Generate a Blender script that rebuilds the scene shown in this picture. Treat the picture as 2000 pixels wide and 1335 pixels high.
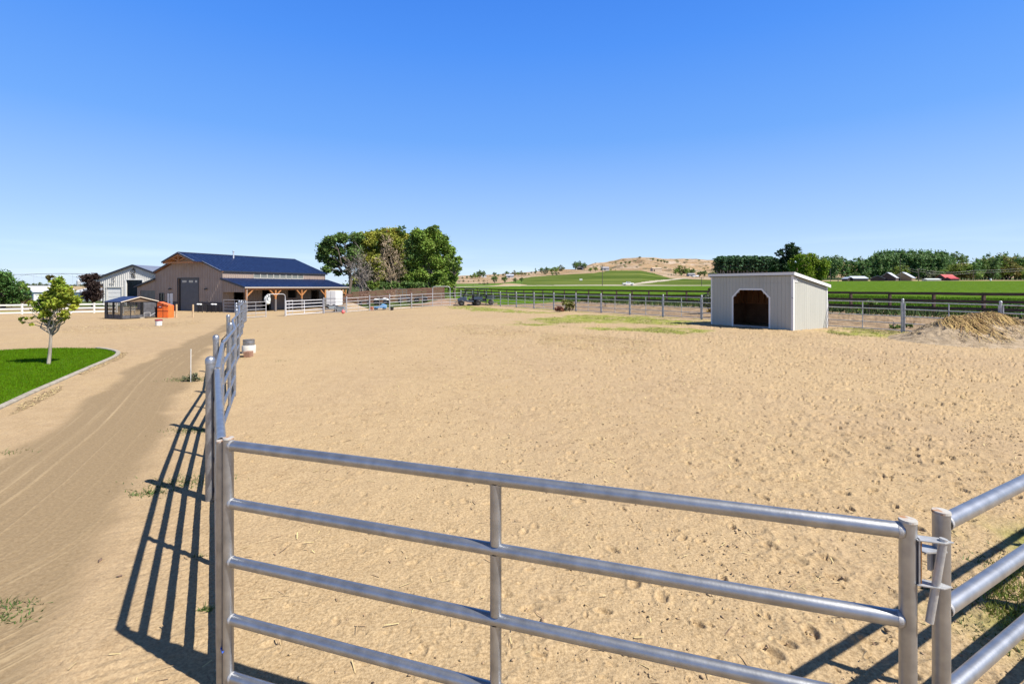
import bpy, math, random
import numpy as np
from mathutils import Vector, Matrix

for o in list(bpy.data.objects):
    bpy.data.objects.remove(o)
scene = bpy.context.scene
COL = scene.collection
RNG = np.random.default_rng(7)
random.seed(7)

# ---------------------------------------------------------------- camera
EYE, HZ = 2.43, 560.0          # eye height (m), horizon row in the 2000x1335 photograph
cam = bpy.data.cameras.new("camera")
cam.sensor_width = 36.0
cam.lens = 18.0
cam.shift_y = -(667.5 - HZ) / 2000.0
cam.clip_start = 0.05
cam.clip_end = 9000
cam_o = bpy.data.objects.new("camera", cam)
cam_o.location = (0, 0, EYE)
cam_o.rotation_euler = (math.radians(90), 0, 0)
COL.objects.link(cam_o)
scene.camera = cam_o

# ---------------------------------------------------------------- light
SUN_EL = math.radians(52)
SUN_AZ = math.atan2(0.722, -0.379)       # clockwise from +Y
world = bpy.data.worlds.new("World")
scene.world = world
world.use_nodes = True
wn, wl = world.node_tree.nodes, world.node_tree.links
wn.clear()
w_out = wn.new('ShaderNodeOutputWorld')
w_bg = wn.new('ShaderNodeBackground')
sky = wn.new('ShaderNodeTexSky')
sky.sky_type = 'NISHITA'
sky.sun_disc = False
sky.sun_elevation = SUN_EL
sky.sun_rotation = SUN_AZ
sky.altitude = 700
sky.air_density = 1.0
sky.dust_density = 0.6
sky.ozone_density = 3.5
w_bg.inputs['Strength'].default_value = 0.12
# a few thin cloud veils low over the horizon
tc = wn.new('ShaderNodeTexCoord')
mp = wn.new('ShaderNodeMapping'); mp.inputs['Scale'].default_value = (2.2, 2.2, 26)
nz = wn.new('ShaderNodeTexNoise'); nz.inputs['Scale'].default_value = 1.6; nz.inputs['Detail'].default_value = 5
cr = wn.new('ShaderNodeValToRGB'); cr.color_ramp.elements[0].position = .50; cr.color_ramp.elements[1].position = .78
sep = wn.new('ShaderNodeSeparateXYZ')
band = wn.new('ShaderNodeValToRGB')
band.color_ramp.elements[0].position = 0.0; band.color_ramp.elements[0].color = (.28, .28, .28, 1)
band.color_ramp.elements[1].position = .10; band.color_ramp.elements[1].color = (0, 0, 0, 1)
mul = wn.new('ShaderNodeMath'); mul.operation = 'MULTIPLY'
mixc = wn.new('ShaderNodeMixRGB'); mixc.inputs[2].default_value = (6.5, 7.2, 8.0, 1)
hs = wn.new('ShaderNodeHueSaturation'); hs.inputs['Saturation'].default_value = 1.25; hs.inputs['Hue'].default_value = .5
wl.new(tc.outputs['Generated'], mp.inputs[0]); wl.new(mp.outputs[0], nz.inputs[0]); wl.new(nz.outputs[0], cr.inputs[0])
wl.new(tc.outputs['Generated'], sep.inputs[0]); wl.new(sep.outputs[2], band.inputs[0])
wl.new(cr.outputs[0], mul.inputs[0]); wl.new(band.outputs[0], mul.inputs[1])
# deep polarised blue of this sky: the Nishita sky graded by height above the horizon
grad = wn.new('ShaderNodeValToRGB')
ge = grad.color_ramp.elements
ge[0].position = 0.0; ge[0].color = (.62, .77, .98, 1)
ge[1].position = 1.0; ge[1].color = (.034, .060, .14, 1)
for pz, cz in ((.045, (.54, .72, .98)), (.12, (.40, .60, .98)), (.27, (.17, .41, .97)), (.42, (.085, .305, .96)), (.50, (.062, .255, .90)), (.64, (.050, .105, .27))):
    e_ = ge.new(pz); e_.color = (*cz, 1)
wl.new(sep.outputs[2], grad.inputs[0])
gsc = wn.new('ShaderNodeVectorMath'); gsc.operation = 'SCALE'; gsc.inputs['Scale'].default_value = 4.7
wl.new(grad.outputs[0], gsc.inputs[0])
gmx = wn.new('ShaderNodeMixRGB'); gmx.inputs[0].default_value = .86
wl.new(sky.outputs[0], hs.inputs['Color']); wl.new(hs.outputs[0], gmx.inputs[1]); wl.new(gsc.outputs[0], gmx.inputs[2])
wl.new(mul.outputs[0], mixc.inputs[0]); wl.new(gmx.outputs[0], mixc.inputs[1])
wl.new(mixc.outputs[0], w_bg.inputs[0]); wl.new(w_bg.outputs[0], w_out.inputs[0])

sl = bpy.data.lights.new("sun", 'SUN')
sl.energy = 5.0
sl.angle = math.radians(.53)
sl.color = (1.0, .95, .87)
so = bpy.data.objects.new("sun", sl)
sdir = Vector((math.sin(SUN_AZ) * math.cos(SUN_EL), math.cos(SUN_AZ) * math.cos(SUN_EL), math.sin(SUN_EL)))
so.rotation_euler = (-sdir).to_track_quat('-Z', 'Y').to_euler()
so.location = (10, -10, 40)
COL.objects.link(so)

vs = scene.view_settings
vs.view_transform = 'Standard'
vs.look = 'None'
vs.gamma = 1.0
vs.use_curve_mapping = False
vs.exposure = 0.85
scene.cycles.use_denoising = True
scene.cycles.max_bounces = 6
scene.cycles.transparent_max_bounces = 6

# ---------------------------------------------------------------- terrain height
def sm(a, b, x):
    t = np.clip((np.asarray(x, float) - a) / (b - a), 0, 1)
    return t * t * (3 - 2 * t)

FAR = [  # azimuth (x/y), [(distance, height)...]
    (-3.0, [(0, -.5), (3000, -.5)]),
    (-1.1, [(60, -.5), (200, -.5), (400, 2.8), (520, 4.0), (900, 4.0), (3000, 0)]),
    (-.42, [(60, -.5), (200, -.4), (400, 2.8), (520, 4.0), (900, 4.0), (3000, 0)]),
    (-.22, [(60, .2), (75, .45), (300, 2.0), (600, 6.0), (1200, 6), (3000, 0)]),
    (-.10, [(60, .3), (75, .7), (215, 2.2), (300, 4.4), (450, 11), (600, 15.6), (900, 12), (3000, 0)]),
    (0.0, [(60, .55), (90, .75), (238, 2.7), (300, 5.0), (420, 10.2), (500, 12.5), (620, 18.5), (900, 15), (3000, 0)]),
    (.09, [(60, .65), (90, .85), (250, 2.9), (340, 7.2), (430, 12.3), (500, 15.5), (620, 24.0), (900, 20), (3000, 0)]),
    (.16, [(60, .7), (90, .9), (250, 2.95), (350, 8.5), (460, 15.3), (600, 22.5), (800, 40.0), (950, 44), (1300, 30), (3000, 0)]),
    (.25, [(60, .7), (90, .95), (250, 2.95), (350, 8.5), (450, 14.8), (600, 22.0), (900, 56.0), (1000, 58), (1500, 35), (3000, 0)]),
    (.30, [(60, .7), (90, .95), (250, 2.95), (350, 6.6), (450, 11.8), (600, 20.0), (900, 52.5), (1000, 54), (1500, 35), (3000, 0)]),
    (.36, [(60, .7), (90, .95), (250, 2.95), (350, 6.0), (450, 10.5), (600, 17.0), (900, 52.0), (1000, 53), (1500, 35), (3000, 0)]),
    (.42, [(60, .7), (90, .95), (250, 2.95), (350, 6.0), (450, 10.0), (600, 16.0), (900, 48.5), (1000, 49), (1500, 35), (3000, 0)]),
    (.52, [(60, .7), (90, .95), (250, 3.4), (350, 6.0), (450, 9.0), (600, 16.0), (900, 42.0), (1000, 43), (1500, 35), (3000, 0)]),
    (.62, [(60, .7), (90, .95), (220, 3.5), (285, 5.6), (400, 8.0), (600, 16.0), (900, 47.5), (1000, 50), (1500, 35), (3000, 0)]),
    (.88, [(60, .7), (90, .95), (220, 3.9), (285, 5.8), (400, 8.0), (600, 16.0), (900, 44.0), (1000, 46), (1500, 35), (3000, 0)]),
    (1.1, [(60, .7), (90, .95), (220, 3.9), (285, 5.9), (400, 8.0), (600, 14.0), (900, 33.0), (1000, 34), (1500, 20), (3000, 0)]),
    (3.0, [(60, .7), (285, 3.9), (900, 8), (3000, 0)]),
]
FA = np.array([f[0] for f in FAR])

def hfar(a, Y):
    cols = np.stack([np.interp(Y, [p[0] for p in f[1]], [p[1] for p in f[1]]) for f in FAR], 0)
    i = np.clip(np.searchsorted(FA, a) - 1, 0, len(FA) - 2)
    t = np.clip((a - FA[i]) / (FA[i + 1] - FA[i]), 0, 1)
    idx = np.arange(a.size)
    return cols[i, idx] * (1 - t) + cols[i + 1, idx] * t

def H(x, y):
    """height of the terrain, arrays or scalars"""
    x = np.atleast_1d(np.asarray(x, float)); y = np.atleast_1d(np.asarray(y, float))
    shp = np.broadcast(x, y).shape
    x = np.broadcast_to(x, shp).ravel(); y = np.broadcast_to(y, shp).ravel()
    n = .851 * x + .525 * y
    near = .2 * sm(8, 28, y) - .70 * sm(-5, -26, x) * sm(10, 48, y)
    near = near + .5 * sm(31, 40.5, n)
    Y = np.maximum(y, 1.0)
    a = np.clip(x / Y, -2.9, 2.9)
    f = hfar(a, Y)
    w = sm(52, 85, y)
    return (near * (1 - w) + f * w).reshape(shp)

def h1(x, y):
    return float(H(x, y)[0])

def G(px, py, lo=1.5):
    """the ground point that the photograph shows at pixel (px, py)"""
    a = (px - 1000) / 1000.0; s = (py - HZ) / 1000.0
    Ys = np.concatenate([np.arange(lo, 60, .05), np.geomspace(60, 1500, 1500)])
    d = (EYE - s * Ys) - H(a * Ys, Ys)
    k = np.argmax(d <= 0)
    if d[k] > 0:
        k = len(Ys) - 1
    Y = Ys[k]
    return Vector((a * Y, Y, h1(a * Y, Y)))

def W(px, py, Y):
    return Vector(((px - 1000) / 1000.0 * Y, Y, EYE + (HZ - py) / 1000.0 * Y))

# ---------------------------------------------------------------- numpy noise
def _hash(ix, iy, s):
    h = (ix.astype(np.int64) * 374761393 + iy.astype(np.int64) * 668265263 + s * 974634541) & 0xFFFFFFFF
    h = ((h ^ (h >> 13)) * 1274126177) & 0xFFFFFFFF
    h = (h ^ (h >> 16)) & 0xFFFFFFFF
    return h / 4294967295.0

def vnoise(x, y, s=0):
    ix = np.floor(x); iy = np.floor(y); fx = x - ix; fy = y - iy
    u = fx * fx * (3 - 2 * fx); v = fy * fy * (3 - 2 * fy)
    a = _hash(ix, iy, s); b = _hash(ix + 1, iy, s); c = _hash(ix, iy + 1, s); d = _hash(ix + 1, iy + 1, s)
    return (a * (1 - u) + b * u) * (1 - v) + (c * (1 - u) + d * u) * v - .5

def fbm(x, y, s=0, o=4):
    r = 0; a = 1.0
    for k in range(o):
        r = r + a * vnoise(x, y, s + k); x = x * 2.03 + 1.7; y = y * 2.03 - .9; a *= .5
    return r

def pits(x, y, cell, r0, r1, p, s, aniso=1.0):
    """sum of smooth bumps, one random bump per grid cell (prob p): 1 at the centre; also a rim value"""
    out = np.zeros_like(x); rim = np.zeros_like(x)
    cx = np.floor(x / cell); cy = np.floor(y / cell)
    for dx in (-1, 0, 1):
        for dy in (-1, 0, 1):
            gx = cx + dx; gy = cy + dy
            on = _hash(gx, gy, s) < p
            px = (gx + _hash(gx, gy, s + 1)) * cell; py = (gy + _hash(gx, gy, s + 2)) * cell
            r = r0 + (r1 - r0) * _hash(gx, gy, s + 3)
            th = _hash(gx, gy, s + 4) * 3.1416
            ex = (x - px) * np.cos(th) + (y - py) * np.sin(th); ey = -(x - px) * np.sin(th) + (y - py) * np.cos(th)
            d = np.sqrt(ex ** 2 + (ey * aniso) ** 2) / r
            out = np.maximum(out, np.where(on, np.clip(1 - d * d, 0, 1) ** 1.5, 0))
            rim = np.maximum(rim, np.where(on, np.exp(-((d - 1.25) / .3) ** 2), 0))
    return out, rim

def poly_sd(x, y, P):
    """signed distance to polygon, positive inside"""
    P = np.asarray(P, float); n = len(P)
    ins = np.zeros(x.shape, bool); dm = np.full(x.shape, 1e9)
    for i in range(n):
        ax, ay = P[i]; bx, by = P[(i + 1) % n]
        ex, ey = bx - ax, by - ay
        t = np.clip(((x - ax) * ex + (y - ay) * ey) / (ex * ex + ey * ey + 1e-12), 0, 1)
        dm = np.minimum(dm, np.hypot(x - ax - t * ex, y - ay - t * ey))
        c = ((ay > y) != (by > y)) & (x < (bx - ax) * (y - ay) / (by - ay + 1e-12) + ax)
        ins ^= c
    return np.where(ins, dm, -dm)

def line_d(x, y, P):
    dm = np.full(x.shape, 1e9)
    for i in range(len(P) - 1):
        ax, ay = P[i][:2]; bx, by = P[i + 1][:2]
        ex, ey = bx - ax, by - ay
        t = np.clip(((x - ax) * ex + (y - ay) * ey) / (ex * ex + ey * ey + 1e-12), 0, 1)
        dm = np.minimum(dm, np.hypot(x - ax - t * ex, y - ay - t * ey))
    return dm

# ---------------------------------------------------------------- materials
MATS = {}
def mat(name, c, rough=.7, metal=0.0, c2=None, scale=6.0, detail=4, bump=0.0, bscale=None, spec=.5,
        transl=0.0, island=0.0, coord='Object', lo=.35, hi=.65, stretch=(1, 1, 1)):
    if name in MATS:
        return MATS[name]
    m = bpy.data.materials.new(name); m.use_nodes = True
    n, l = m.node_tree.nodes, m.node_tree.links
    b = n['Principled BSDF']; out = n['Material Output']
    b.inputs['Roughness'].default_value = rough
    b.inputs['Metallic'].default_value = metal
    b.inputs['Specular IOR Level'].default_value = spec
    b.inputs['Base Color'].default_value = (*c, 1)
    t = n.new('ShaderNodeTexCoord'); mpn = n.new('ShaderNodeMapping'); mpn.inputs['Scale'].default_value = stretch
    l.new(t.outputs[coord], mpn.inputs[0])
    col = None
    if c2 is not None:
        nz = n.new('ShaderNodeTexNoise'); nz.inputs['Scale'].default_value = scale; nz.inputs['Detail'].default_value = detail
        l.new(mpn.outputs[0], nz.inputs[0])
        r = n.new('ShaderNodeValToRGB')
        r.color_ramp.elements[0].position = lo; r.color_ramp.elements[0].color = (*c, 1)
        r.color_ramp.elements[1].position = hi; r.color_ramp.elements[1].color = (*c2, 1)
        l.new(nz.outputs[0], r.inputs[0]); col = r.outputs[0]
    if island:
        g = n.new('ShaderNodeNewGeometry'); hsv = n.new('ShaderNodeHueSaturation')
        mr = n.new('ShaderNodeMapRange'); mr.inputs['To Min'].default_value = 1 - island; mr.inputs['To Max'].default_value = 1 + island
        l.new(g.outputs['Random Per Island'], mr.inputs[0]); l.new(mr.outputs[0], hsv.inputs['Value'])
        mh = n.new('ShaderNodeMapRange'); mh.inputs['To Min'].default_value = .5 - island * .05; mh.inputs['To Max'].default_value = .5 + island * .05
        l.new(g.outputs['Random Per Island'], mh.inputs[0]); l.new(mh.outputs[0], hsv.inputs['Hue'])
        if col is None:
            hsv.inputs['Color'].default_value = (*c, 1)
        else:
            l.new(col, hsv.inputs['Color'])
        col = hsv.outputs[0]
    if col is not None:
        l.new(col, b.inputs['Base Color'])
    if bump:
        nb = n.new('ShaderNodeTexNoise'); nb.inputs['Scale'].default_value = bscale or scale * 3; nb.inputs['Detail'].default_value = 5
        l.new(mpn.outputs[0], nb.inputs[0])
        bp = n.new('ShaderNodeBump'); bp.inputs['Strength'].default_value = 1.0; bp.inputs['Distance'].default_value = bump
        l.new(nb.outputs[0], bp.inputs['Height']); l.new(bp.outputs[0], b.inputs['Normal'])
    if transl:
        tr = n.new('ShaderNodeBsdfTranslucent'); mx = n.new('ShaderNodeMixShader'); mx.inputs[0].default_value = transl
        if col is not None:
            l.new(col, tr.inputs[0])
        else:
            tr.inputs[0].default_value = (*c, 1)
        l.new(b.outputs[0], mx.inputs[1]); l.new(tr.outputs[0], mx.inputs[2]); l.new(mx.outputs[0], out.inputs[0])
    MATS[name] = m
    return m

GALV = mat('galvanized_steel', (.27, .28, .30), rough=.42, metal=.85, c2=(.39, .40, .42), scale=14, detail=7, bump=.0005, bscale=60, lo=.3, hi=.7, stretch=(1, 1, 1))
GALVF = mat('weathered_galvanized', (.36, .36, .37), rough=.5, metal=.35, c2=(.50, .50, .51), scale=6)
GALVW = mat('zinc_weld', (.34, .34, .34), rough=.55, metal=.5, c2=(.47, .46, .45), scale=40, bump=.002, bscale=90)
RUST = mat('rusty_cap', (.42, .40, .36), rough=.7, metal=.2, c2=(.33, .16, .06), scale=24, lo=.5, hi=.66)
WHITE = mat('white_paint', (.66, .65, .63), rough=.5, c2=(.70, .69, .66), scale=3)
VINYL = mat('white_vinyl', (.66, .64, .58), rough=.4, c2=(.74, .72, .66), scale=2)
PLANKB = mat('dark_brown_plank', (.055, .030, .018), rough=.75, c2=(.10, .055, .034), scale=3, bump=.004, bscale=20, stretch=(1, 1, 6))
PLANKR = mat('red_brown_plank', (.12, .055, .032), rough=.8, c2=(.21, .11, .07), scale=1.4, bump=.004, bscale=20, stretch=(1, 1, 8))
CEDAR = mat('orange_cedar', (.30, .12, .035), rough=.6, c2=(.42, .19, .065), scale=6, stretch=(1, 1, .3))
TAN = mat('tan_siding', (0.2635, 0.1997, 0.1615), rough=.5, c2=(0.306, 0.238, 0.1955), scale=.8)
BLUEROOF = mat('dark_blue_roof', (.005, .013, .048), rough=.5, c2=(.012, .025, .075), scale=2.8, detail=8, spec=.25)
BLUETRIM = mat('charcoal_trim', (.022, .024, .034), rough=.5)
DARK = mat('dark_interior', (.02, .018, .018), rough=.9)  # near-black colour standing in for the shade inside openings
DOORG = mat('grey_door', (.055, .058, .075), rough=.5, c2=(.07, .073, .09), scale=2)
WAINS = mat('charcoal_wainscot', (.045, .035, .035), rough=.7, c2=(.06, .05, .05), scale=4)
LGSIDE = mat('pale_siding', (.60, .585, .54), rough=.6, c2=(.54, .53, .49), scale=.8)
GLASS = mat('window_glass', (.05, .06, .07), rough=.12, spec=.8)
BLACK = mat('black_plastic', (.018, .018, .02), rough=.5)
GREYM = mat('grey_metal_roof', (.45, .47, .50), rough=.4, metal=.3, c2=(.55, .57, .60), scale=.5)
WOODPOST = mat('weathered_post', (.36, .25, .14), rough=.85, c2=(.48, .36, .22), scale=8, stretch=(1, 1, .2))
ORANGE = mat('orange_paint', (.78, .16, .03), rough=.45, c2=(.70, .13, .025), scale=4)
CONC = mat('curb_concrete', (0.2275, 0.1951, 0.1517), rough=.9, c2=(0.3251, 0.2927, 0.2384), scale=8, bump=.004, bscale=60)
BARK = mat('tree_bark', (.085, .065, .05), rough=.95, c2=(.15, .12, .095), scale=6, bump=.01, bscale=30, stretch=(1, 1, .3))
PALEBARK = mat('pale_young_bark', (0.24, 0.2, 0.16), rough=.9, c2=(0.368, 0.328, 0.272), scale=14, bump=.006, bscale=40, stretch=(1, 1, .25))
STRAW = mat('straw', (.45, .30, .12), rough=.9, island=.35)
SHEDF = mat('shed_siding', (0.4085, 0.4037, 0.3562), rough=.8, c2=(0.3657, 0.361, 0.3182), scale=1.5, bump=.002, bscale=30, stretch=(1, 1, .1))
SHEDROOF = mat('black_shingle', (.018, .018, .02), rough=.85, c2=(.03, .03, .033), scale=10, bump=.004, bscale=30)
INWOOD = mat('bare_interior_wood', (.30, .13, .055), rough=.8, c2=(.40, .19, .09), scale=3, stretch=(1, 1, .3))
INWOODD = mat('interior_kickboard', (.16, .08, .04), rough=.85, c2=(.21, .11, .06), scale=3)

# ---------------------------------------------------------------- mesh builder
SPLITN = {'corner_trim', 'weld', 'trim', 'door_trim', 'side_walls', 'gutter', 'handles', 'bumper', 'soffit', 'hinge_clip', 'gable_board'}
class MB:
    def __init__(s):
        s.v = []; s.f = []; s.m = []; s.mats = []; s.mi = 0; s.M = None; s.g = []
    def use(s, m):
        if m not in s.mats:
            s.mats.append(m)
        s.mi = s.mats.index(m); return s
    def add(s, vs, fs):
        o = len(s.v); s.g.append((o, len(s.f)))
        if s.M is not None:
            vs = [s.M @ Vector(v) for v in vs]
        s.v += [tuple(v) for v in vs]
        for f in fs:
            s.f.append(tuple(o + i for i in f)); s.m.append(s.mi)
        return s
    def box(s, x0, x1, y0, y1, z0, z1):
        return s.add([(x0, y0, z0), (x1, y0, z0), (x1, y1, z0), (x0, y1, z0), (x0, y0, z1), (x1, y0, z1), (x1, y1, z1), (x0, y1, z1)],
                     [(0, 3, 2, 1), (4, 5, 6, 7), (0, 1, 5, 4), (1, 2, 6, 5), (2, 3, 7, 6), (3, 0, 4, 7)])
    def beam(s, p, q, w, h, up=(0, 0, 1)):
        p = Vector(p); q = Vector(q); d = (q - p).normalized(); u = Vector(up)
        sd = d.cross(u)
        if sd.length < 1e-4:
            sd = d.cross(Vector((0, 1, 0)))
        sd.normalize(); u = sd.cross(d).normalized()
        a = sd * (w / 2); b = u * (h / 2)
        vs = [p - a - b, p + a - b, p + a + b, p - a + b, q - a - b, q + a - b, q + a + b, q - a + b]
        return s.add(vs, [(0, 1, 2, 3), (7, 6, 5, 4), (0, 4, 5, 1), (1, 5, 6, 2), (2, 6, 7, 3), (3, 7, 4, 0)])
    def tube(s, pts, r, n=10, caps=True):
        pts = [Vector(p) for p in pts]
        rs = r if isinstance(r, (list, tuple)) else [r] * len(pts)
        vs = []; fs = []
        u = None
        for i, p in enumerate(pts):
            d = (pts[min(i + 1, len(pts) - 1)] - pts[max(i - 1, 0)]).normalized()
            if u is None:
                u = d.cross(Vector((0, 0, 1)))
                if u.length < 1e-3:
                    u = d.cross(Vector((0, 1, 0)))
            u = (u - d * u.dot(d)).normalized(); v = d.cross(u)
            for k in range(n):
                t = 2 * math.pi * k / n
                vs.append(p + (u * math.cos(t) + v * math.sin(t)) * rs[i])
        for i in range(len(pts) - 1):
            for k in range(n):
                a = i * n + k; b = i * n + (k + 1) % n
                fs.append((a, b, b + n, a + n))
        if caps:
            fs.append(tuple(range(n))[::-1]); fs.append(tuple(len(vs) - n + k for k in range(n)))
        return s.add(vs, fs)
    def prism(s, poly, d):
        """poly: list of 3D points, extruded by vector d"""
        n = len(poly); d = Vector(d)
        vs = [Vector(p) for p in poly] + [Vector(p) + d for p in poly]
        fs = [tuple(range(n))[::-1], tuple(range(n, 2 * n))] + [(i, (i + 1) % n, n + (i + 1) % n, n + i) for i in range(n)]
        return s.add(vs, fs)
    def lathe(s, prof, n=24, c=(0, 0, 0)):
        vs = []; fs = []
        for r, z in prof:
            for k in range(n):
                t = 2 * math.pi * k / n
                vs.append((c[0] + r * math.cos(t), c[1] + r * math.sin(t), c[2] + z))
        for i in range(len(prof) - 1):
            for k in range(n):
                a = i * n + k; b = i * n + (k + 1) % n
                fs.append((a, b, b + n, a + n))
        fs.append(tuple(range(n))[::-1]); fs.append(tuple(len(vs) - n + k for k in range(n)))
        return s.add(vs, fs)
    def build(s, name, parent=None, m=None, smooth=False, bevel=0):
        if name in SPLITN and parent and len(s.g) > 1:      # each loose piece is a part of its own
            for i, (v0, f0) in enumerate(s.g):
                v1, f1 = s.g[i + 1] if i + 1 < len(s.g) else (len(s.v), len(s.f))
                q = MB(); q.v = s.v[v0:v1]; q.f = [tuple(k - v0 for k in f) for f in s.f[f0:f1]]; q.m = s.m[f0:f1]; q.mats = s.mats
                o = q.build(name, parent, m, smooth, bevel)
            return o
        me = bpy.data.meshes.new(name)
        me.from_pydata(s.v, [], s.f)
        for k in (s.mats or [m]):
            me.materials.append(k)
        if s.mats:
            me.polygons.foreach_set('material_index', s.m)
        if smooth:
            me.polygons.foreach_set('use_smooth', [True] * len(s.f))
            try:
                me.set_sharp_from_angle(angle=math.radians(40))
            except Exception:
                pass
        me.validate(); me.update()
        o = bpy.data.objects.new(name, me); COL.objects.link(o)
        if parent:
            o.parent = parent
        if bevel:
            b = o.modifiers.new('bevel', 'BEVEL'); b.width = bevel; b.segments = 2; b.limit_method = 'ANGLE'
        return o

def np_mesh(name, V, F, m, parent=None, mi=None, smooth=False):
    """V (n,3), F (k,4) or (k,3) arrays"""
    me = bpy.data.meshes.new(name)
    nv, nf, k = len(V), len(F), F.shape[1]
    me.vertices.add(nv); me.vertices.foreach_set('co', np.ascontiguousarray(V, np.float32).ravel())
    me.loops.add(nf * k); me.loops.foreach_set('vertex_index', np.ascontiguousarray(F, np.int32).ravel())
    me.polygons.add(nf); me.polygons.foreach_set('loop_start', np.arange(0, nf * k, k, dtype=np.int32))
    me.polygons.foreach_set('loop_total', np.full(nf, k, np.int32))
    for q in (m if isinstance(m, list) else [m]):
        me.materials.append(q)
    if mi is not None:
        me.polygons.foreach_set('material_index', np.ascontiguousarray(mi, np.int32))
    if smooth:
        me.polygons.foreach_set('use_smooth', np.ones(nf, bool))
    me.update(calc_edges=True)
    o = bpy.data.objects.new(name, me); COL.objects.link(o)
    if parent:
        o.parent = parent
    return o

def tag(o, label=None, cat=None, group=None, kind=None):
    if label: o['label'] = label
    if cat: o['category'] = cat
    if group: o['group'] = group
    if kind: o['kind'] = kind
    return o

def thing(name, label, cat, loc=(0, 0, 0), rz=0, group=None):
    o = bpy.data.objects.new(name, None); COL.objects.link(o)
    o.location = loc; o.rotation_euler = (0, 0, rz); o.empty_display_size = .2
    return tag(o, label, cat, group)

CH = {}
def copy_tree(o, parent=None):
    c = o.copy(); COL.objects.link(c); c.parent = parent
    kids = CH.setdefault(o.name, list(o.children))
    for k in kids:
        copy_tree(k, c)
    return c

ORD = ['first', 'second', 'third', 'fourth', 'fifth', 'sixth', 'seventh', 'eighth', 'ninth', 'tenth', 'eleventh', 'twelfth',
       'thirteenth', 'fourteenth', 'fifteenth', 'sixteenth', 'seventeenth', 'eighteenth', 'nineteenth', 'twentieth']

# ================================================================ GROUND
def nodes_of(m):
    m.use_nodes = True
    return m.node_tree.nodes, m.node_tree.links

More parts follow.
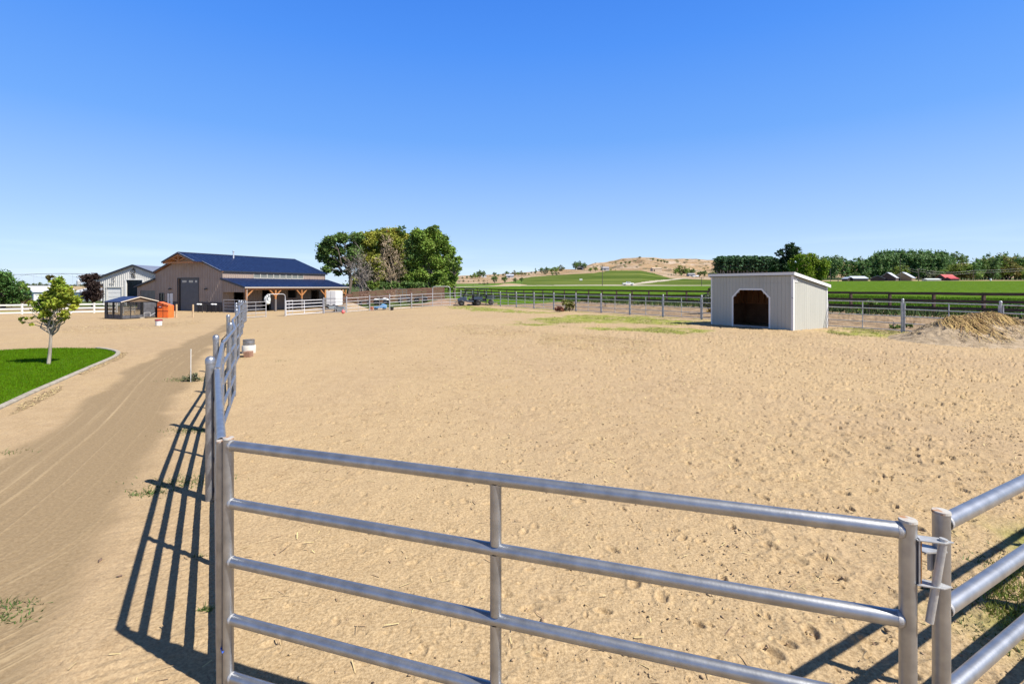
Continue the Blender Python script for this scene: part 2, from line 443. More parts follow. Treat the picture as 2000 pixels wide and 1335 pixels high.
def sand_material():
    m = bpy.data.materials.new('sandy_dirt'); n, l = nodes_of(m)
    b = n['Principled BSDF']; b.inputs['Roughness'].default_value = .95; b.inputs['Specular IOR Level'].default_value = .15
    t = n.new('ShaderNodeTexCoord')
    at = n.new('ShaderNodeAttribute'); at.attribute_name = 'mask'
    sc = n.new('ShaderNodeSeparateColor'); l.new(at.outputs['Color'], sc.inputs[0])
    st = n.new('ShaderNodeAttribute'); st.attribute_name = 'streak'
    def noise(scale, detail=6, rough=.6, sx=(1, 1, 1)):
        mp = n.new('ShaderNodeMapping'); mp.inputs['Scale'].default_value = sx; l.new(t.outputs['Object'], mp.inputs[0])
        k = n.new('ShaderNodeTexNoise'); k.inputs['Scale'].default_value = scale; k.inputs['Detail'].default_value = detail
        k.inputs['Roughness'].default_value = rough; l.new(mp.outputs[0], k.inputs[0]); return k.outputs[0]
    def ramp(src, p0, c0, p1, c1):
        r = n.new('ShaderNodeValToRGB'); r.color_ramp.elements[0].position = p0; r.color_ramp.elements[0].color = (*c0, 1)
        r.color_ramp.elements[1].position = p1; r.color_ramp.elements[1].color = (*c1, 1); l.new(src, r.inputs[0]); return r.outputs[0]
    def mix(f, a, b_, mode='MIX'):
        x = n.new('ShaderNodeMixRGB'); x.blend_type = mode
        if isinstance(f, float): x.inputs[0].default_value = f
        else: l.new(f, x.inputs[0])
        for i, q in ((1, a), (2, b_)):
            if isinstance(q, tuple): x.inputs[i].default_value = (*q, 1)
            else: l.new(q, x.inputs[i])
        return x.outputs[0]
    def math_(op, a, b_=None):
        x = n.new('ShaderNodeMath'); x.operation = op
        for i, q in ((0, a), (1, b_)):
            if q is None: continue
            if isinstance(q, (int, float)): x.inputs[i].default_value = q
            else: l.new(q, x.inputs[i])
        return x.outputs[0]
    fine = noise(42, 5, .72)
    med = noise(3.2, 6, .62)
    big = noise(.22, 5, .55)
    base = ramp(med, .36, (0.2921, 0.2012, 0.105), .66, (0.3708, 0.2695, 0.151))
    base = mix(ramp(big, .42, (0, 0, 0), .62, (.55, .55, .55)), base, (0.3801, 0.2788, 0.1624))
    base = mix(.62, base, ramp(fine, .37, (0.1992, 0.1339, 0.06727), .60, (0.4543, 0.3379, 0.1968)))
    tr = ramp(noise(.16, 6, .68, (0.955, 0.564, 0.9)), .45, (0, 0, 0), .60, (.5, .5, .5))
    base = mix(tr, base, ramp(med, .3, (0.2422, 0.1698, 0.09967), .7, (0.3558, 0.2586, 0.1607)))
    # driveway: darker, firmer, with pale longitudinal scratches
    drv = ramp(noise(30, 6, .75), .3, (0.1655, 0.1151, 0.06175), .72, (0.2689, 0.1984, 0.1158))
    base = mix(sc.outputs[0], base, drv)
    stk = math_('MULTIPLY', st.outputs['Fac'], .95)
    base = mix(stk, base, (0.3894, 0.2954, 0.1723))
    # yellowish straw litter
    base = mix(math_('MULTIPLY', sc.outputs[2], .32), base, ramp(noise(14, 6, .75), .38, (0.2178, 0.1385, 0.06153), .62, (0.3894, 0.2723, 0.1148)))
    # darker hoof-churn flecks, gathered in patches
    fk = ramp(noise(21, 3, .6, (0.8957, 1.318, 0.7259)), .585, (0, 0, 0), .64, (.6, .6, .6))
    fkm = ramp(noise(.55, 4, .6), .46, (.15, .15, .15), .62, (1, 1, 1))
    fq = n.new('ShaderNodeMixRGB'); fq.blend_type = 'MULTIPLY'; fq.inputs[0].default_value = 1.0; l.new(fk, fq.inputs[1]); l.new(fkm, fq.inputs[2])
    base = mix(fq.outputs[0], base, (0.1715, 0.1108, 0.05415))
    # green weeds
    gm = math_('MULTIPLY', sc.outputs[1], 1.0)
    base = mix(gm, base, ramp(noise(7, 7, .75), .35, (.105, .125, .012), .66, (.300, .290, .070)))
    # paddock dirt beyond the silver fence (alpha channel)
    base = mix(math_('MULTIPLY', at.outputs['Alpha'], .8), base, ramp(noise(1.6, 7, .75), .38, (.090, .058, .036), .64, (.290, .210, .135)))
    l.new(base, b.inputs['Base Color'])
    # bump: grains, clods, tiny ridges
    vor = n.new('ShaderNodeTexVoronoi'); vor.inputs['Scale'].default_value = 9; vor.feature = 'SMOOTH_F1'
    l.new(t.outputs['Object'], vor.inputs[0])
    h = math_('MULTIPLY', noise(14, 6, .65), .020)
    h = math_('ADD', h, math_('MULTIPLY', noise(2.2, 5, .6), .03))
    h = math_('ADD', h, math_('MULTIPLY', noise(90, 4, .7), .0035))
    soft = math_('SUBTRACT', 1.0, math_('MULTIPLY', sc.outputs[0], .6))
    h = math_('MULTIPLY', h, soft)
    bp = n.new('ShaderNodeBump'); bp.inputs['Distance'].default_value = 1.0; bp.inputs['Strength'].default_value = 1.0
    l.new(h, bp.inputs['Height']); l.new(bp.outputs[0], b.inputs['Normal'])
    return m

SAND = sand_material()
LAWNM = mat('lawn_grass', (.045, .095, .001), rough=.9, spec=.1, c2=(.085, .155, .003), scale=2.2, detail=8, bump=.03, bscale=30)
CROP = mat('bright_green_crop', (.044, .088, .005), rough=1, c2=(.085, .148, .013), scale=.9, detail=10, bump=.16, bscale=2.2, coord='Object', spec=.02, lo=.36, hi=.64)
FIELD = mat('upper_green_field', (.034, .066, .008), rough=1, c2=(.125, .150, .035), scale=.05, detail=12, bump=.4, bscale=.3, spec=.02, stretch=(.25, 1.6, 1), lo=.38, hi=.62)
FIELDL = mat('lower_green_field', (0.062, 0.1085, 0.01116), rough=.9, c2=(0.1054, 0.1612, 0.0248), scale=.05, detail=9, spec=.1, stretch=(.3, 1, 1))
ROADM = mat('pale_gravel_road', (0.3, 0.255, 0.1875), rough=.95, c2=(0.375, 0.3225, 0.24), scale=.4)
DRYF = mat('dry_stubble_field', (0.272, 0.1972, 0.1088), rough=.95, c2=(0.34, 0.2584, 0.1496), scale=.06, detail=8, spec=.1)
SCRUBG = mat('dark_green_band', (0.0315, 0.0525, 0.014), rough=.95, c2=(0.07, 0.091, 0.0245), scale=.08, detail=8, bump=.8, bscale=.2, spec=.1)

def hill_material():
    m = bpy.data.materials.new('dry_hillside'); n, l = nodes_of(m)
    b = n['Principled BSDF']; b.inputs['Roughness'].default_value = 1; b.inputs['Specular IOR Level'].default_value = .1
    t = n.new('ShaderNodeTexCoord')
    def noise(scale, d=8, r=.65):
        k = n.new('ShaderNodeTexNoise'); k.inputs['Scale'].default_value = scale; k.inputs['Detail'].default_value = d; k.inputs['Roughness'].default_value = r
        l.new(t.outputs['Object'], k.inputs[0]); return k.outputs[0]
    r = n.new('ShaderNodeValToRGB'); l.new(noise(.030, 10, .75), r.inputs[0])
    r.color_ramp.elements[0].position = .33; r.color_ramp.elements[0].color = (.245, .16, .09, 1)
    r.color_ramp.elements[1].position = .70; r.color_ramp.elements[1].color = (.47, .39, .32, 1)
    e = r.color_ramp.elements.new(.5); e.color = (.30, .205, .115, 1)
    r2 = n.new('ShaderNodeValToRGB'); l.new(noise(.055, 6, .7), r2.inputs[0])
    r2.color_ramp.elements[0].position = .53; r2.color_ramp.elements[0].color = (0, 0, 0, 1)
    r2.color_ramp.elements[1].position = .64; r2.color_ramp.elements[1].color = (1, 1, 1, 1)
    mx = n.new('ShaderNodeMixRGB'); l.new(r2.outputs[0], mx.inputs[0]); l.new(r.outputs[0], mx.inputs[1]); mx.inputs[2].default_value = (.115, .105, .06, 1)
    l.new(mx.outputs[0], b.inputs['Base Color'])
    bp = n.new('ShaderNodeBump'); bp.inputs['Distance'].default_value = 5; l.new(noise(.05), bp.inputs['Height']); l.new(bp.outputs[0], b.inputs['Normal'])
    return m
HILLM = hill_material()

def gp(pts):
    return [tuple(G(*p)[:2]) for p in pts]

DRIVE = gp([(-320, 1090), (-120, 975), (0, 893), (60, 855), (130, 805), (190, 762), (250, 722), (310, 691), (360, 668), (410, 648), (440, 632), (452, 622),
            (474, 617), (458, 634), (436, 655), (405, 690), (378, 732), (352, 790), (320, 850), (280, 930), (225, 1040), (170, 1150), (90, 1335), (30, 1480), (-320, 1480)])
DRIVE_C = gp([(-60, 1400), (45, 1110), (130, 1000), (215, 870), (285, 785), (340, 720), (392, 675), (445, 632)])
LAWN_P = gp([(-420, 702), (-120, 689), (0, 684), (60, 681), (130, 679.6), (185, 680.4), (212, 683.5), (226, 689), (222, 695), (204, 704), (180, 714), (120, 740), (60, 766), (0, 794), (-200, 880), (-420, 960)])
WEEDS = [gp([(1000, 633), (1055, 621), (1130, 614.5), (1230, 617), (1300, 622), (1390, 630), (1396, 634), (1330, 636), (1250, 633), (1160, 630), (1100, 633), (1050, 637)]),
         gp([(1085, 637), (1190, 640), (1280, 637), (1350, 641), (1374, 648), (1330, 653), (1250, 648), (1150, 644)]),
         gp([(1619, 640), (1700, 642), (1770, 649), (1735, 657), (1680, 658), (1640, 655), (1615, 650)]),
         gp([(868, 599), (905, 597), (960, 600), (1040, 608), (1100, 612), (1010, 612), (940, 608), (880, 603)]),
         gp([(1960, 1070), (2060, 1000), (2140, 1150), (1990, 1240), (1930, 1210), (1920, 1150)])]
STRAWP = [gp([(850, 640), (900, 632), (960, 634), (1010, 642), (1060, 650), (1000, 656), (920, 652)]),
          gp([(1060, 650), (1180, 655), (1290, 668), (1260, 690), (1150, 686), (1050, 672)]),
          gp([(130, 722), (170, 705), (225, 690), (250, 688), (240, 700), (200, 716), (160, 733)]),
          gp([(40, 790), (90, 765), (120, 752), (120, 762), (70, 790), (20, 812)]),
          gp([(90, 640), (200, 634), (320, 630), (400, 624), (400, 630), (320, 640), (200, 652), (120, 650)])]
A0, A1 = -1.06, 1.06
def coarse(a, b, n, p=1.0):
    t = np.linspace(0, 1, n + 1)[1:]
    return a + (b - a) * t ** 1.8

acol = np.concatenate([coarse(A0, -8, 18)[::-1], np.arange(A0, A1, .00195), coarse(A1, 8, 18)])
v = np.arange(900, 39.4, -1.42)
Yr = np.concatenate([[-60, -20, -6, -1.5, .3, 1.3, 2.1], EYE * 1000 / v, [62.0]])
AA, YY = np.meshgrid(acol, Yr)
X = np.where(YY >= 2.7, AA * YY, AA * (2.7 + (2.7 - YY) * .8)); Y = YY
shape = X.shape
xf, yf = X.ravel(), Y.ravel()
z = H(xf, yf)
n_ = .851 * xf + .525 * yf
# masks
wob = fbm(xf * .9, yf * .9, 11, 4)
drive = sm(-.12, .22, poly_sd(xf, yf, DRIVE) + wob * .32)
green = np.zeros_like(xf); straw = np.zeros_like(xf)
for P in WEEDS:
    green = np.maximum(green, sm(-.3, .9, poly_sd(xf, yf, P) + fbm(xf * .6, yf * .6, 31, 5) * 1.9))
green *= sm(-.45, .1, fbm(xf * 2.2, yf * 2.2, 33, 3) + .1)
for i, P in enumerate(STRAWP):
    q = .5 if i in (2, 3) else 1.2
    straw = np.maximum(straw, sm(-.3 * q, .6 * q, poly_sd(xf, yf, P) + wob * q))
straw *= sm(-.3, .35, fbm(xf * 1.7, yf * 1.7, 41, 4))
padd = sm(29.8, 31.2, n_ + wob * .8) * (xf > -8)
behind = sm(60, 66, yf + .35 * xf)
padd = np.maximum(padd, .8 * behind)
far_w = sm(40, 46, n_ + fbm(xf * .3, yf * .3, 50, 3) * 2.0)
straw = np.maximum(straw, padd * sm(0, .4, fbm(xf * .5, yf * .5, 61, 4)) * .9)
green = np.maximum(green, padd * sm(36, 41, n_ + wob * 2) * sm(-.1, .3, fbm(xf * .8, yf * .8, 63, 4)))
# fence-foot weeds and grass along the silver fence on the paddock's inside
green = np.maximum(green, sm(.9, .2, np.abs(n_ - 29.3 + wob * .9)) * (yf > 20) * (xf > -6) * sm(-.15, .3, fbm(xf * .7, yf * .7, 64, 4)) * .85)
behind_wf = sm(1, 5, yf - (58.5 + (xf + 50) * .45)) * (xf < -38)
green = np.maximum(green, behind_wf * .8)
# relief
amp = sm(75, 30, yf) * sm(-30, -.5, yf)
arena = (1 - drive)
rough_w = sm(-6, 9, xf + fbm(xf * .25, yf * .25, 71, 3) * 6)        # churned more towards the right
left_side = sm(-.5, .4, poly_sd(xf, yf, [(-1.7, 3.1), (-3.4, 5.8), (-24, 46), (-60, 60), (-60, -60), (-1.7, -60)]))
rough_w = rough_w * (1 - left_side)
d = .010 * fbm(xf * 1.1, yf * 1.1, 81, 4) + .006 * fbm(xf * 7, yf * 7, 85, 3)
d += (.25 + rough_w) * .013 * fbm(xf * 11, yf * 11, 91, 3)
pit, rim = pits(xf, yf, .34, .04, .085, .55, 101, 1.7)
pit = pit ** .6
cut = (.15 + rough_w * .85) * (1 - left_side * .8) * (1 + .35 * sm(5, 12, yf))
d += cut * (-.046 * pit + .015 * rim)
pit2, rim2 = pits(xf + 5, yf, .16, .018, .045, .5, 111, 2.1)
pit2 = pit2 ** .6
d += (.12 + rough_w * .88) * (1 + .25 * sm(5, 12, yf)) * (-.025 * pit2 + .008 * rim2)
cl, _ = pits(xf, yf + 9, .13, .012, .032, .5, 121, 1.6)
d += (.2 + rough_w * .8) * .016 * cl
rdg = np.abs(fbm(xf * 3.1 + .5 * fbm(xf * 2, yf * 2, 130, 2), yf * 3.1, 133, 4))
d += rough_w * (.030 + .012 * sm(5, 14, yf)) * (.25 - np.clip(rdg, 0, .25)) / .25 * sm(-.1, .3, fbm(xf * .8, yf * .8, 137, 3))
# driveway: smooth along its length, fine ruts across
ds = line_d(xf, yf, DRIVE_C) * np.where(xf * .75 + yf * .66 > 0, 1, 1)
side = poly_sd(xf, yf, DRIVE)
lat = line_d(xf, yf, [(p[0], p[1]) for p in DRIVE[:13]])
lat = lat + fbm(xf * .12, yf * .12, 141, 1) * .3
fl = fbm(lat * 9.0, (xf + yf) * .10, 143, 4)
fl2 = fbm(lat * 34.0, (xf + yf) * .08, 243, 2)
streak = np.clip(sm(.30, .62, fl) * .5 + sm(.30, .60, fl2) * .6, 0, 1) * drive * (.45 + .55 * sm(-.2, .3, fbm(xf * .8, yf * .8, 247, 3)))
fl = .35 * fl + .35 * fl2
d = d * (1 - .8 * drive) + drive * (.009 * fl + .003 * streak + .004 * fbm(xf * 18, yf * 18, 147, 2))
# tyre tread ripple beside the driveway
rp = left_side * (1 - drive) * sm(.55, .15, np.abs(side + .45)) * sm(8, 4.5, yf) * sm(-.3, .2, fbm(xf * 1.3, yf * 1.3, 149, 3))
d += rp * .006 * np.sin((xf * .5 - yf * .86) * 62 + 3 * fbm(xf * 1.5, yf * 1.5, 151, 2)) * .6
d += left_side * (1 - drive) * .006 * fbm(xf * 2.5, yf * 2.5, 155, 4)
d += padd * (.05 * fbm(xf * 1.1, yf * 1.1, 161, 4) - .03)
z = z + d * amp
V = np.stack([xf, yf, z], 1)
R_, C_ = shape
ii = (np.arange(R_ - 1)[:, None] * C_ + np.arange(C_ - 1)[None, :]).ravel()
F = np.stack([ii, ii + 1, ii + C_ + 1, ii + C_], 1)
fx = xf[F].mean(1); fy = yf[F].mean(1); fn = n_[F].mean(1)
cls = np.zeros(len(F), int)
cls[poly_sd(fx, fy, LAWN_P) > 0] = 1
crop = (fn + fbm(fx * .5, fy * .5, 171, 3) * 1.2 > 42.2) & (fx / np.maximum(fy, 1) > -.06) & (fy > 10)
cls[crop] = 2

def sub_mesh(name, V, F, sel, m, attrs=None, label=None):
    Fs = F[sel]
    used = np.zeros(len(V), bool); used[Fs.ravel()] = True
    idx = np.cumsum(used) - 1
    o = np_mesh(name, V[used], idx[Fs], m, smooth=True)
    if attrs:
        for an, kind, data in attrs:
            a_ = o.data.attributes.new(an, kind, 'POINT')
            a_.data.foreach_set('color' if kind == 'FLOAT_COLOR' else 'value', np.ascontiguousarray(data[used], np.float32).ravel())
    tag(o, label, None, None, 'structure')
    return o

MASK = np.stack([drive, green, straw, padd], 1)
sub_mesh('ground', V, F, cls == 0, SAND, [('mask', 'FLOAT_COLOR', MASK), ('streak', 'FLOAT', streak)], 'sandy tan dirt of the paddock and farmyard')
sub_mesh('lawn', V, F, cls == 1, LAWNM, None, 'mown bright green lawn with a rounded end beside the dirt drive')

# ---------------- far land
acf = np.concatenate([coarse(-1.1, -3, 14)[::-1], np.arange(-1.1, 1.1, .0038), coarse(1.1, 3, 14)])
Yf = np.concatenate([[61.9], 62 * 1.0125 ** np.arange(1, 312)])
AA, YY = np.meshgrid(acf, Yf); X = AA * YY; Y = YY
xf2, yf2 = X.ravel(), Y.ravel()
zz = H(xf2, yf2)
af = xf2 / yf2
hillw = sm(560, 700, yf2) * sm(.08, .2, af)
zz += hillw * (4.5 * fbm(xf2 * .016, yf2 * .016, 201, 6) - .8) * sm(1400, 900, yf2)
zz += hillw * -5.5 * np.clip(.12 - np.abs(fbm(xf2 * .009, yf2 * .006, 207, 3)), 0, 1) / .12
zz += .5 * fbm(xf2 * .03, yf2 * .03, 211, 3) * sm(180, 420, yf2) * (1 - hillw)
V2 = np.stack([xf2, yf2, zz], 1)
R2, C2 = X.shape
ii = (np.arange(R2 - 1)[:, None] * C2 + np.arange(C2 - 1)[None, :]).ravel()
F2 = np.stack([ii, ii + 1, ii + C2 + 1, ii + C2], 1)
gx = xf2[F2].mean(1); gy = yf2[F2].mean(1); ga = gx / gy
wobf = fbm(gx * .02, gy * .02, 221, 3)
FN = dict(ground=0, crop=1, road=2, field=3, lower=4, hill=5, dry=6, green=7)
c = np.full(len(F2), FN['hill'])
right = ga > -.135
ROADY = np.interp(ga, [-.135, -.1, 0, .1, 2], [208, 216, 240, 250, 252])
c[right & (gy < ROADY)] = FN['crop']
c[right & (gy < 66) & (ga < -.03)] = FN['ground']
c[right & (gy < 62 + 20 * (-.03 - ga) * 10) & (ga < -.0)] = FN['ground']
# upper field limits (distance) by azimuth
TOPF = np.interp(ga, [-.135, -.02, 0, .03, .09, .16, .20, .25, .28, .31, .36, .42, .60, .75, .9, 1.2], [300, 290, 320, 400, 430, 440, 560, 570, 480, 405, 395, 395, 400, 330, 300, 300])
TOPF = TOPF * (1 + wobf * .05)
upper = right & (gy >= ROADY) & (gy < TOPF)
c[upper] = FN['field']
c[upper & (ga < .02)] = FN['lower']
c[right & (gy >= ROADY) & (gy < ROADY + 30 + 26 * wobf + 500 * np.minimum(ga + .035, .02 - ga)) & (ga > -.05) & (ga < .03)] = FN['dry']
# farm lane and second field on the right
c[right & (ga > .60) & (gy < 285)] = FN['crop']
c[(ga > .60) & (gy >= 285) & (gy < 330)] = FN['dry']
c[(ga > .60) & (gy >= 330) & (gy < 470)] = FN['green']
rd = line_d(gx, gy, [tuple(G(*p)[:2]) for p in [(1228, 556.5), (1262, 551.5), (1304, 546.5), (1345, 543.5), (1400, 542.5)]])
c[(gy >= ROADY) & (gy < ROADY + 9) & right & (ga < .60)] = FN['road']
c[(rd < 2.6) & (gy > 250)] = FN['road']
left = ga <= -.135
c[left] = FN['ground']
c[left & (gy > 75) & (gy < 130)] = FN['green']
c[left & (gy >= 130) & (gy < 400)] = FN['dry']
c[left & (gy >= 400)] = FN['green']
c[left & (ga > -.33)] = FN['green']
grn2 = np.zeros(len(V2)); one = np.ones(len(V2))
Mk2 = np.stack([0 * one, .25 * one, .3 * one, one], 1)
for nm, key, m_, lb in (('dirt_yard', 'ground', SAND, 'brown dirt yard beyond the corral'),
                    ('gravel_road', 'road', ROADM, 'pale gravel road across the green fields'),
                    ('field', 'field', FIELD, 'sloping green field above the gravel road'), ('meadow', 'lower', FIELDL, 'pale green meadow beyond the road at the big trees'),
                    ('hill', 'hill', HILLM, 'dry tan hill with pale rock and scrub'), ('stubble_field', 'dry', DRYF, 'dry tan stubble field'),
                    ('pasture', 'green', SCRUBG, 'dark green pasture near the skyline')):
    sel = c == FN[key]
    if sel.any():
        at_ = [('mask', 'FLOAT_COLOR', Mk2), ('streak', 'FLOAT', 0 * one)] if key == 'ground' else None
        sub_mesh(nm, V2, F2, sel, m_, at_, lb)
# one crop field from both meshes
cn = cls == 2; cf = c == FN['crop']
Vc = np.concatenate([V, V2]); Fc = np.concatenate([F[cn], F2[cf] + len(V)])
sub_mesh('crop_field', Vc, Fc, np.ones(len(Fc), bool), CROP, None, 'bright green crop field behind the brown plank fence')

# ---------------- scattered little things on the ground
def blades(name, pos, h, w, m, lean=.5, parent=None, kind='stuff', label=None, cat=None, seed=3, droop=0):
    """thin tapered blades; pos (n,3)"""
    g = np.random.default_rng(seed); n = len(pos)
    th = g.uniform(0, 2 * np.pi, n); hh = h * g.uniform(.5, 1.3, n); ww = w * g.uniform(.7, 1.3, n)
    dx, dy = np.cos(th), np.sin(th)
    ln = lean * hh * g.uniform(0, 1, n); ph = g.uniform(0, 2 * np.pi, n)
    a = pos + np.stack([-dx * ww, -dy * ww, 0 * hh], 1); b_ = pos + np.stack([dx * ww, dy * ww, 0 * hh], 1)
    t = pos + np.stack([np.cos(ph) * ln, np.sin(ph) * ln, hh * (1 - droop)], 1)
    Vb = np.stack([a, b_, t], 1).reshape(-1, 3); Fb = np.arange(3 * n).reshape(-1, 3)
    o = np_mesh(name, Vb, Fb, m, parent)
    if not parent:
        tag(o, label, cat, None, kind)
    return o

def scatter_poly(P, n, seed):
    g = np.random.default_rng(seed); P_ = np.array(P)
    lo, hi = P_.min(0), P_.max(0)
    out = []
    while sum(len(o) for o in out) < n:
        q = g.uniform(lo, hi, (n * 2, 2)); q = q[poly_sd(q[:, 0], q[:, 1], P) > 0]
        out.append(q)
    return np.concatenate(out)[:n]

GBL = mat('grass_blade', (.095, .19, .003), rough=.8, spec=.1, island=.4, transl=.35)
WBL = mat('weed_blade', (.20, .22, .04), rough=.7, island=.5, transl=.25)
WDK = mat('green_weed_leaf', (0.063, 0.105, 0.0175), rough=.7, island=.5, transl=.25)
q = scatter_poly([p for p in LAWN_P if p[0] > -26] + [], 120000, 5)
q = q[(q[:, 0] > -22)]
q = np.column_stack([q, H(q[:, 0], q[:, 1]) - .003])
blades('lawn_grass', q, .05, .006, GBL, .8, label='short mown green grass blades of the lawn', cat='grass')
ws = []
for i, (P, cnt) in enumerate(zip(WEEDS, (15000, 5000, 6000, 5000, 5000))):
    q = scatter_poly(P, cnt, 20 + i)
    keep = fbm(q[:, 0] * .8, q[:, 1] * .8, 300, 4) > -.05
    ws.append(q[keep])
q = np.concatenate(ws); q = np.column_stack([q, H(q[:, 0], q[:, 1]) - .01])
blades('weedy_grass', q, .06, .008, WBL, 1.0, label='thin yellow-green grass patches growing in the paddock sand', cat='grass')
# weeds creeping by the near fence and drive
pts = []
g = np.random.default_rng(9)
for (px, py, r, cnt) in [(375, 842, .22, 260), (360, 945, .28, 420), (290, 962, .14, 160), (16, 1190, .12, 110), (6, 1215, .11, 90), (402, 1192, .03, 40),
                         (372, 742, .30, 420), (395, 738, .35, 120), (545, 705, .3, 60), (455, 700, .25, 90), (8, 885, .2, 80), (385, 1090, .04, 20),
                         (1985, 1120, .35, 900), (1950, 1165, .25, 500), (2020, 1250, .3, 500)]:
    c0 = G(px, py)
    k = g.normal(0, r, (cnt, 2)) * [1.0, .45] + [c0.x, c0.y]
    pts.append(k)
q = np.concatenate(pts); q = np.column_stack([q, H(q[:, 0], q[:, 1]) - .004])
blades('creeping_weeds', q, .035, .006, WDK, 2.2, label='small green weeds creeping by the near fence and drive', cat='weeds')
# weeds along the foot of the plank fence and behind it
m_ = np.random.default_rng(12).uniform(-12, 24, 26000)
off = np.random.default_rng(13).normal(0, .9, 26000)
wx = 16.7 - 1.25 * m_ + off * .851; wy = 49 + 2.073 * m_ + off * .525 * 1.0
q = np.column_stack([wx, wy]); keep = fbm(q[:, 0] * .6, q[:, 1] * .6, 310, 4) > -.12
q = q[keep]; q = np.column_stack([q, H(q[:, 0], q[:, 1]) - .03])
blades('roadside_weeds', q, .38, .035, mat('tall_weed', (0.06375, 0.0975, 0.0225), rough=.8, island=.6, transl=.2), .7, label='tall mixed weeds along the foot of the brown plank fence', cat='weeds')
# crop plants near enough to show as texture
g = np.random.default_rng(77)
cxn = g.uniform(-6, 70, 150000); cyn = 22 + 70 * g.random(150000) ** 1.3
nn_ = .851 * cxn + .525 * cyn
kk = (nn_ > 42.6) & (nn_ < 95) & (np.abs(cxn / cyn) < 1.12) & (cxn / cyn > -.05) & (fbm(cxn * .4, cyn * .4, 330, 3) > -.3)
q = np.column_stack([cxn[kk], cyn[kk]]); q = np.column_stack([q, H(q[:, 0], q[:, 1]) - .02])
blades('crop_plants', q, .20, .06, mat('crop_leaf', (.075, .14, .010), rough=.9, spec=.1, island=.45, transl=.3), 1.1, label='leafy green crop plants nearest the brown plank fence', cat='crop')
# straw litter and twigs
sp = []
for i, (P, cnt) in enumerate(zip(STRAWP, (900, 1700, 1300, 600, 1200))):
    sp.append(scatter_poly(P, cnt, 40 + i))
g = np.random.default_rng(14)
sp.append(np.column_stack([g.uniform(-3, 14, 5500), g.uniform(2.6, 26, 5500)]))
q = np.concatenate(sp)
q = q[poly_sd(q[:, 0], q[:, 1], LAWN_P) < -.1]
n = len(q); th = g.uniform(0, 2 * np.pi, n); L = g.uniform(.008, .045, n) * (1 + q[:, 1] * .05); w = g.uniform(.0007, .0022, n) * (1 + q[:, 1] * .25)
zz_ = H(q[:, 0], q[:, 1]) + .008 + g.uniform(0, .012, n)
dx, dy = np.cos(th), np.sin(th)
c0 = np.column_stack([q, zz_])
e = np.stack([dx * L, dy * L, g.uniform(-.01, .012, n)], 1); s_ = np.stack([-dy * w, dx * w, 0 * w], 1)
Vb = np.stack([c0 - e - s_, c0 - e + s_, c0 + e + s_, c0 + e - s_], 1).reshape(-1, 3)
o = np_mesh('straw_litter', Vb, np.arange(4 * n).reshape(-1, 4), mat('straw_bit', (0.3864, 0.2772, 0.1428), rough=.9, island=.5)); tag(o, 'scattered straw and hay bits lying on the sand', 'straw', None, 'stuff')
# clods and droppings: little angular lumps
def lumps(name, q, r0, r1, m, label, cat, seed):
    g = np.random.default_rng(seed); n = len(q)
    ico = np.array([(0, 0, 1), (.9, 0, .35), (.28, .85, .35), (-.72, .53, .3), (-.72, -.53, .35), (.28, -.85, .3), (0, 0, -.6)])
    fc = np.array([(0, 1, 2), (0, 2, 3), (0, 3, 4), (0, 4, 5), (0, 5, 1), (6, 2, 1), (6, 3, 2), (6, 4, 3), (6, 5, 4), (6, 1, 5)])
    r = (r0 + (r1 - r0) * g.random(n) ** 3.2) * (1 + .05 * q[:, 1])
    th = g.uniform(0, 6.28, n); cs, sn = np.cos(th), np.sin(th)
    P = ico[None] * r[:, None, None] * g.uniform(.5, 1.5, (n, 7, 3)) * np.array([1.15, .7, .5])
    x = P[..., 0] * cs[:, None] - P[..., 1] * sn[:, None]; y = P[..., 0] * sn[:, None] + P[..., 1] * cs[:, None]
    P = np.stack([x + q[:, 0:1], y + q[:, 1:2], P[..., 2] + (H(q[:, 0], q[:, 1]) + r * .15)[:, None]], 2)
    o = np_mesh(name, P.reshape(-1, 3), (fc[None] + 7 * np.arange(n)[:, None, None]).reshape(-1, 3), m)
    tag(o, label, cat, None, 'stuff'); return o
g = np.random.default_rng(15)
yy = 2.7 + 26 * g.random(38000) ** 1.5; aa = g.uniform(-.5, 1.1, 38000)
q = np.column_stack([aa * yy, yy]); dens = sm(-5, 7, q[:, 0] + fbm(q[:, 0] * .4, q[:, 1] * .4, 320, 3) * 6)
dens *= sm(-.25, .35, fbm(q[:, 0] * 1.1, q[:, 1] * 1.1, 321, 3))
ls = poly_sd(q[:, 0], q[:, 1], [(-1.7, 3.1), (-3.4, 5.8), (-24, 46), (-60, 60), (-60, -60), (-1.7, -60)])
q = q[(g.random(len(q)) < dens + .05) & (ls < 0)]
lumps('dirt_clods', q, .004, .017, mat('dirt_clod', (.33, .235, .135), rough=1, island=.25), 'small crumbled clods of dry earth on the sand', 'clods', 16)
q2 = q[g.random(len(q)) < .012]
lumps('dung_bits', q2 + .3, .008, .028, mat('dark_dung', (.10, .065, .035), rough=1, island=.4), 'dark dried dung crumbs on the paddock sand', 'dung', 17)

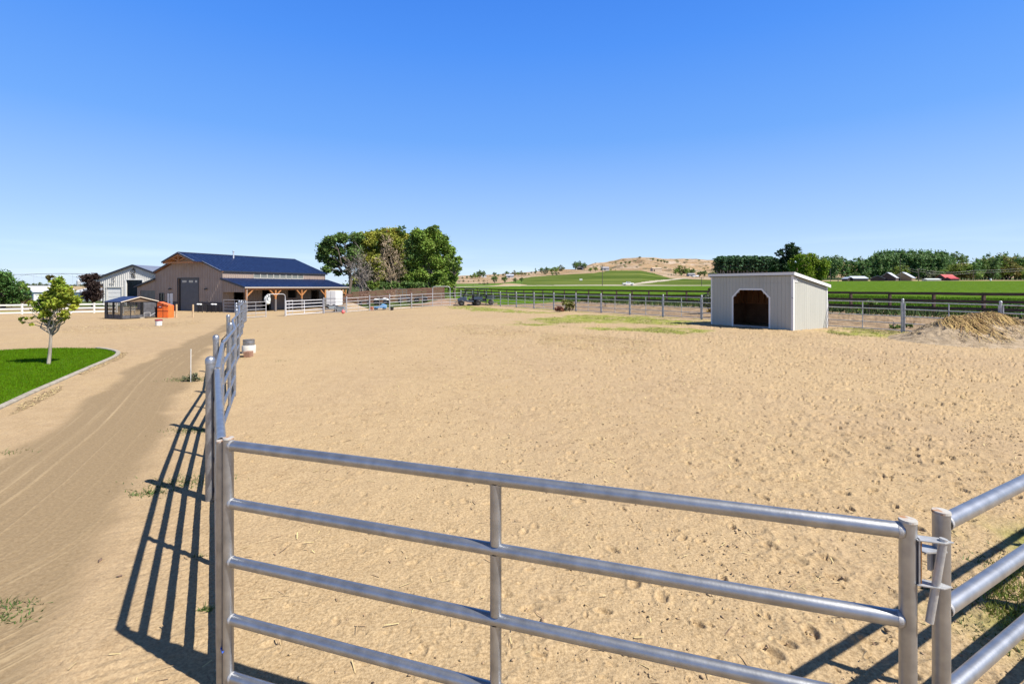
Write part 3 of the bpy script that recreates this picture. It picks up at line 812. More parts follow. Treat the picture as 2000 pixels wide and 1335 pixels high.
# curb round the lawn
cp = [Vector((*p, 0)) for p in gp([(190, 680.3), (213, 683.2), (230, 688.2), (226, 695.5), (206, 705.2), (181, 716), (121, 742), (61, 768.5), (1, 797), (-60, 824), (-200, 885)])]
sub = []
for i in range(len(cp) - 1):
    for k in range(6):
        t = k / 6; p0 = cp[max(i - 1, 0)]; p1, p2 = cp[i], cp[i + 1]; p3 = cp[min(i + 2, len(cp) - 1)]
        sub.append(.5 * ((2 * p1) + (p2 - p0) * t + (2 * p0 - 5 * p1 + 4 * p2 - p3) * t * t + (3 * p1 - p0 - 3 * p2 + p3) * t ** 3))
sub.append(cp[-1])
prof = [(-.065, -.05), (-.065, .035), (-.05, .05), (.05, .05), (.065, .035), (.065, -.05)]
vs_, fs_ = [], []
for i, p in enumerate(sub):
    d_ = (sub[min(i + 1, len(sub) - 1)] - sub[max(i - 1, 0)]).normalized(); s2 = Vector((d_.y, -d_.x, 0))
    for a_, b_ in prof:
        vs_.append((p.x + s2.x * a_, p.y + s2.y * a_, h1(p.x, p.y) + b_))
for i in range(len(sub) - 1):
    for k in range(5):
        a_ = i * 6 + k
        fs_.append((a_, a_ + 1, a_ + 7, a_ + 6))
b = MB(); b.add(vs_, fs_); o = b.build('lawn_curb', m=CONC)
tag(o, 'pale concrete curb curving round the end of the lawn', 'curb', None, 'structure')

# ================================================================ CORRAL PANELS
RZ = [.105, .45, .795, 1.14, 1.485]
def panel_proto(L, r, ru, seg, name='livestock_hurdle', m=None, rails=RZ, stays=(.5,), hend=1.50, caps=True, weld=False):
    m = m or GALV
    t = thing(name, 'galvanized corral panel', 'fence panel')
    for z in rails:
        b = MB().use(m)
        # tube along X with very slight sag
        b.tube([(ru * .6, 0, z), (L * .25, 0, z - .001), (L * .5, 0, z - .002), (L * .75, 0, z - .001), (L - ru * .6, 0, z)], r, seg, caps=False)
        rl = b.build('rail', t, smooth=True)
        if weld:
            wb = MB().use(GALVW)
            for s0, s1 in ((ru * .75, ru + .009), (L - ru - .009, L - ru * .75)):
                wb.tube([(s0, 0, z), ((s0 + s1) / 2, 0, z), (s1, 0, z)], [r * 1.03, r * 1.07, r * 1.005], seg, caps=False)
            wb.build('weld', rl, smooth=True)
    for x in (0, L):
        b = MB().use(m); b.tube([(x, 0, .02), (x, 0, hend - .006)], ru, seg + 4)
        up = b.build('upright', t, smooth=True)
        if caps:
            cb = MB().use(RUST); cb.tube([(x, 0, hend - .006), (x, 0, hend + .003)], [ru * 1.07, ru * 1.02], seg + 4)
            cb.build('cap', up)
    for s in stays:
        b = MB().use(m)
        for z0, z1 in zip(rails[:-1], rails[1:]):
            b.tube([(L * s, 0, z0 + r * .7), (L * s, 0, z1 - r * .7)], ru * .96, seg + 2, caps=False)
        b.build('stay', t, smooth=True)
    return t

def post_proto(r, h, seg, GALV=GALV):
    t = thing('fence_post', 'galvanized round fence post', 'fence post')
    b = MB().use(GALV); b.tube([(0, 0, -.1), (0, 0, h - .04)], r, seg); b.build('pole', t, smooth=True)
    b = MB().use(GALV)
    b.lathe([(r * 1.12, h - .075), (r * 1.12, h - .03), (r * .95, h - .010), (r * .55, h + .006), (r * .1, h + .012)], seg)
    b.build('cap', t, smooth=True)
    return t

used_protos = set()
def place_panel(proto, L0, p, q, label, group, z_off=0.0):
    p = Vector(p); q = Vector(q)
    if proto.name in used_protos:
        o = copy_tree(proto)
    else:
        CH[proto.name] = list(proto.children)
        o = proto; used_protos.add(proto.name)
    d = q - p; L = d.xy.length
    ang = math.atan2(d.y, d.x); pitch = -math.atan2(d.z, L)
    o.location = (p.x, p.y, p.z + z_off); o.rotation_euler = (0, pitch, ang); o.scale = (math.hypot(L, d.z) / L0, 1, 1)
    tag(o, label, 'fence panel', group)
    return o
def place_post(proto, p, label, group, tilt=(0, 0)):
    if proto.name in used_protos:
        o = copy_tree(proto)
    else:
        o = proto; used_protos.add(proto.name)
    o.location = p; o.rotation_euler = (tilt[0], tilt[1], random.uniform(0, 6)); tag(o, label, 'fence post', group)
    return o
def P3(x, y):
    return Vector((x, y, h1(x, y)))

# --- near corner: gate C -> D
C = Vector((-1.695, 3.06, 0)); D = Vector((1.535, 1.985, 0))
Lg = (D - C).length
gate = panel_proto(Lg, .0305, .0295, 20, 'corral_gate', weld=True, hend=1.528)
gate.location = C; gate.rotation_euler = (0, 0, math.atan2((D - C).y, (D - C).x))
tag(gate, 'galvanized five-rail gate across the near corner with rust-stained caps', 'gate', None)
gate.rotation_euler[0] = 0
# latch bracket at D (part of the gate): clamp plates + rust stain strip + slanting pin
lm = mat('latch_zinc', (0.36, 0.369, 0.378), rough=.5, metal=.5, c2=(0.468, 0.468, 0.459), scale=30, bump=.001, bscale=90)
RUSTD = mat('rust_strip', (.30, .12, .03), rough=.9, c2=(.42, .22, .08), scale=40)
def plate(b, cx, cy, z, lx, ly, t_=.006, notch=True):
    b.prism([(cx, cy - ly / 2, z), (cx + lx * .7, cy - ly / 2, z), (cx + lx, cy, z), (cx + lx * .7, cy + ly / 2, z), (cx, cy + ly / 2, z)], (0, 0, t_))
b = MB().use(lm)
plate(b, Lg + .02, -.004, 1.462, .125, .048, .004); plate(b, Lg + .02, -.004, 1.292, .12, .052, .004)
b.box(Lg + .026, Lg + .031, -.026, .018, 1.292, 1.466)
lb = b.build('latch_bracket', gate)
b = MB().use(RUSTD); b.box(Lg + .0325, Lg + .0355, -.026, -.010, 1.30, 1.46); b.build('rust_strip', lb)
b = MB().use(lm); b.tube([(Lg + .112, -.006, 1.475), (Lg + .085, -.012, 1.30), (Lg + .062, -.018, 1.155)], .0135, 14); b.build('latch_pin', gate, smooth=True)

# right hand panel starting at R0
R0 = Vector((1.715, 2.045, 0)); rd_ = Vector((.869, .495, 0)).normalized()
rp_ = panel_proto(3.05, .0305, .0300, 20, 'livestock_hurdle', weld=True, hend=1.535)
CH[rp_.name] = list(rp_.children)
place_panel(rp_, 3.05, R0, R0 + rd_ * 3.05, 'large galvanized panel running back from the gate latch at the corner', 'near right galvanized panels')
b = MB().use(lm)
for z, in ((1.385,),):
    b.prism([(-.015, .028, z), (-.055, .085, z), (-.105, .060, z), (-.10, .012, z), (-.02, -.028, z)], (0, 0, .006))
b.box(-.045, -.020, .018, .030, 1.30, 1.385)
b.build('latch_ear', rp_)
for k in (1, 2, 3):
    a_ = R0 + rd_ * (3.09 * k)
    o = copy_tree(rp_); CHk = None
    o.location = (a_.x, a_.y, h1(a_.x, a_.y)); tag(o, 'galvanized panel continuing the near right fence out of frame', 'fence panel', 'near right galvanized panels')

# left hand panels
lp = panel_proto(3.05, .0285, .0275, 16, 'livestock_hurdle', weld=True)
C2 = Vector((-1.76, 3.10, 0)); L0 = Vector((-3.34, 5.80, 0))
place_panel(lp, 3.05, C2, L0, 'galvanized panel from the near gate hinge to the first tall left post', 'left fence panels')
pp = post_proto(.047, 1.63, 20)
post0 = place_post(pp, (-3.44, 5.83, 0), 'nearest tall galvanized post with domed cap in the left fence', 'left fence posts', (0.0, .012))
# collar seam on near post, hinge knuckles at the corner
b = MB().use(GALV); b.tube([(0, 0, 1.36), (0, 0, 1.372)], .0495, 20); b.build('collar', post0)
b = MB().use(GALVW)
for z in (1.46, .18):
    b.tube([(-.09, .06, z + .03), (-.03, .035, z + .035), (.0, .0, z + .03)], .011, 8)
    b.tube([(-.09, .06, z - .05), (-.04, .01, z - .055), (.0, .0, z - .05)], .009, 8)
    b.tube([(-.052, .030, z + .05), (-.052, .030, z - .09)], .010, 10)
b.build('hinge_clip', gate, smooth=True)
b = MB().use(mat('blue_tie', (.03, .08, .35), rough=.5)); b.tube([(-.10, .045, .27), (-.05, -.005, .262), (-.01, -.035, .268), (.0, .036, .275), (-.09, .075, .272), (-.10, .045, .27)], .006, 6); b.build('blue_tie', gate)

dirL = Vector((-.4555, .8902, 0))
lpf = panel_proto(3.05, .027, .026, 10, 'livestock_hurdle')
ppf = post_proto(.045, 1.63, 12)
pos = [L0 + dirL * (3.08 * k) + Vector((.8902, .4555, 0)) * (0 if k == 0 else random.uniform(-.11, .11)) for k in range(0, 16)]
side_off = Vector((-.09, -.046, 0))
for k in range(15):
    a_, b_ = pos[k], pos[k + 1]
    a2 = a_ + dirL * .04
    pr = lp if k < 2 else lpf
    place_panel(pr, 3.05, P3(a2.x, a2.y), P3(b_.x - dirL.x * .02, b_.y - dirL.y * .02),
                '%s galvanized panel of the left fence beyond the nearest tall post' % ORD[k], 'left fence panels')
    if k < 14:
        pb = b_ + side_off * (1 if k % 3 else .8)
        place_post(ppf, P3(pb.x, pb.y), '%s galvanized post of the left fence beyond the nearest one' % ORD[k], 'left fence posts',
                   (random.uniform(-.01, .01), random.uniform(-.01, .01)))
endL = pos[15]

# right hand far fence: posts at m, 3.4 m apart
def RF(m): return (12.99 - 1.789 * m, 35.1 + 2.9 * m)
fp = panel_proto(3.36, .024, .024, 8, 'livestock_hurdle', caps=False, m=GALVF)
fpp = post_proto(.05, 1.66, 10, GALVF)
ms = [-5.55, -4.5, -3.45, -2.4, -1.2] + [0, 1, 2, 3, 4, 5, 6, 7, 8, 9, 10, 11]
names_r = ['past the straw pile beyond the frame edge', 'behind the right side of the straw pile', 'left of the straw pile', 'at the back corner of the shelter']
far_pts = [P3(*RF(m)) for m in ms]
for i, m in enumerate(ms):
    if m == -1.2: continue
    if i < 4:
        lb = 'silver post of the back fence ' + names_r[i]
    else:
        lb = '%s silver back-fence post counting from the shelter towards the arch gate' % ORD[i - 5]
    place_post(fpp, far_pts[i], lb, 'back fence posts', (random.uniform(-.015, .015), random.uniform(-.015, .015)))
    if i + 1 < len(ms):
        p, q_ = far_pts[i], far_pts[i + 1]
        if i == 3: continue
        e = (q_ - p).normalized() * .07
        if i < 3:
            lb = 'silver rail panel of the back fence, %s right of the shelter' % ORD[2 - i]
        else:
            lb = '%s silver rail panel left of the shelter in the back fence' % ORD[i - 5]
        place_panel(fp, 3.36, p + e, q_ - e, lb, 'back fence panels')
# the piece hidden beside the shelter's left wall
p, q_ = far_pts[4], far_pts[5]
place_panel(fp, 3.36, p, q_ - (q_ - p).normalized() * .07, 'silver rail panel emerging from behind the left wall of the shelter', 'back fence panels')

# back line: silver panels, arches, white gate
def arch(p, q_, h, label):
    d = (q_ - p); L = d.xy.length
    t = thing('gate_arch', label, 'gate frame', p, math.atan2(d.y, d.x), 'arched gate frames')
    for x in (0, L):
        b = MB().use(GALVF); b.tube([(x, 0, -.05), (x, 0, h - .28)], .038, 10); b.build('upright', t, smooth=True)
    b = MB().use(GALVF)
    b.tube([(0, 0, h - .28), (.03, 0, h - .14), (.12, 0, h - .04), (.28, 0, h), (L - .28, 0, h), (L - .12, 0, h - .04), (L - .03, 0, h - .14), (L, 0, h - .28)], .033, 10)
    b.build('bow', t, smooth=True)
    return t
Bp = {k: G(*k) for k in [(437, 611), (480, 613), (519.5, 619.3), (557, 617), (631, 612), (634, 611.8), (677, 610.3), (722, 606.8), (761, 604.8), (804, 601.8), (845, 598.4), (879, 597.2), (899.5, 595.6), (559, 617)]}
seq = [((634, 611.8), (677, 610.3), 'silver panel between the white gate and the last porch post'),
       ((677, 610.3), (722, 606.8), 'silver panel just right of the red ball'),
       ((722, 606.8), (761, 604.8), 'silver panel in front of the blue cart'),
       ((761, 604.8), (804, 601.8), 'silver panel right of the black bucket'),
       ((804, 601.8), (845, 598.4), 'silver panel just left of the far arch frame'),
       ((879, 597.2), (899.5, 595.6), 'short silver panel just right of the far arch frame'),
       ((845, 598.4), (879, 597.2), 'silver gate hung inside the far arch frame')]
for a_, b_, lb in seq:
    place_panel(fp, 3.36, Bp[a_], Bp[b_], lb, 'back row silver panels')
e0 = P3(endL.x, endL.y)
place_panel(fp, 3.36, e0, Bp[(519.5, 619.3)], 'silver panel between the end of the left fence and the near arch frame', 'back row silver panels')
place_panel(fp, 3.36, Bp[(437, 611)], Bp[(480, 613)], 'silver panel before the open end bay of the barn porch', 'back row silver panels')
arch(Bp[(519.5, 619.3)], Bp[(557, 617)], 2.2, 'silver arched gate frame nearest the barn porch')
arch(Bp[(845, 598.4)], Bp[(879, 597.2)], 2.33, 'silver arched gate frame before the green field and big trees')
# the arch by the porch: its gate stands open, swung inwards
p = Bp[(557, 617)]; q_ = p + Vector((-.55, 3.0, 0)); q_.z = h1(q_.x, q_.y)
place_panel(fp, 3.36, p, q_, 'silver gate swung open behind the near arch frame', 'back row silver panels')
# white gate
WG = mat('white_gate_paint', (.62, .62, .64), rough=.4, c2=(.56, .56, .58), scale=3)
p, q_ = Bp[(559, 617)], Bp[(631, 612)]
Lw = (q_ - p).xy.length
wgt = panel_proto(Lw, .034, .034, 10, 'white_gate', m=WG, rails=[.12, .46, .80, 1.14, 1.45], stays=(.48,), hend=1.47, caps=False)
wgt.location = p; wgt.rotation_euler = (0, -math.atan2((q_ - p).z, Lw), math.atan2((q_ - p).y, (q_ - p).x))
tag(wgt, 'white painted five-rail gate in front of the barn porch', 'gate')
for px, py, lb in ((557, 617.2, 'thick silver post at the left end of the white gate'), (632.5, 612, 'thick silver post at the right end of the white gate'), (677, 610.4, 'silver post beside the red ball and last porch post'),
                   (722, 606.9, 'silver post left of the blue cart'), (761, 604.9, 'silver post beside the black bucket'), (804, 601.9, 'silver post midway between black bucket and far arch')):
    o = place_post(fpp, G(px, py), lb, 'back row silver posts')

# ---------------------------------------------------------------- brown plank fence
pf = thing('plank_fence', 'long dark brown three-plank fence along the green crop field', 'fence', (0, 0, 0))
def PF(m): return (16.7 - 1.25 * m, 49 + 2.073 * m)
mm = list(range(-12, 25))
base = [P3(*PF(m)) for m in mm]
for p in base:
    b = MB().use(PLANKB); b.box(p.x - .07, p.x + .07, p.y - .07, p.y + .07, p.z - .2, p.z + 1.40); b.build('post', pf, bevel=0)
for zt in (1.40, .95, .50):
    b = MB().use(PLANKB)
    for i in range(len(base) - 1):
        p, q_ = base[i], base[i + 1]
        off = Vector((-.851, -.525, 0)) * .095
        j = random.uniform(-.012, .012)
        b.beam(p + off + Vector((0, 0, zt - .085 + j)), q_ + off + Vector((0, 0, zt - .085 - j)), .042, .17)
    b.build('plank', pf)

# ---------------------------------------------------------------- white vinyl fence
vf = thing('vinyl_fence', 'white three-rail vinyl fence at the left edge of the yard', 'fence', (0, 0, 0))
va, vb = G(43, 613.6), G(184, 611)
dv = (vb - va) / 3
vps = [va + dv * k for k in range(-6, 5)]
for p in vps: p.z = h1(p.x, p.y)
for p in vps:
    b = MB().use(VINYL); b.box(p.x - .065, p.x + .065, p.y - .065, p.y + .065, p.z - .1, p.z + 1.12)
    b.prism([(p.x - .08, p.y - .08, p.z + 1.12), (p.x + .08, p.y - .08, p.z + 1.12), (p.x + .08, p.y + .08, p.z + 1.12), (p.x - .08, p.y + .08, p.z + 1.12)], (0, 0, .03))
    b.build('post', vf)
for zt in (.99, .58, .17):
    b = MB().use(VINYL)
    for i in range(len(vps) - 1):
        b.beam(vps[i] + Vector((0, 0, zt)), vps[i + 1] + Vector((0, 0, zt)), .05, .15)
    b.build('rail', vf)

# ---------------------------------------------------------------- tall plank privacy fence at the back
bf = thing('board_fence', 'reddish brown horizontal board fence in front of the big trees', 'fence', (0, 0, 0))
p0, p1 = W(640, 560, 72), W(867, 560, 76)
nb = 10
pts_ = [p0.lerp(p1, k / nb) for k in range(nb + 1)]
for p in pts_:
    z0 = h1(p.x, p.y)
    b = MB().use(PLANKR); b.box(p.x - .07, p.x + .07, p.y - .02, p.y + .12, z0 - .2, z0 + 1.85); b.build('post', bf)
for i in range(nb):
    b = MB().use(PLANKR)
    p, q_ = pts_[i], pts_[i + 1]
    za, zb = h1(p.x, p.y), h1(q_.x, q_.y)
    top = 1.80 if i > 1 else 1.55
    for k in range(6):
        za1 = .1 + k * top / 6
        j = random.uniform(-.04, .04)
        b.beam((p.x, p.y - .05, za + za1 + .12 + j), (q_.x, q_.y - .05, zb + za1 + .12 - j), .03, .235)
    b.build('board_panel', bf)

# ================================================================ BUILDINGS
def ribbed_wall(b, m, x0, x1, top, bottom, thick, openings, rib=.30, ribm=None, xform=None, ribh=.035, ribw=.07, flip=False):
    """wall in the local XZ plane, front face at y=0, body behind (+y). top/bottom: functions of x."""
    xs = {x0, x1}
    for (a, c_, z0, z1) in openings: xs |= {a, c_}
    for e in getattr(top, 'breaks', []): xs.add(e)
    xs = sorted(x for x in xs if x0 - 1e-6 <= x <= x1 + 1e-6)
    b.use(m)
    for a, c_ in zip(xs[:-1], xs[1:]):
        if c_ - a < 1e-4: continue
        mid = (a + c_) / 2
        ops = sorted([(z0, z1) for (oa, oc, z0, z1) in openings if oa < mid < oc])
        z = None; segs = []; lo = 'b'
        for z0, z1 in ops:
            if z0 > bottom(mid) + .01: segs.append((lo, z0))
            lo = z1
        segs.append((lo, 't'))
        e = 1e-5
        for s0, s1 in segs:
            za = bottom(a + e) if s0 == 'b' else s0; zb = bottom(c_ - e) if s0 == 'b' else s0
            zc = top(c_ - e) if s1 == 't' else s1; zd = top(a + e) if s1 == 't' else s1
            b.prism([(a, 0, za), (c_, 0, zb), (c_, 0, zc), (a, 0, zd)], (0, thick, 0))
    if rib:
        b.use(ribm or m)
        n = int((x1 - x0) / rib)
        for k in range(1, n + 1):
            x = x0 + k * rib
            if x > x1 - ribw: break
            ops = sorted([(z0, z1) for (oa, oc, z0, z1) in openings if oa - ribw / 2 < x < oc + ribw / 2])
            lo = bottom(x)
            for z0, z1 in ops + [(top(x) - .01, None)]:
                if z0 > lo + .05:
                    w = ribw / 2
                    b.prism([(x - w, -.002, lo), (x - w * .5, -ribh, lo), (x + w * .5, -ribh, lo), (x + w, -.002, lo)], (0, 0, z0 - lo))
                lo = z1 if z1 is not None else lo

class Top:
    def __init__(s, pts): s.p = pts; s.breaks = [q[0] for q in pts]
    def __call__(s, x): return float(np.interp(x, [q[0] for q in s.p], [q[1] for q in s.p]))

def build_barn():
    ANG = -math.atan2(.416, .909)
    t = thing('barn', 'large tan metal barn with dark blue roof and timber porch', 'barn', (-39.5, 62.4, -.5), ANG)
    HW, DP, EV, RG = 6.3, 16.0, 4.66, 6.88
    sl_ = (RG - EV) / HW
    flat0 = lambda x: -.3
    # walls
    b = MB()
    ops = [(-1.84, 2.0, -1, 3.93), (-3.95, -2.85, -1, 2.16), (-5.5, -4.6, 1.2, 2.1)]
    ribbed_wall(b, TAN, -HW, HW, Top([(-HW, EV), (0, RG), (HW, EV)]), flat0, .15, ops)
    b.build('front_wall', t)
    # wainscot on the front
    b = MB().use(WAINS)
    for a, c_ in ((-HW, -5.5), (-5.5, -3.95), (-2.85, -1.84), (2.0, HW)):
        b.box(a + .01, c_ - .01, -.05, -.036, -.2, 1.12)
    b.build('wainscot', t)
    # right side wall (faces +x): map local x'->depth
    def side(name, xs, sgn, ops, top, rib=.3):
        bb = MB(); bb.M = Matrix.Translation((xs, 0, 0)) @ Matrix.Rotation(math.radians(90 * sgn), 4, 'Z')
        if sgn > 0:
            ribbed_wall(bb, TAN, 0.16, DP, top, flat0, .15, ops, rib=rib)
        else:
            ribbed_wall(bb, TAN, -DP, -0.16, top, flat0, .15, ops, rib=rib)
        return bb.build(name, t)
    ops_r = [(1.46, 2.8, -1, 2.4), (5.4, 6.56, -1, 2.48), (9.4, 10.7, 1.45, 2.42), (13.4, 14.7, 1.2, 2.42), (4.1, 11.95, 4.05, 4.52)]
    side('side_wall', HW, 1, ops_r, Top([(0, EV - .02), (DP, EV - .02)]))
    side('side_wall', -HW, -1, [], Top([(-DP, EV - .02), (0, EV - .02)]))
    b = MB(); b.M = Matrix.Translation((0, DP, 0)) @ Matrix.Rotation(math.pi, 4, 'Z')
    ribbed_wall(b, TAN, -HW, HW, Top([(-HW, EV), (0, RG), (HW, EV)]), flat0, .15, [])
    b.build('rear_wall', t)
    # inner darkness: a closed room, deepened by colouring its floor slab near black
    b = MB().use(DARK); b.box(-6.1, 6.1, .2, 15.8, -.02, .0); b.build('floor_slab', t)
    # roof: two slopes with prow
    def slope(s, y0, y1, x1, name, x0=0.0, zoff=0.0):
        b = MB().use(BLUEROOF)
        th = .10
        za, zb = RG + .10 - x0 * sl_ + zoff, RG + .10 - x1 * sl_ + zoff
        b.prism([(s * x0, y0, za), (s * x1, y0, zb), (s * x1, y0, zb + th), (s * x0, y0, za + th)], (0, y1 - y0, 0))
        # standing ribs
        b.use(BLUEROOF)
        n = int((y1 - y0) / .46)
        for k in range(n + 1):
            y = y0 + .03 + k * (y1 - y0 - .06) / n
            b.beam((s * x0, y, za + th + .012), (s * x1, y, zb + th + .012), .035, .03)
        b.use(BLUETRIM)
        b.beam((s * x0, y0 - .012, za + .02), (s * x1, y0 - .012, zb + .02), .02, .20)
        b.use(mat('rake_highlight', (.30, .32, .38), rough=.4)); b.beam((s * x0, y0 - .026, za + .105), (s * x1, y0 - .026, zb + .105), .05, .035)  # pale strip painting the highlight along the rake trim
        return b.build(name, t)
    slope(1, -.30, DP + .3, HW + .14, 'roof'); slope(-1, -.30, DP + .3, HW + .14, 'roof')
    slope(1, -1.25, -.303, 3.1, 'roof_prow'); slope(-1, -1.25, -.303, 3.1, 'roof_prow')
    b = MB().use(BLUETRIM); b.prism([(-.16, -1.26, RG + .17), (.16, -1.26, RG + .17), (0, -1.26, RG + .26)], (0, DP + 1.56, 0)); b.build('ridge_cap', t)
    b = MB().use(BLUETRIM)
    for s in (1, -1):
        b.box(min(s * (HW + .13), s * (HW + .17)), max(s * (HW + .13), s * (HW + .17)), -.30, DP + .3, EV + .0, EV + .16)
    b.build('gutter', t)
    # timber truss in the prow
    b = MB().use(CEDAR)
    zt = RG + .02
    b.beam((-2.95, -1.12, zt - 2.95 * sl_ - .02), (2.95, -1.12, zt - 2.95 * sl_ - .02), .14, .20)
    b.beam((0, -1.12, zt - 2.95 * sl_), (0, -1.12, zt - .1), .14, .16)
    for s in (1, -1):
        b.beam((s * .1, -1.12, zt - .15), (s * 2.9, -1.12, zt - 2.9 * sl_ + .02), .12, .16)
        b.beam((s * .05, -1.12, zt - .85), (s * 1.1, -1.12, zt - 1.1 * sl_ - .12), .10, .12)
    b.build('truss', t)
    b = MB().use(CEDAR)
    for s in (1, -1):      # soffit boards under the prow and rake
        b.prism([(s * .05, -1.2, RG + .07 - .05 * sl_), (s * 3.05, -1.2, RG + .07 - 3.05 * sl_), (s * 3.05, -1.2, RG + .09 - 3.05 * sl_), (s * .05, -1.2, RG + .09 - .05 * sl_)], (0, 1.15, 0))
        b.prism([(s * 3.12, -.26, RG + .06 - 3.12 * sl_), (s * 6.55, -.26, RG + .06 - 6.38 * sl_), (s * 6.38, -.26, RG + .09 - 6.55 * sl_), (s * 3.12, -.26, RG + .09 - 3.12 * sl_)], (0, .22, 0))
    b.build('soffit', t)
    # big door with a row of little panes
    d = MB().use(DOORG); d.box(-1.42, 1.98, .06, .10, -.1, 3.92)
    for k in range(12):
        d.box(-1.42, 1.98, .045, .06, k * .33, k * .33 + .30)
    do = d.build('overhead_door', t)
    b = MB().use(mat('frosted_pane', (.52, .52, .46), rough=.3))
    for grp in ((-1.1, 4), (.15, 4), (1.3, 2)):
        for k in range(grp[1]):
            b.box(grp[0] + k * .2, grp[0] + k * .2 + .15, .033, .045, 3.46, 3.72)
    b.build('door_panes', do)
    b = MB().use(DARK); b.box(-1.84, -1.44, .11, .14, -.1, 3.92); b.build('gap_shade_strip', t)  # black board in place of the unlit opening beside the big door
    b = MB().use(BLUETRIM)
    b.box(-1.95, -1.85, -.06, .02, -.1, 4.03); b.box(2.01, 2.11, -.06, .02, -.1, 4.03); b.box(-1.85, 2.01, -.06, .02, 3.935, 4.03); b.build('door_frame', t)
    # white man door, half open; a black strip paints the shade in its gap
    b = MB().use(WHITE); b.box(-3.42, -2.87, -.03, .02, .02, 2.12); o = b.build('white_door', t)
    b = MB().use(BLACK); b.box(-3.40, -3.34, -.05, -.03, 1.0, 1.1); b.build('handle', o)
    b = MB().use(WHITE); b.box(-3.93, -3.56, -.03, .02, .02, 2.12); b.build('door_leaf', t)
    b = MB().use(DARK); b.box(-3.57, -3.41, .03, .06, 0, 2.14); b.build('gap_shade_strip', t)
    b = MB().use(GLASS); b.box(-5.48, -4.62, .03, .06, 1.2, 2.1); w = b.build('window', t)
    b = MB().use(BLUETRIM)
    b.box(-5.56, -5.49, -.06, .04, 1.14, 2.16); b.box(-4.61, -4.54, -.06, .04, 1.14, 2.16); b.box(-5.49, -4.61, -.06, .04, 2.1, 2.16); b.box(-5.49, -4.61, -.06, .04, 1.14, 1.2); b.box(-5.08, -5.02, -.05, .03, 1.2, 2.1)
    b.build('frame', w)
    for x in (-3.4, 3.4):
        b = MB().use(BLACK); b.box(x - .25, x + .25, -.14, -.04, 2.66, 2.74); b.prism([(x - .15, -.2, 2.62), (x + .15, -.2, 2.62), (x + .15, -.04, 2.72), (x - .15, -.04, 2.72)], (0, 0, -.05)); b.build('wall_lamp', t)
    # corner trim
    b = MB().use(TAN)
    for x in (HW, -HW): b.box(x - .04, x + .04, -.05, .02, -.2, EV - .05)
    b.build('corner_trim', t)
    # clerestory windows
    for k in range(8):
        y = 4.1 + k * .98
        b = MB().use(mat('clerestory_glass', (.16, .165, .15), rough=.25)); b.box(HW - .03, HW - .01, y + .05, y + .93, 4.05, 4.52); w = b.build('clerestory_window', t)
        b = MB().use(mat('cream_frame', (.45, .42, .36), rough=.5))
        b.box(HW - .02, HW + .045, y + .0, y + .05, 4.0, 4.56); b.box(HW - .02, HW + .045, y + .93, y + .975, 4.0, 4.56)
        b.box(HW - .02, HW + .05, y + .05, y + .93, 3.98, 4.05); b.build('frame', w)
    # dark doors in the side wall
    for (y0, y1, z0, z1, bars) in ((1.46, 2.8, -.1, 2.4, 0), (5.4, 6.56, -.1, 2.48, 0), (9.4, 10.7, 1.45, 2.42, 5), (13.4, 14.7, 1.2, 2.42, 0)):
        b = MB().use(BLACK)
        b.box(HW + .0, HW + .05, y0 - .07, y0, z0, z1 + .07); b.box(HW, HW + .05, y1, y1 + .07, z0, z1 + .07); b.box(HW, HW + .05, y0, y1, z1, z1 + .07)
        for k in range(bars):
            b.box(HW, HW + .03, y0, y1, z0 + .15 + k * .17, z0 + .18 + k * .17)
        b.build('stall_frame', t)
    # sliding stall door: brown planks standing open beside the porch
    # porch lean-to on the right
    WD = 3.9
    zl0, zl1 = 3.90, 2.92
    b = MB().use(BLUEROOF)
    b.prism([(HW + .02, -.35, zl0), (HW + WD + .25, -.35, zl1 - .06), (HW + WD + .25, -.35, zl1 + .02), (HW + .02, -.35, zl0 + .08)], (0, DP + .7, 0))
    for k in range(36):
        y = -.30 + k * .46
        b.beam((HW + .02, y, zl0 + .092), (HW + WD + .25, y, zl1 + .032), .035, .03)
    b.use(BLUETRIM); b.beam((HW + .02, -.365, zl0 - .02), (HW + WD + .25, -.365, zl1 - .08), .02, .20)
    b.build('porch_roof', t)
    b = MB().use(mat('pale_fascia', (.40, .36, .31), rough=.6)); b.box(HW + WD + .25, HW + WD + .28, -.34, DP + .34, zl1 - .13, zl1 + .0); b.build('fascia', t)
    # front infill of the porch: siding above the opening
    b = MB()
    ribbed_wall(b, TAN, HW + .05, HW + WD + .12, Top([(HW, zl0 - .02), (HW + WD + .2, zl1 - .06)]), lambda x: 2.32, .12, [], rib=.3)
    b.build('porch_gable', t)
    b = MB()
    ribbed_wall(b, TAN, HW + WD - .2, HW + WD + .12, Top([(HW, 2.4), (HW + WD + .2, 2.4)]), lambda x: 1.55, .12, [], rib=0)
    b.build('porch_corner', t)
    b = MB().use(CEDAR); b.box(HW + WD - .08, HW + WD + .10, -.05, DP + .1, zl1 - .36, zl1 - .12); b.build('porch_beam', t)
    for i, y in enumerate((.05, 4.0, 8.0, 12.0, 15.9)):
        b = MB().use(WOODPOST if i == 0 else CEDAR); x = HW + WD
        b.use(CEDAR); b.box(x - .09, x + .09, y - .09, y + .09, 1.45, zl1 - .36)
        b.use(mat('grey_post_wrap', (0.136, 0.124, 0.12), rough=.7)); b.box(x - .10, x + .10, y - .10, y + .10, -.3, 1.45)
        po = b.build('porch_post', t)
        b = MB().use(CEDAR)
        for s in ((1,) if i == 0 else (-1,) if i == 4 else (1, -1)):
            b.beam((x, y + s * .08, zl1 - 1.05), (x, y + s * .82, zl1 - .36), .12, .13, up=(1, 0, 0))
        b.build('brace', po)
    # rafters under the porch
    b = MB().use(CEDAR)
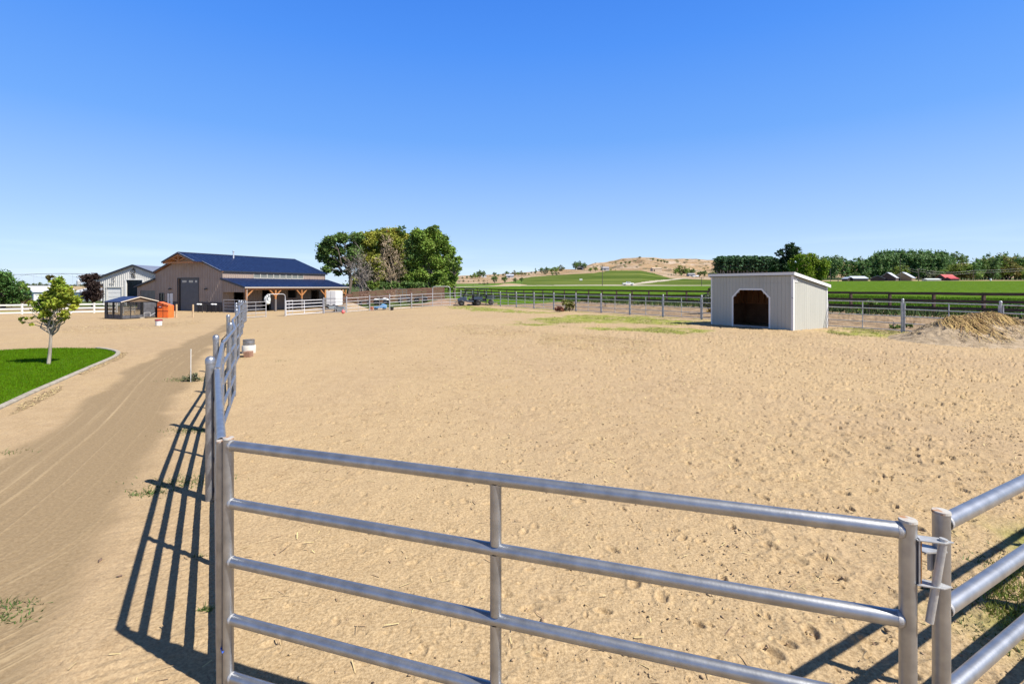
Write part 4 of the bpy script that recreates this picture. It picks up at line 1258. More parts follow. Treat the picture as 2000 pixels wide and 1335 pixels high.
    for k in range(14):
        y = .6 + k * 1.2
        b.beam((HW + .05, y, zl0 - .12), (HW + WD + .1, y, zl1 - .12), .05, .15)
    b.build('rafters', t)
    # left lean-to (enclosed)
    b = MB()
    ribbed_wall(b, TAN, -HW - WD, -HW, Top([(-HW - WD, zl1), (-HW, 3.9)]), flat0, .12, [(-9.55, -6.45, -1, 2.47)])
    b.build('lean_to_front', t)
    b = MB().use(mat('green_grey_door', (.085, .088, .082), rough=.5, c2=(.12, .125, .115), scale=1.5)); b.box(-9.55, -6.45, .05, .09, -.1, 2.47)
    for k in range(7): b.box(-9.55, -6.45, .035, .05, k * .36, k * .36 + .33)
    b.build('garage_door', t)
    b = MB().use(TAN); b.box(-HW - WD, -HW - WD + .12, .12, DP, -.3, zl1); b.build('lean_to_side', t)
    b = MB().use(BLUEROOF)
    b.prism([(-HW - .02, -.3, 3.92), (-HW - WD - .25, -.3, zl1 + .0), (-HW - WD - .25, -.3, zl1 + .08), (-HW - .02, -.3, 4.0)], (0, DP + .6, 0)); b.use(BLUETRIM)
    b.beam((-HW, -.312, 3.88), (-HW - WD - .25, -.312, zl1 - .02), .02, .18)
    b.build('lean_to_roof', t)
    # flue on the roof
    b = MB().use(GREYM); b.tube([(1.2, 5.2, RG - .5), (1.2, 5.2, RG + .60)], .09, 10); b.tube([(1.2, 5.2, RG + .6), (1.2, 5.2, RG + .72)], .15, 10); b.build('flue', t)
    return t
barn = build_barn()

def build_pale_barn():
    ANG = .03
    t = thing('pale_barn', 'off-white metal barn with grey roof behind the chicken coop', 'barn', (-59.1, 80, -.6), ANG)
    HW, DP, EV, RG = 5.68, 12.0, 4.28, 6.38
    s_l = (RG - EV) / HW
    b = MB(); ribbed_wall(b, LGSIDE, -HW, HW, Top([(-HW, EV), (0, RG), (HW, EV)]), lambda x: -.3, .15, [(-1.12, 1.36, -1, 4.1), (-4.04, -1.84, -1, 2.9), (-5.69, -4.66, -1, 3.45)], rib=.30, ribw=.08, ribh=.05)
    b.build('front_wall', t)
    b = MB().use(LGSIDE); b.box(-4.66, -4.5, .16, DP, -.3, EV - .02); b.box(HW - .15, HW, .16, DP, -.3, EV - .02); b.box(-4.5, HW - .16, DP - .15, DP, -.3, EV - .05); b.build('side_walls', t)
    for s in (1, -1):
        b = MB().use(mat('grey_blue_roof', (.13, .145, .19), rough=.45, c2=(.16, .175, .22), scale=1))
        za, zb = RG + .02, RG + .02 - (HW + .5) * s_l
        b.prism([(0, -.3, za), (s * (HW + .5), -.3, zb), (s * (HW + .5), -.3, zb + .08), (0, -.3, za + .08)], (0, DP + .6, 0)); b.use(BLUETRIM)
        b.beam((0, -.315, za), (s * (HW + .5), -.315, zb), .025, .26); b.build('roof', t)
    # dark opening with a sliding door and interior posts
    b = MB().use(DARK)
    for x in (-.3, .5, 1.1): b.box(x - .1, x + .1, 3, 3.2, 0, 4)
    for z in (1.2, 2.3, 3.3): b.box(-1.1, 1.3, 3.25, 3.3, z, z + .15)
    b.build('interior_frame', t)
    b = MB().use(WHITE); b.box(-1.3, -1.12, -.09, .0, -.2, 4.2); b.box(1.36, 1.45, -.09, .0, -.2, 4.2); b.box(-1.12, 1.36, -.09, 0, 4.1, 4.2); b.build('opening_frame', t)
    b = MB().use(WHITE); b.box(-4.04, -1.84, .05, .1, -.1, 2.9)
    for k in range(4): b.box(-4.0, -1.9, .02, .05, k * .7 + .05, k * .7 + .65)
    b.build('roller_door', t)
    b = MB().use(LGSIDE); b.box(-4.25, -1.65, -.10, -.055, 2.92, 3.06); b.box(-4.2, -4.05, -.1, -.055, -.1, 2.9); b.box(-1.83, -1.7, -.1, -.055, -.1, 2.9); b.build('door_trim', t)
    # dark wall hangings, loose scroll work
    for cx, cz, hw, hh, dens, mm_ in ((.0, 5.15, .30, .80, 14, 'dark'), (-3.15, 4.0, .32, .75, 9, 'pale'), (3.3, 4.3, .5, .4, 9, 'pale')):
        r_ = random.Random(int(cx * 10) + 77)
        b = MB().use(mat('dark_scrollwork', (.07, .06, .045), rough=.7) if mm_ == 'dark' else mat('grey_scrollwork', (.24, .23, .21), rough=.7))
        for k in range(dens):
            x = cx + r_.uniform(-hw, hw) * .7; z = cz + hh * (1 - 2 * (k + .5) / dens); rr = r_.uniform(.10, .26)
            a0 = r_.uniform(0, 6)
            b.tube([(x + rr * math.cos(a0 + q * .8), -.09, z + rr * math.sin(a0 + q * .8)) for q in range(5)], .035 if mm_ == 'dark' else .022, 5)
        b.build('wall_ornament', t)
    # dark drain pipe at the left edge
    b = MB().use(BLACK); b.box(-4.80, -4.68, -.02, .16, -.2, 3.4); b.build('downpipe', t)
    return t
build_pale_barn()

# ---------------------------------------------------------------- run-in shelter
def build_shelter():
    p = Vector((14.4 * .999, 26.2, 0)); ang = math.atan2(-.851, .525)   # local +x = along the front, from left to right
    g0 = h1(p.x, p.y)
    t = thing('horse_shelter', 'grey wooden run-in shelter with white trim and arched doorway', 'shed', (p.x, p.y, g0), ang)
    # local: x from -4.88 (left front) to 0 (right front corner); y back 0..3.3
    Wd, Dp, HF, HB = 4.88, 3.3, 2.82, 2.22
    topF = HF
    x0, x1 = -3.42, -1.30      # doorway
    oh, ch = 2.06, .42
    def front_panel(b, y0, th):
        b.prism([(-Wd, y0, -.15), (x0, y0, -.15), (x0, y0, oh - ch), (x0, y0, topF), (-Wd, y0, topF)], (0, th, 0))
        b.prism([(x1, y0, -.15), (0, y0, -.15), (0, y0, topF), (x1, y0, topF), (x1, y0, oh - ch)], (0, th, 0))
        b.prism([(x0, y0, oh - ch), (x0 + ch, y0, oh), (x0 + ch, y0, topF), (x0, y0, topF)], (0, th, 0))
        b.prism([(x1 - ch, y0, oh), (x1, y0, oh - ch), (x1, y0, topF), (x1 - ch, y0, topF)], (0, th, 0))
        b.prism([(x0 + ch, y0, oh), (x1 - ch, y0, oh), (x1 - ch, y0, topF), (x0 + ch, y0, topF)], (0, th, 0))
    b = MB().use(SHEDF); front_panel(b, .0105, .004); b.use(INWOOD); front_panel(b, .016, .02)
    b.build('front_backing', t)
    # boards with grooves, skipping the doorway
    b = MB().use(SHEDF)
    n = 24; bw = Wd / n
    for k in range(n):
        a, c_ = -Wd + k * bw + .0035, -Wd + (k + 1) * bw - .0035
        for za, zb in ((-.12, 2.435), (2.448, topF)):
            m_ = (a + c_) / 2
            if x0 + .02 < m_ < x1 - .02:
                lim = oh - max(0, ch - min(m_ - x0, x1 - m_))
                if zb <= lim: continue
                za = max(za, lim)
            b.box(a, c_, -.006, .010, za, zb)
    b.build('front_wall', t)
    def zt(y): return HF - (HF - HB) * y / Dp
    for xx, nm in ((0, 'right_wall'), (-Wd, 'left_wall')):
        b = MB().use(SHEDF); xq = xx - .012 if xx == 0 else xx + .0102
        b.prism([(xq, .04, -.15), (xq, Dp, -.15), (xq, Dp, zt(Dp)), (xq, .04, zt(.04))], (.0018, 0, 0)); b.use(INWOOD); xi = xx - .03 if xx == 0 else xx + .012
        b.prism([(xi, .04, -.15), (xi, Dp, -.15), (xi, Dp, zt(Dp)), (xi, .04, zt(.04))], (.018, 0, 0))
        b.use(SHEDF); nn = 16; w = Dp / nn
        xo = xx - .010 if xx == 0 else xx - .006
        for k in range(nn):
            ya, yb = k * w + .0035, (k + 1) * w - .0035
            for za, lim in ((-.12, 2.435), (2.448, 9)):
                ta, tb = min(lim, zt(ya)), min(lim, zt(yb))
                if ta <= za + .01: continue
                b.prism([(xo, ya, za), (xo, yb, za), (xo, yb, max(tb, za + .005)), (xo, ya, ta)], (.016, 0, 0))
        b.build('side_wall', t)
    b = MB().use(INWOOD); b.box(-Wd + .04, -.04, Dp - .03, Dp - .012, -.15, HB); b.use(SHEDF); b.box(-Wd, 0, Dp - .010, Dp + .006, -.15, HB); b.build('back_wall', t)
    # studs and kickboards inside
    b = MB().use(INWOOD)
    for k in range(13):
        x = -Wd + .12 + k * .385; b.box(x, x + .04, Dp - .12, Dp - .032, 0, HB - .02)
    for k in range(7):
        y = .2 + k * .45
        b.box(-.12, -.034, y, y + .04, 0, zt(y) - .08); b.box(-Wd + .034, -Wd + .12, y, y + .04, 0, zt(y) - .08)
    b.box(-Wd + .05, -.05, Dp - .135, Dp - .122, 1.20, 1.28)
    b.build('studs', t)
    b = MB().use(INWOODD)
    b.box(-Wd + .05, -.05, Dp - .16, Dp - .137, 0, 1.20); b.box(-.16, -.14, .05, Dp - .17, 0, 1.2); b.box(-Wd + .14, -Wd + .16, .05, Dp - .17, 0, 1.2); b.build('kickboard', t)
    b = MB().use(mat('grey_skid', (.30, .27, .25), rough=.9)); b.box(x0 - .06, x1 + .06, -.02, .10, -.1, .10); b.build('threshold', t)
    # trim
    b = MB().use(WHITE)
    b.box(-.09, .014, -.022, -.008, -.12, HF); b.box(.008, .022, -.022, .09, -.12, HF)
    b.box(-Wd - .014, -Wd + .07, -.022, -.008, -.12, HF - .02); b.box(-Wd - .022, -Wd - .008, -.022, .06, -.12, HF - .02)
    b.box(.008, .022, Dp - .09, Dp + .01, -.12, HB)
    b.build('corner_trim', t)
    b = MB().use(WHITE); w = .09
    pts = [(x0, 0.0), (x0, oh - ch), (x0 + ch, oh), (x1 - ch, oh), (x1, oh - ch), (x1, 0.0)]
    outp = [(x0 - w, 0.0), (x0 - w, oh - ch + w * .42), (x0 + ch - w * .42, oh + w), (x1 - ch + w * .42, oh + w), (x1 + w, oh - ch + w * .42), (x1 + w, 0.0)]
    for i in range(5):
        (ax, az), (bx, bz) = pts[i], pts[i + 1]; (cx, cz), (dx, dz) = outp[i + 1], outp[i]
        b.prism([(ax, -.024, az), (bx, -.024, bz), (cx, -.024, cz), (dx, -.024, dz)], (0, .016, 0))
    b.build('door_trim', t)
    # roof
    ov = .12
    b = MB().use(SHEDROOF)
    za, zb = zt(-ov) + .05, zt(Dp + ov) + .05
    b.prism([(-Wd - ov, -ov, za), (-Wd - ov, Dp + ov, zb), (-Wd - ov, Dp + ov, zb + .05), (-Wd - ov, -ov, za + .05)], (Wd + 2 * ov, 0, 0))
    b.prism([(-Wd - ov - .02, -ov - .03, za + .10), (-Wd - ov - .02, Dp + ov + .02, zb + .10), (-Wd - ov - .02, Dp + ov + .02, zb + .12), (-Wd - ov - .02, -ov - .03, za + .12)], (Wd + 2 * ov + .04, 0, 0))
    b.prism([(-Wd - ov + .02, -ov + .02, za + .052), (-Wd - ov + .02, Dp + ov - .02, zb + .052), (-Wd - ov + .02, Dp + ov - .02, zb + .098), (-Wd - ov + .02, -ov + .02, za + .098)], (Wd + 2 * ov - .04, 0, 0))
    b.build('roof', t)
    b = MB().use(WHITE)
    b.box(-Wd - ov - .004, ov + .004, -ov - .022, -ov - .002, za - .05, za + .098)
    for x in (ov + .002, -Wd - ov - .022):
        b.prism([(x, -ov, za - .06), (x, Dp + ov, zb - .06), (x, Dp + ov, zb + .098), (x, -ov, za + .098)], (.02, 0, 0))
    b.build('fascia', t)
    # little white metal number plate / vent high on the right wall
    b = MB().use(WHITE); b.box(.010, .022, .16, .38, 2.47, 2.72); o = b.build('wall_vent', t)
    b = MB().use(BLACK)
    b.box(.0225, .03, .20, .33, 2.665, 2.685); b.box(.0225, .03, .31, .33, 2.56, 2.64); b.box(.0225, .03, .22, .33, 2.52, 2.54); b.build('vent_louvre', o)
    # hook
    b = MB().use(BLACK); b.tube([(-.05, -.05, 1.66), (.02, -.06, 1.68), (.03, -.04, 1.62)], .01, 6); b.build('hook', t)
    return t
build_shelter()

# ---------------------------------------------------------------- chicken coop
def build_coop():
    A = G(237, 623.6); B = G(306, 620); 
    ang = math.atan2((B - A).y, (B - A).x); L = (B - A).xy.length
    t = thing('chicken_coop', 'low wire-mesh chicken coop with dark blue roof and orange nest boxes', 'chicken coop', A, ang)
    # local: x along the gable side (0..L), y to the back-left (0..Wd)
    Wd = 2.3; EV = 1.55; PK = 2.0
    m_mesh = bpy.data.materials.new('wire_mesh'); n, l = nodes_of(m_mesh)
    bs = n['Principled BSDF']; bs.inputs['Base Color'].default_value = (.03, .03, .035, 1); bs.inputs['Roughness'].default_value = .6
    frame = BLACK
    # real wire: many thin strands
    def wires(b, p, ux, L_, Hh, step=.055, r=.004):
        p = Vector(p); ux = Vector(ux).normalized()
        k = int(L_ / step)
        for i in range(k + 1):
            q = p + ux * (i * L_ / k); b.beam(q, q + Vector((0, 0, Hh)), r * 2, r * 2, up=ux)
        k = int(Hh / step)
        for i in range(k + 1):
            q = p + Vector((0, 0, i * Hh / k)); b.beam(q, q + ux * L_, r * 2, r * 2)
    b = MB().use(BLACK)
    wires(b, (0, 0, 0), (1, 0, 0), L * .60, EV); wires(b, (0, 0, 0), (0, 1, 0), Wd, EV); wires(b, (0, Wd, 0), (1, 0, 0), L, EV); wires(b, (L, 0, 0), (0, 1, 0), Wd, EV)
    b.build('wire_mesh', t)
    b = MB().use(mat('charcoal_cloth', (.05, .052, .06), rough=.85, c2=(.085, .088, .10), scale=4))
    b.box(L * .60, L, -.012, .0, .12, EV - .04)
    b.box(0, L * .6, -.012, -.006, .0, .34)
    b.box(-.012, -.006, 0, Wd, 0, .42)
    b.build('shade_cloth', t)
    b = MB().use(frame)
    for x, y in ((0, 0), (L, 0), (0, Wd), (L, Wd), (L * .60, 0), (0, Wd * .5), (L * .25, 0)):
        w = .06 if x in (0, L) else .03
        b.box(x - w, x + w, y - w, y + w, -.05, EV)
    for z in (.05, EV - .03):
        b.beam((0, 0, z), (L, 0, z), .05, .06); b.beam((0, 0, z), (0, Wd, z), .05, .06); b.beam((0, Wd, z), (L, Wd, z), .05, .06)
    b.box(-.05, .05, Wd - .28, Wd, 0, EV)
    b.build('frame', t)
    # pale inner roost ladder & slats
    b = MB().use(mat('pale_slat', (.42, .40, .35), rough=.8))
    for k in range(4):
        b.box(L * .10, L * .42, .25, .28, .75 + k * .18, .83 + k * .18)
    for x in (L * .10, L * .42): b.box(x - .03, x + .03, .24, .29, .5, 1.5)
    b.build('roost_ladder', t)
    b = MB().use(mat('pale_frame', (.45, .45, .45), rough=.6))
    for a, c_ in (((.62, .12), (.62, .52)), ((.62, .52), (.80, .52)), ((.80, .52), (.80, .12)), ((.80, .20), (.96, .48))):
        b.beam((L * a[0], -.03, a[1]), (L * c_[0], -.03, c_[1]), .025, .035)
    b.build('pop_door', t)
    # roof: ridge runs along y (away), gable over the long side
    b = MB().use(mat('coop_roof_blue', (.022, .035, .085), rough=.55, c2=(.03, .045, .11), scale=3, spec=.2))
    for s0, s1 in ((-.12, L / 2), (L + .12, L / 2)):
        b.prism([(s0, -.12, EV + .0), (s1, -.12, PK), (s1, -.12, PK + .035), (s0, -.12, EV + .035)], (0, Wd + .24, 0))
    b.build('roof', t)
    b = MB().use(mat('pale_rake', (.55, .48, .38), rough=.7))
    for s0, s1 in ((-.12, L / 2), (L + .12, L / 2)):
        b.beam((s0, -.14, EV + .0), (s1, -.14, PK), .03, .07)
    b.build('rake_board', t)
    b = MB().use(mat('brown_gable', (.13, .085, .05), rough=.9)); b.prism([(.1, -.02, EV), (L - .1, -.02, EV), (L / 2, -.02, PK - .06)], (0, .03, 0)); b.build('gable_board', t)
    b = MB().use(CONC); b.box(L * .48, L * .60, -.22, -.02, -.02, .12); b.build('step_block', t)
    return t, A, ang, L
coop, cA, cang, cL = build_coop()

# orange cabinet beside the coop
pO = G(318, 620.5)
oc = thing('nest_box_cabinet', 'bright orange cabinet with two doors standing at the end of the coop', 'cabinet', pO, -.12)
wO, hO = 1.12, 1.50
b = MB().use(ORANGE); b.prism([(-wO / 2, 0, 0), (wO / 2, 0, 0), (wO / 2, 0, hO - .34), (-wO / 2, 0, hO)], (0, .7, 0)); b.build('body', oc)
for x0_, x1_, z0_, z1_ in ((-.54, -.02, .02, .60), (-.54, -.02, .66, 1.30), (.06, .54, .02, .60), (.06, .54, .66, 1.08)):
    b = MB().use(ORANGE); b.box(x0_, x1_, -.03, -.002, z0_, z1_); b.build('door', oc)
b = MB().use(BLACK); b.box(-.56, .56, -.012, -.001, .605, .655); b.box(-.015, .055, -.012, -.001, .0, 1.3); b.beam((-wO / 2 - .03, -.05, hO + .02), (wO / 2 + .05, -.05, hO - .33), .05, .05); b.build('trim', oc)
b = MB().use(mat('dark_red_sign', (.18, .02, .02), rough=.5)); b.box(-.50, -.04, -.045, -.031, .92, 1.16); o = b.build('sign', oc)
b = MB().use(WHITE); b.prism([(-.38, -.052, 1.02), (-.14, -.052, 1.02), (-.20, -.052, 1.07), (-.32, -.052, 1.07)], (0, .006, 0)); b.build('sign_mark', o)
b = MB().use(WOODPOST); b.box(-.46, -.30, -.02, .1, -.1, .0); b.build('foot', oc)

# small far buildings
def house(name, label, cat, p, w, d, h, rise, ang, wall, roof, ridge='x', doors=(), windows=(), group=None, over=.3, sink=.3):
    t = thing(name, label, cat, p, ang, group)
    b = MB().use(wall)
    if ridge == 'x':
        b.box(-w / 2, w / 2, 0, d, -sink, h)
        for x in (-w / 2, w / 2 - .1): b.prism([(x, 0.001, h), (x, d - .001, h), (x, d / 2, h + rise - .02)], (.1, 0, 0))
    else:
        b.box(-w / 2, w / 2, 0, d, -sink, h)
        for y in (.0, d - .1): b.prism([(-w / 2 + .001, y, h), (w / 2 - .001, y, h), (0, y, h + rise - .02)], (0, .1, 0))
    b.build('wall', t)
    b = MB().use(roof)
    if ridge == 'x':
        for a, c_ in ((-over, d / 2), (d + over, d / 2)):
            b.prism([(-w / 2 - over, a, h - over * rise / (d / 2)), (-w / 2 - over, c_, h + rise), (-w / 2 - over, c_, h + rise + .12), (-w / 2 - over, a, h - over * rise / (d / 2) + .12)], (w + 2 * over, 0, 0))
    else:
        for a, c_ in ((-w / 2 - over, 0), (w / 2 + over, 0)):
            b.prism([(a, -over, h - over * rise / (w / 2)), (c_, -over, h + rise), (c_, -over, h + rise + .12), (a, -over, h - over * rise / (w / 2) + .12)], (0, d + 2 * over, 0))
    b.build('roof', t)
    for (x0_, x1_, z0_, z1_) in doors:
        b = MB().use(DARK); b.box(x0_, x1_, -.05, -.01, z0_, z1_); b.build('door', t)
    for (x0_, x1_, z0_, z1_) in windows:
        b = MB().use(GLASS); b.box(x0_, x1_, -.05, -.01, z0_, z1_); b.build('window', t)
    return t
def gpt(px, Y): 
    x = (px - 1000) / 1000 * Y
    return Vector((x, Y, h1(x, Y)))
WHS = mat('white_house_wall', (.62, .62, .62), rough=.6); GRS = mat('grey_shingle', (.22, .21, .22), rough=.9); DBR = mat('dark_barn_boards', (.06, .045, .04), rough=.9)
TBL = mat('beige_building', (.48, .38, .27), rough=.8); RRF = mat('red_metal_roof', (.36, .04, .035), rough=.5); PGR = mat('pale_grey_wall', (.38, .38, .38), rough=.8)
ZRF = mat('pale_zinc_roof', (.50, .53, .57), rough=.45, metal=.3)
house('house', 'white house with pale roof behind the green tree at far left', 'house', gpt(56, 110), 5.0, 7, 1.9, 1.1, -.5, WHS, mat('pale_shingle', (.42, .43, .46), rough=.8), 'y', windows=((.4, 1.6, .5, 1.4),))
house('house', 'white house showing between the young tree and purple tree', 'house', gpt(158, 105), 4.6, 7, 1.8, .8, -.2, WHS, mat('pale_shingle', (.42, .43, .46)), 'x', windows=((-.2, .8, .4, 1.3),))
house('house', 'grey-roofed house among dark trees left of the tan hill', 'house', gpt(1183, 560), 7.5, 7, 2.4, 1.8, 0, PGR, GRS, 'x', windows=((-2, 0, .5, 1.6),))
house('house', 'dark-roofed house with porch inside the clump of tall hillside trees', 'house', gpt(1132, 590), 9, 7, 3.2, 2.0, 0, PGR, GRS, 'x', doors=((-3, 3, .2, 2.2),))
house('farm_building', 'long beige building at the foot of the tan hill', 'building', gpt(1284, 600), 11, 8, 3.4, .9, .1, TBL, TBL, 'x', doors=((-4.5, -3, 0, 2),))
house('house', 'small grey house low in the trees left of centre', 'house', gpt(996, 400), 5.5, 6, 1.9, 1.0, 0, PGR, ZRF, 'x', windows=((-1.5, 0, .5, 1.3),))
house('house', 'white gabled house on the dry slope beside the left-centre tree clump', 'house', gpt(945, 440), 3.8, 5, 1.5, 1.4, 0, WHS, WHS, 'y')
house('house', 'grey-roofed house behind the parked cars under hillside trees', 'house', gpt(1352, 480), 6, 7, 2.0, 1.2, 0, PGR, GRS, 'x', windows=((-1, .5, .5, 1.3),))
house('farm_shed', 'small dark shed with grey roof farthest left of the farm group', 'shed', gpt(1661, 288), 3.2, 5, 1.4, .8, 0, DBR, ZRF, 'y')
house('farm_shed', 'long low open shed with pale zinc roof in the farm group', 'shed', gpt(1681, 287), 8.5, 6, 1.5, 1.2, .05, DBR, ZRF, 'x', doors=((-3.8, 3.6, .1, 1.3),))
house('farm_barn', 'dark farm barn with sloping zinc lean-to behind the crop field', 'barn', gpt(1714, 289), 6.5, 8, 1.5, 1.5, -.6, DBR, ZRF, 'y')
house('farm_barn', 'taller farm barn with bright zinc roof in the middle of the group', 'barn', gpt(1733, 300), 8.0, 11, 1.8, 3.0, -.80, DBR, ZRF, 'y', doors=((-2, 0, 0, 1.5),))
house('farm_barn', 'long farm barn with zinc roof and tan wall at the right end', 'barn', gpt(1762, 303), 9.0, 13, 1.8, 3.2, -.80, mat('tan_boards', (.20, .15, .09), rough=.9), ZRF, 'y', doors=((-3, -1, 0, 1.5),))
house('red_roof_house', 'low red-roofed house at the edge of the right wood', 'house', gpt(1857, 312), 7.5, 6, 1.7, 2.0, .1, DBR, RRF, 'x', windows=((-2.5, -1.5, .4, 1.2),))
house('red_roof_porch', 'small red-roofed lean-to in front of the red-roofed house', 'shed', gpt(1865, 305), 5.6, 4, 1.1, .8, .1, DBR, RRF, 'x')
house('greenhouse', 'long pale low tunnel roof left of the red-roofed house', 'greenhouse', gpt(1824, 300), 8, 4, .7, .5, 0, mat('pale_cover', (.5, .56, .52), rough=.6), mat('pale_cover', (.5, .56, .52)), 'x')

# ================================================================ TREES
def leaf_m(name, c, isl=.45, tr=.3, c2=None, scale=.5):
    return mat(name, c, rough=.65, spec=.25, island=isl, transl=tr, c2=c2, scale=scale, detail=3)
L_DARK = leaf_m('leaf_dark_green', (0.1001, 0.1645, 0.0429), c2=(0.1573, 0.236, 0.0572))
L_MID = leaf_m('leaf_mid_green', (0.1674, 0.2576, 0.04508), c2=(0.2576, 0.3478, 0.05796))
L_LIGHT = leaf_m('leaf_light_green', (0.112, 0.168, 0.024), c2=(0.176, 0.208, 0.032))
L_YEL = leaf_m('leaf_yellow_green', (.21, .26, .04), c2=(.38, .36, .06))
L_YOUNG = leaf_m('leaf_young_tree', (0.23, 0.345, 0.04025), isl=.45, tr=.5, c2=(0.437, 0.437, 0.0575), scale=1.5)
L_ORG = leaf_m('leaf_orange_tint', (.48, .30, .07), c2=(.38, .28, .06))
L_DRY = leaf_m('leaf_dry_twig', (0.3465, 0.2625, 0.1785), tr=.1, c2=(0.42, 0.3255, 0.231))
L_PURP = leaf_m('leaf_purple', (.035, .022, .022), c2=(.07, .045, .035))
L_POP = leaf_m('leaf_blue_green', (0.06325, 0.1323, 0.06325), c2=(0.09775, 0.1782, 0.07475))
L_GREY = leaf_m('leaf_grey_green', (.13, .15, .08), c2=(.19, .20, .11))
L_BUSHY = leaf_m('leaf_yellow_bush', (0.196, 0.196, 0.042), c2=(0.14, 0.14, 0.035))
L_RED = leaf_m('leaf_red_brown', (.17, .05, .035), c2=(.22, .09, .06))

def crown_points(blobs, n, g, clump=.28, cl_per=26, shell=.5):
    """blobs: (x,y,z,rx,ry,rz,weight). leaves gather in clumps near each blob's shell"""
    wts = np.array([b_[6] if len(b_) > 6 else b_[3] * b_[5] for b_ in blobs]); wts = wts / wts.sum()
    out = []
    for b_, w in zip(blobs, wts):
        k = max(4, int(n * w)); nc = max(4, k // cl_per)
        dv = g.normal(size=(nc, 3)); dv /= np.linalg.norm(dv, axis=1)[:, None]
        rr = g.uniform(shell, 1.0, nc) ** .7
        cc = dv * rr[:, None] * np.array(b_[3:6])
        cc += np.array(b_[:3])
        idx = g.integers(0, nc, k)
        s = clump * min(b_[3:6]) * (g.uniform(.5, 1.2, nc))[idx]
        p = cc[idx] + g.normal(size=(k, 3)) * s[:, None] * np.array([1, 1, .75])
        out.append(p)
    return np.concatenate(out)

def leaf_mesh(name, P, size, m, parent, g, drop=0.0, aspect=.6):
    n = len(P)
    nn = g.normal(size=(n, 3)); nn[:, 2] = np.abs(nn[:, 2]) + .3; nn /= np.linalg.norm(nn, axis=1)[:, None]
    u = g.normal(size=(n, 3)); u[:, 2] -= drop * 3; u -= nn * (u * nn).sum(1)[:, None]; u /= np.linalg.norm(u, axis=1)[:, None] + 1e-9
    v = np.cross(nn, u)
    s = size * g.uniform(.6, 1.35, n)[:, None]
    a = P - u * s; b_ = P + v * s * aspect; c_ = P + u * s; d_ = P - v * s * aspect
    V = np.stack([a, b_, c_, d_], 1).reshape(-1, 3)
    return np_mesh(name, V, np.arange(4 * n).reshape(-1, 4), m, parent)

def limb(b, p, q, r0, r1, g, n=5, wob=.06, seg=7):
    p = np.array(p, float); q = np.array(q, float); L = np.linalg.norm(q - p)
    pts = [p + (q - p) * t + (g.normal(size=3) * wob * L * math.sin(math.pi * t)) for t in np.linspace(0, 1, n)]
    b.tube([tuple(x) for x in pts], [r0 + (r1 - r0) * t for t in np.linspace(0, 1, n)], seg, caps=True)
    return pts

def tree(name, label, cat, loc, blobs, n, leaf, size, trunk_h, r, seed, barkm=BARK, group=None, extra=(), limbs=True, drop=0.0, clump=.28, lean=(0, 0), trunks=None, cl_per=26):
    g = np.random.default_rng(seed)
    t = thing(name, label, cat, loc, 0, group)
    b = MB().use(barkm)
    top = (lean[0], lean[1], trunk_h)
    for (tx, ty, tr_) in (trunks or [(0, 0, 1)]):
        limb(b, (tx, ty, -.15), (top[0] + tx * 1.5, top[1] + ty * 1.5, trunk_h), r * tr_, r * .62 * tr_, g, 6, .02, 9)
    if limbs:
        for bl in blobs:
            c0 = np.array(bl[:3]); st = np.array(top) * g.uniform(.75, 1.0)
            pp = limb(b, st, c0, r * .42, r * .12, g, 6, .07, 6)
            for k in range(3):
                dv = g.normal(size=3); dv /= np.linalg.norm(dv)
                limb(b, pp[3 + k % 2], c0 + dv * np.array(bl[3:6]) * .8, r * .16, r * .04, g, 4, .08, 5)
    b.build('trunk', t, smooth=True)
    leaf_mesh('crown', crown_points(blobs, n, g, clump, cl_per), size, leaf, t, g, drop)
    for nm, bl, n2, lf2, s2 in extra:
        leaf_mesh(nm, crown_points(bl, n2, g, clump, cl_per), s2, lf2, t, g, drop)
    return t

def pxb(base_px, Y, items, yv=0.0, sq=.8):
    """crown blobs measured in the photo (px, py, rx_px, rz_px) -> local metres around the trunk base"""
    s = Y / 1000.0; zb = h1((base_px - 1000) * s, Y)
    out = []
    for k, it in enumerate(items):
        px, py, rx, rz = it[:4]
        dy = it[4] if len(it) > 4 else ((k * 37) % 11 - 5) / 5.0 * yv
        out.append(((px - base_px) * s, dy, EYE + (HZ - py) * s - zb, rx * s, rx * s * sq, rz * s))
    return out

# young tree on the lawn
bp = G(94, 711); Yt = bp.y
g = np.random.default_rng(51)
its = [(124, 551, 9, 9), (119, 561, 15, 9), (111, 575, 18, 11), (135, 571, 12, 13), (94, 578, 12, 9), (140, 588, 9, 10), (122, 590, 17, 10), (103, 595, 17, 9), (80, 590, 14, 8), (66, 592, 7, 5), (75, 604, 13, 7), (100, 612, 10, 6),
       (90, 626, 7, 4), (118, 623, 10, 4), (133, 612, 8, 6), (143, 601, 5, 7)]
young = tree('young_tree', 'slender young tree with yellow-green crown on the lawn end', 'tree', bp, pxb(94, Yt, its, .18, .9), 8200, L_YOUNG, .044, 1.05, .055, 52,
             barkm=PALEBARK, clump=.30, cl_per=14, lean=(.10, 0),
             extra=(('low_sprays', pxb(94, Yt, [(60, 622, 8, 2.5), (44, 628, 4, 3), (38, 623, 4, 4), (70, 633, 7, 2), (108, 630, 9, 2.5), (125, 622, 8, 2.5), (78, 618, 9, 3)], .1), 420, L_YOUNG, .045),
                    ('dark_leaves', pxb(94, Yt, [(105, 543, 6, 7), (106, 552, 4, 6)], .1), 150, leaf_m('leaf_brownish', (.12, .10, .03)), .05)))
b = MB().use(PALEBARK)
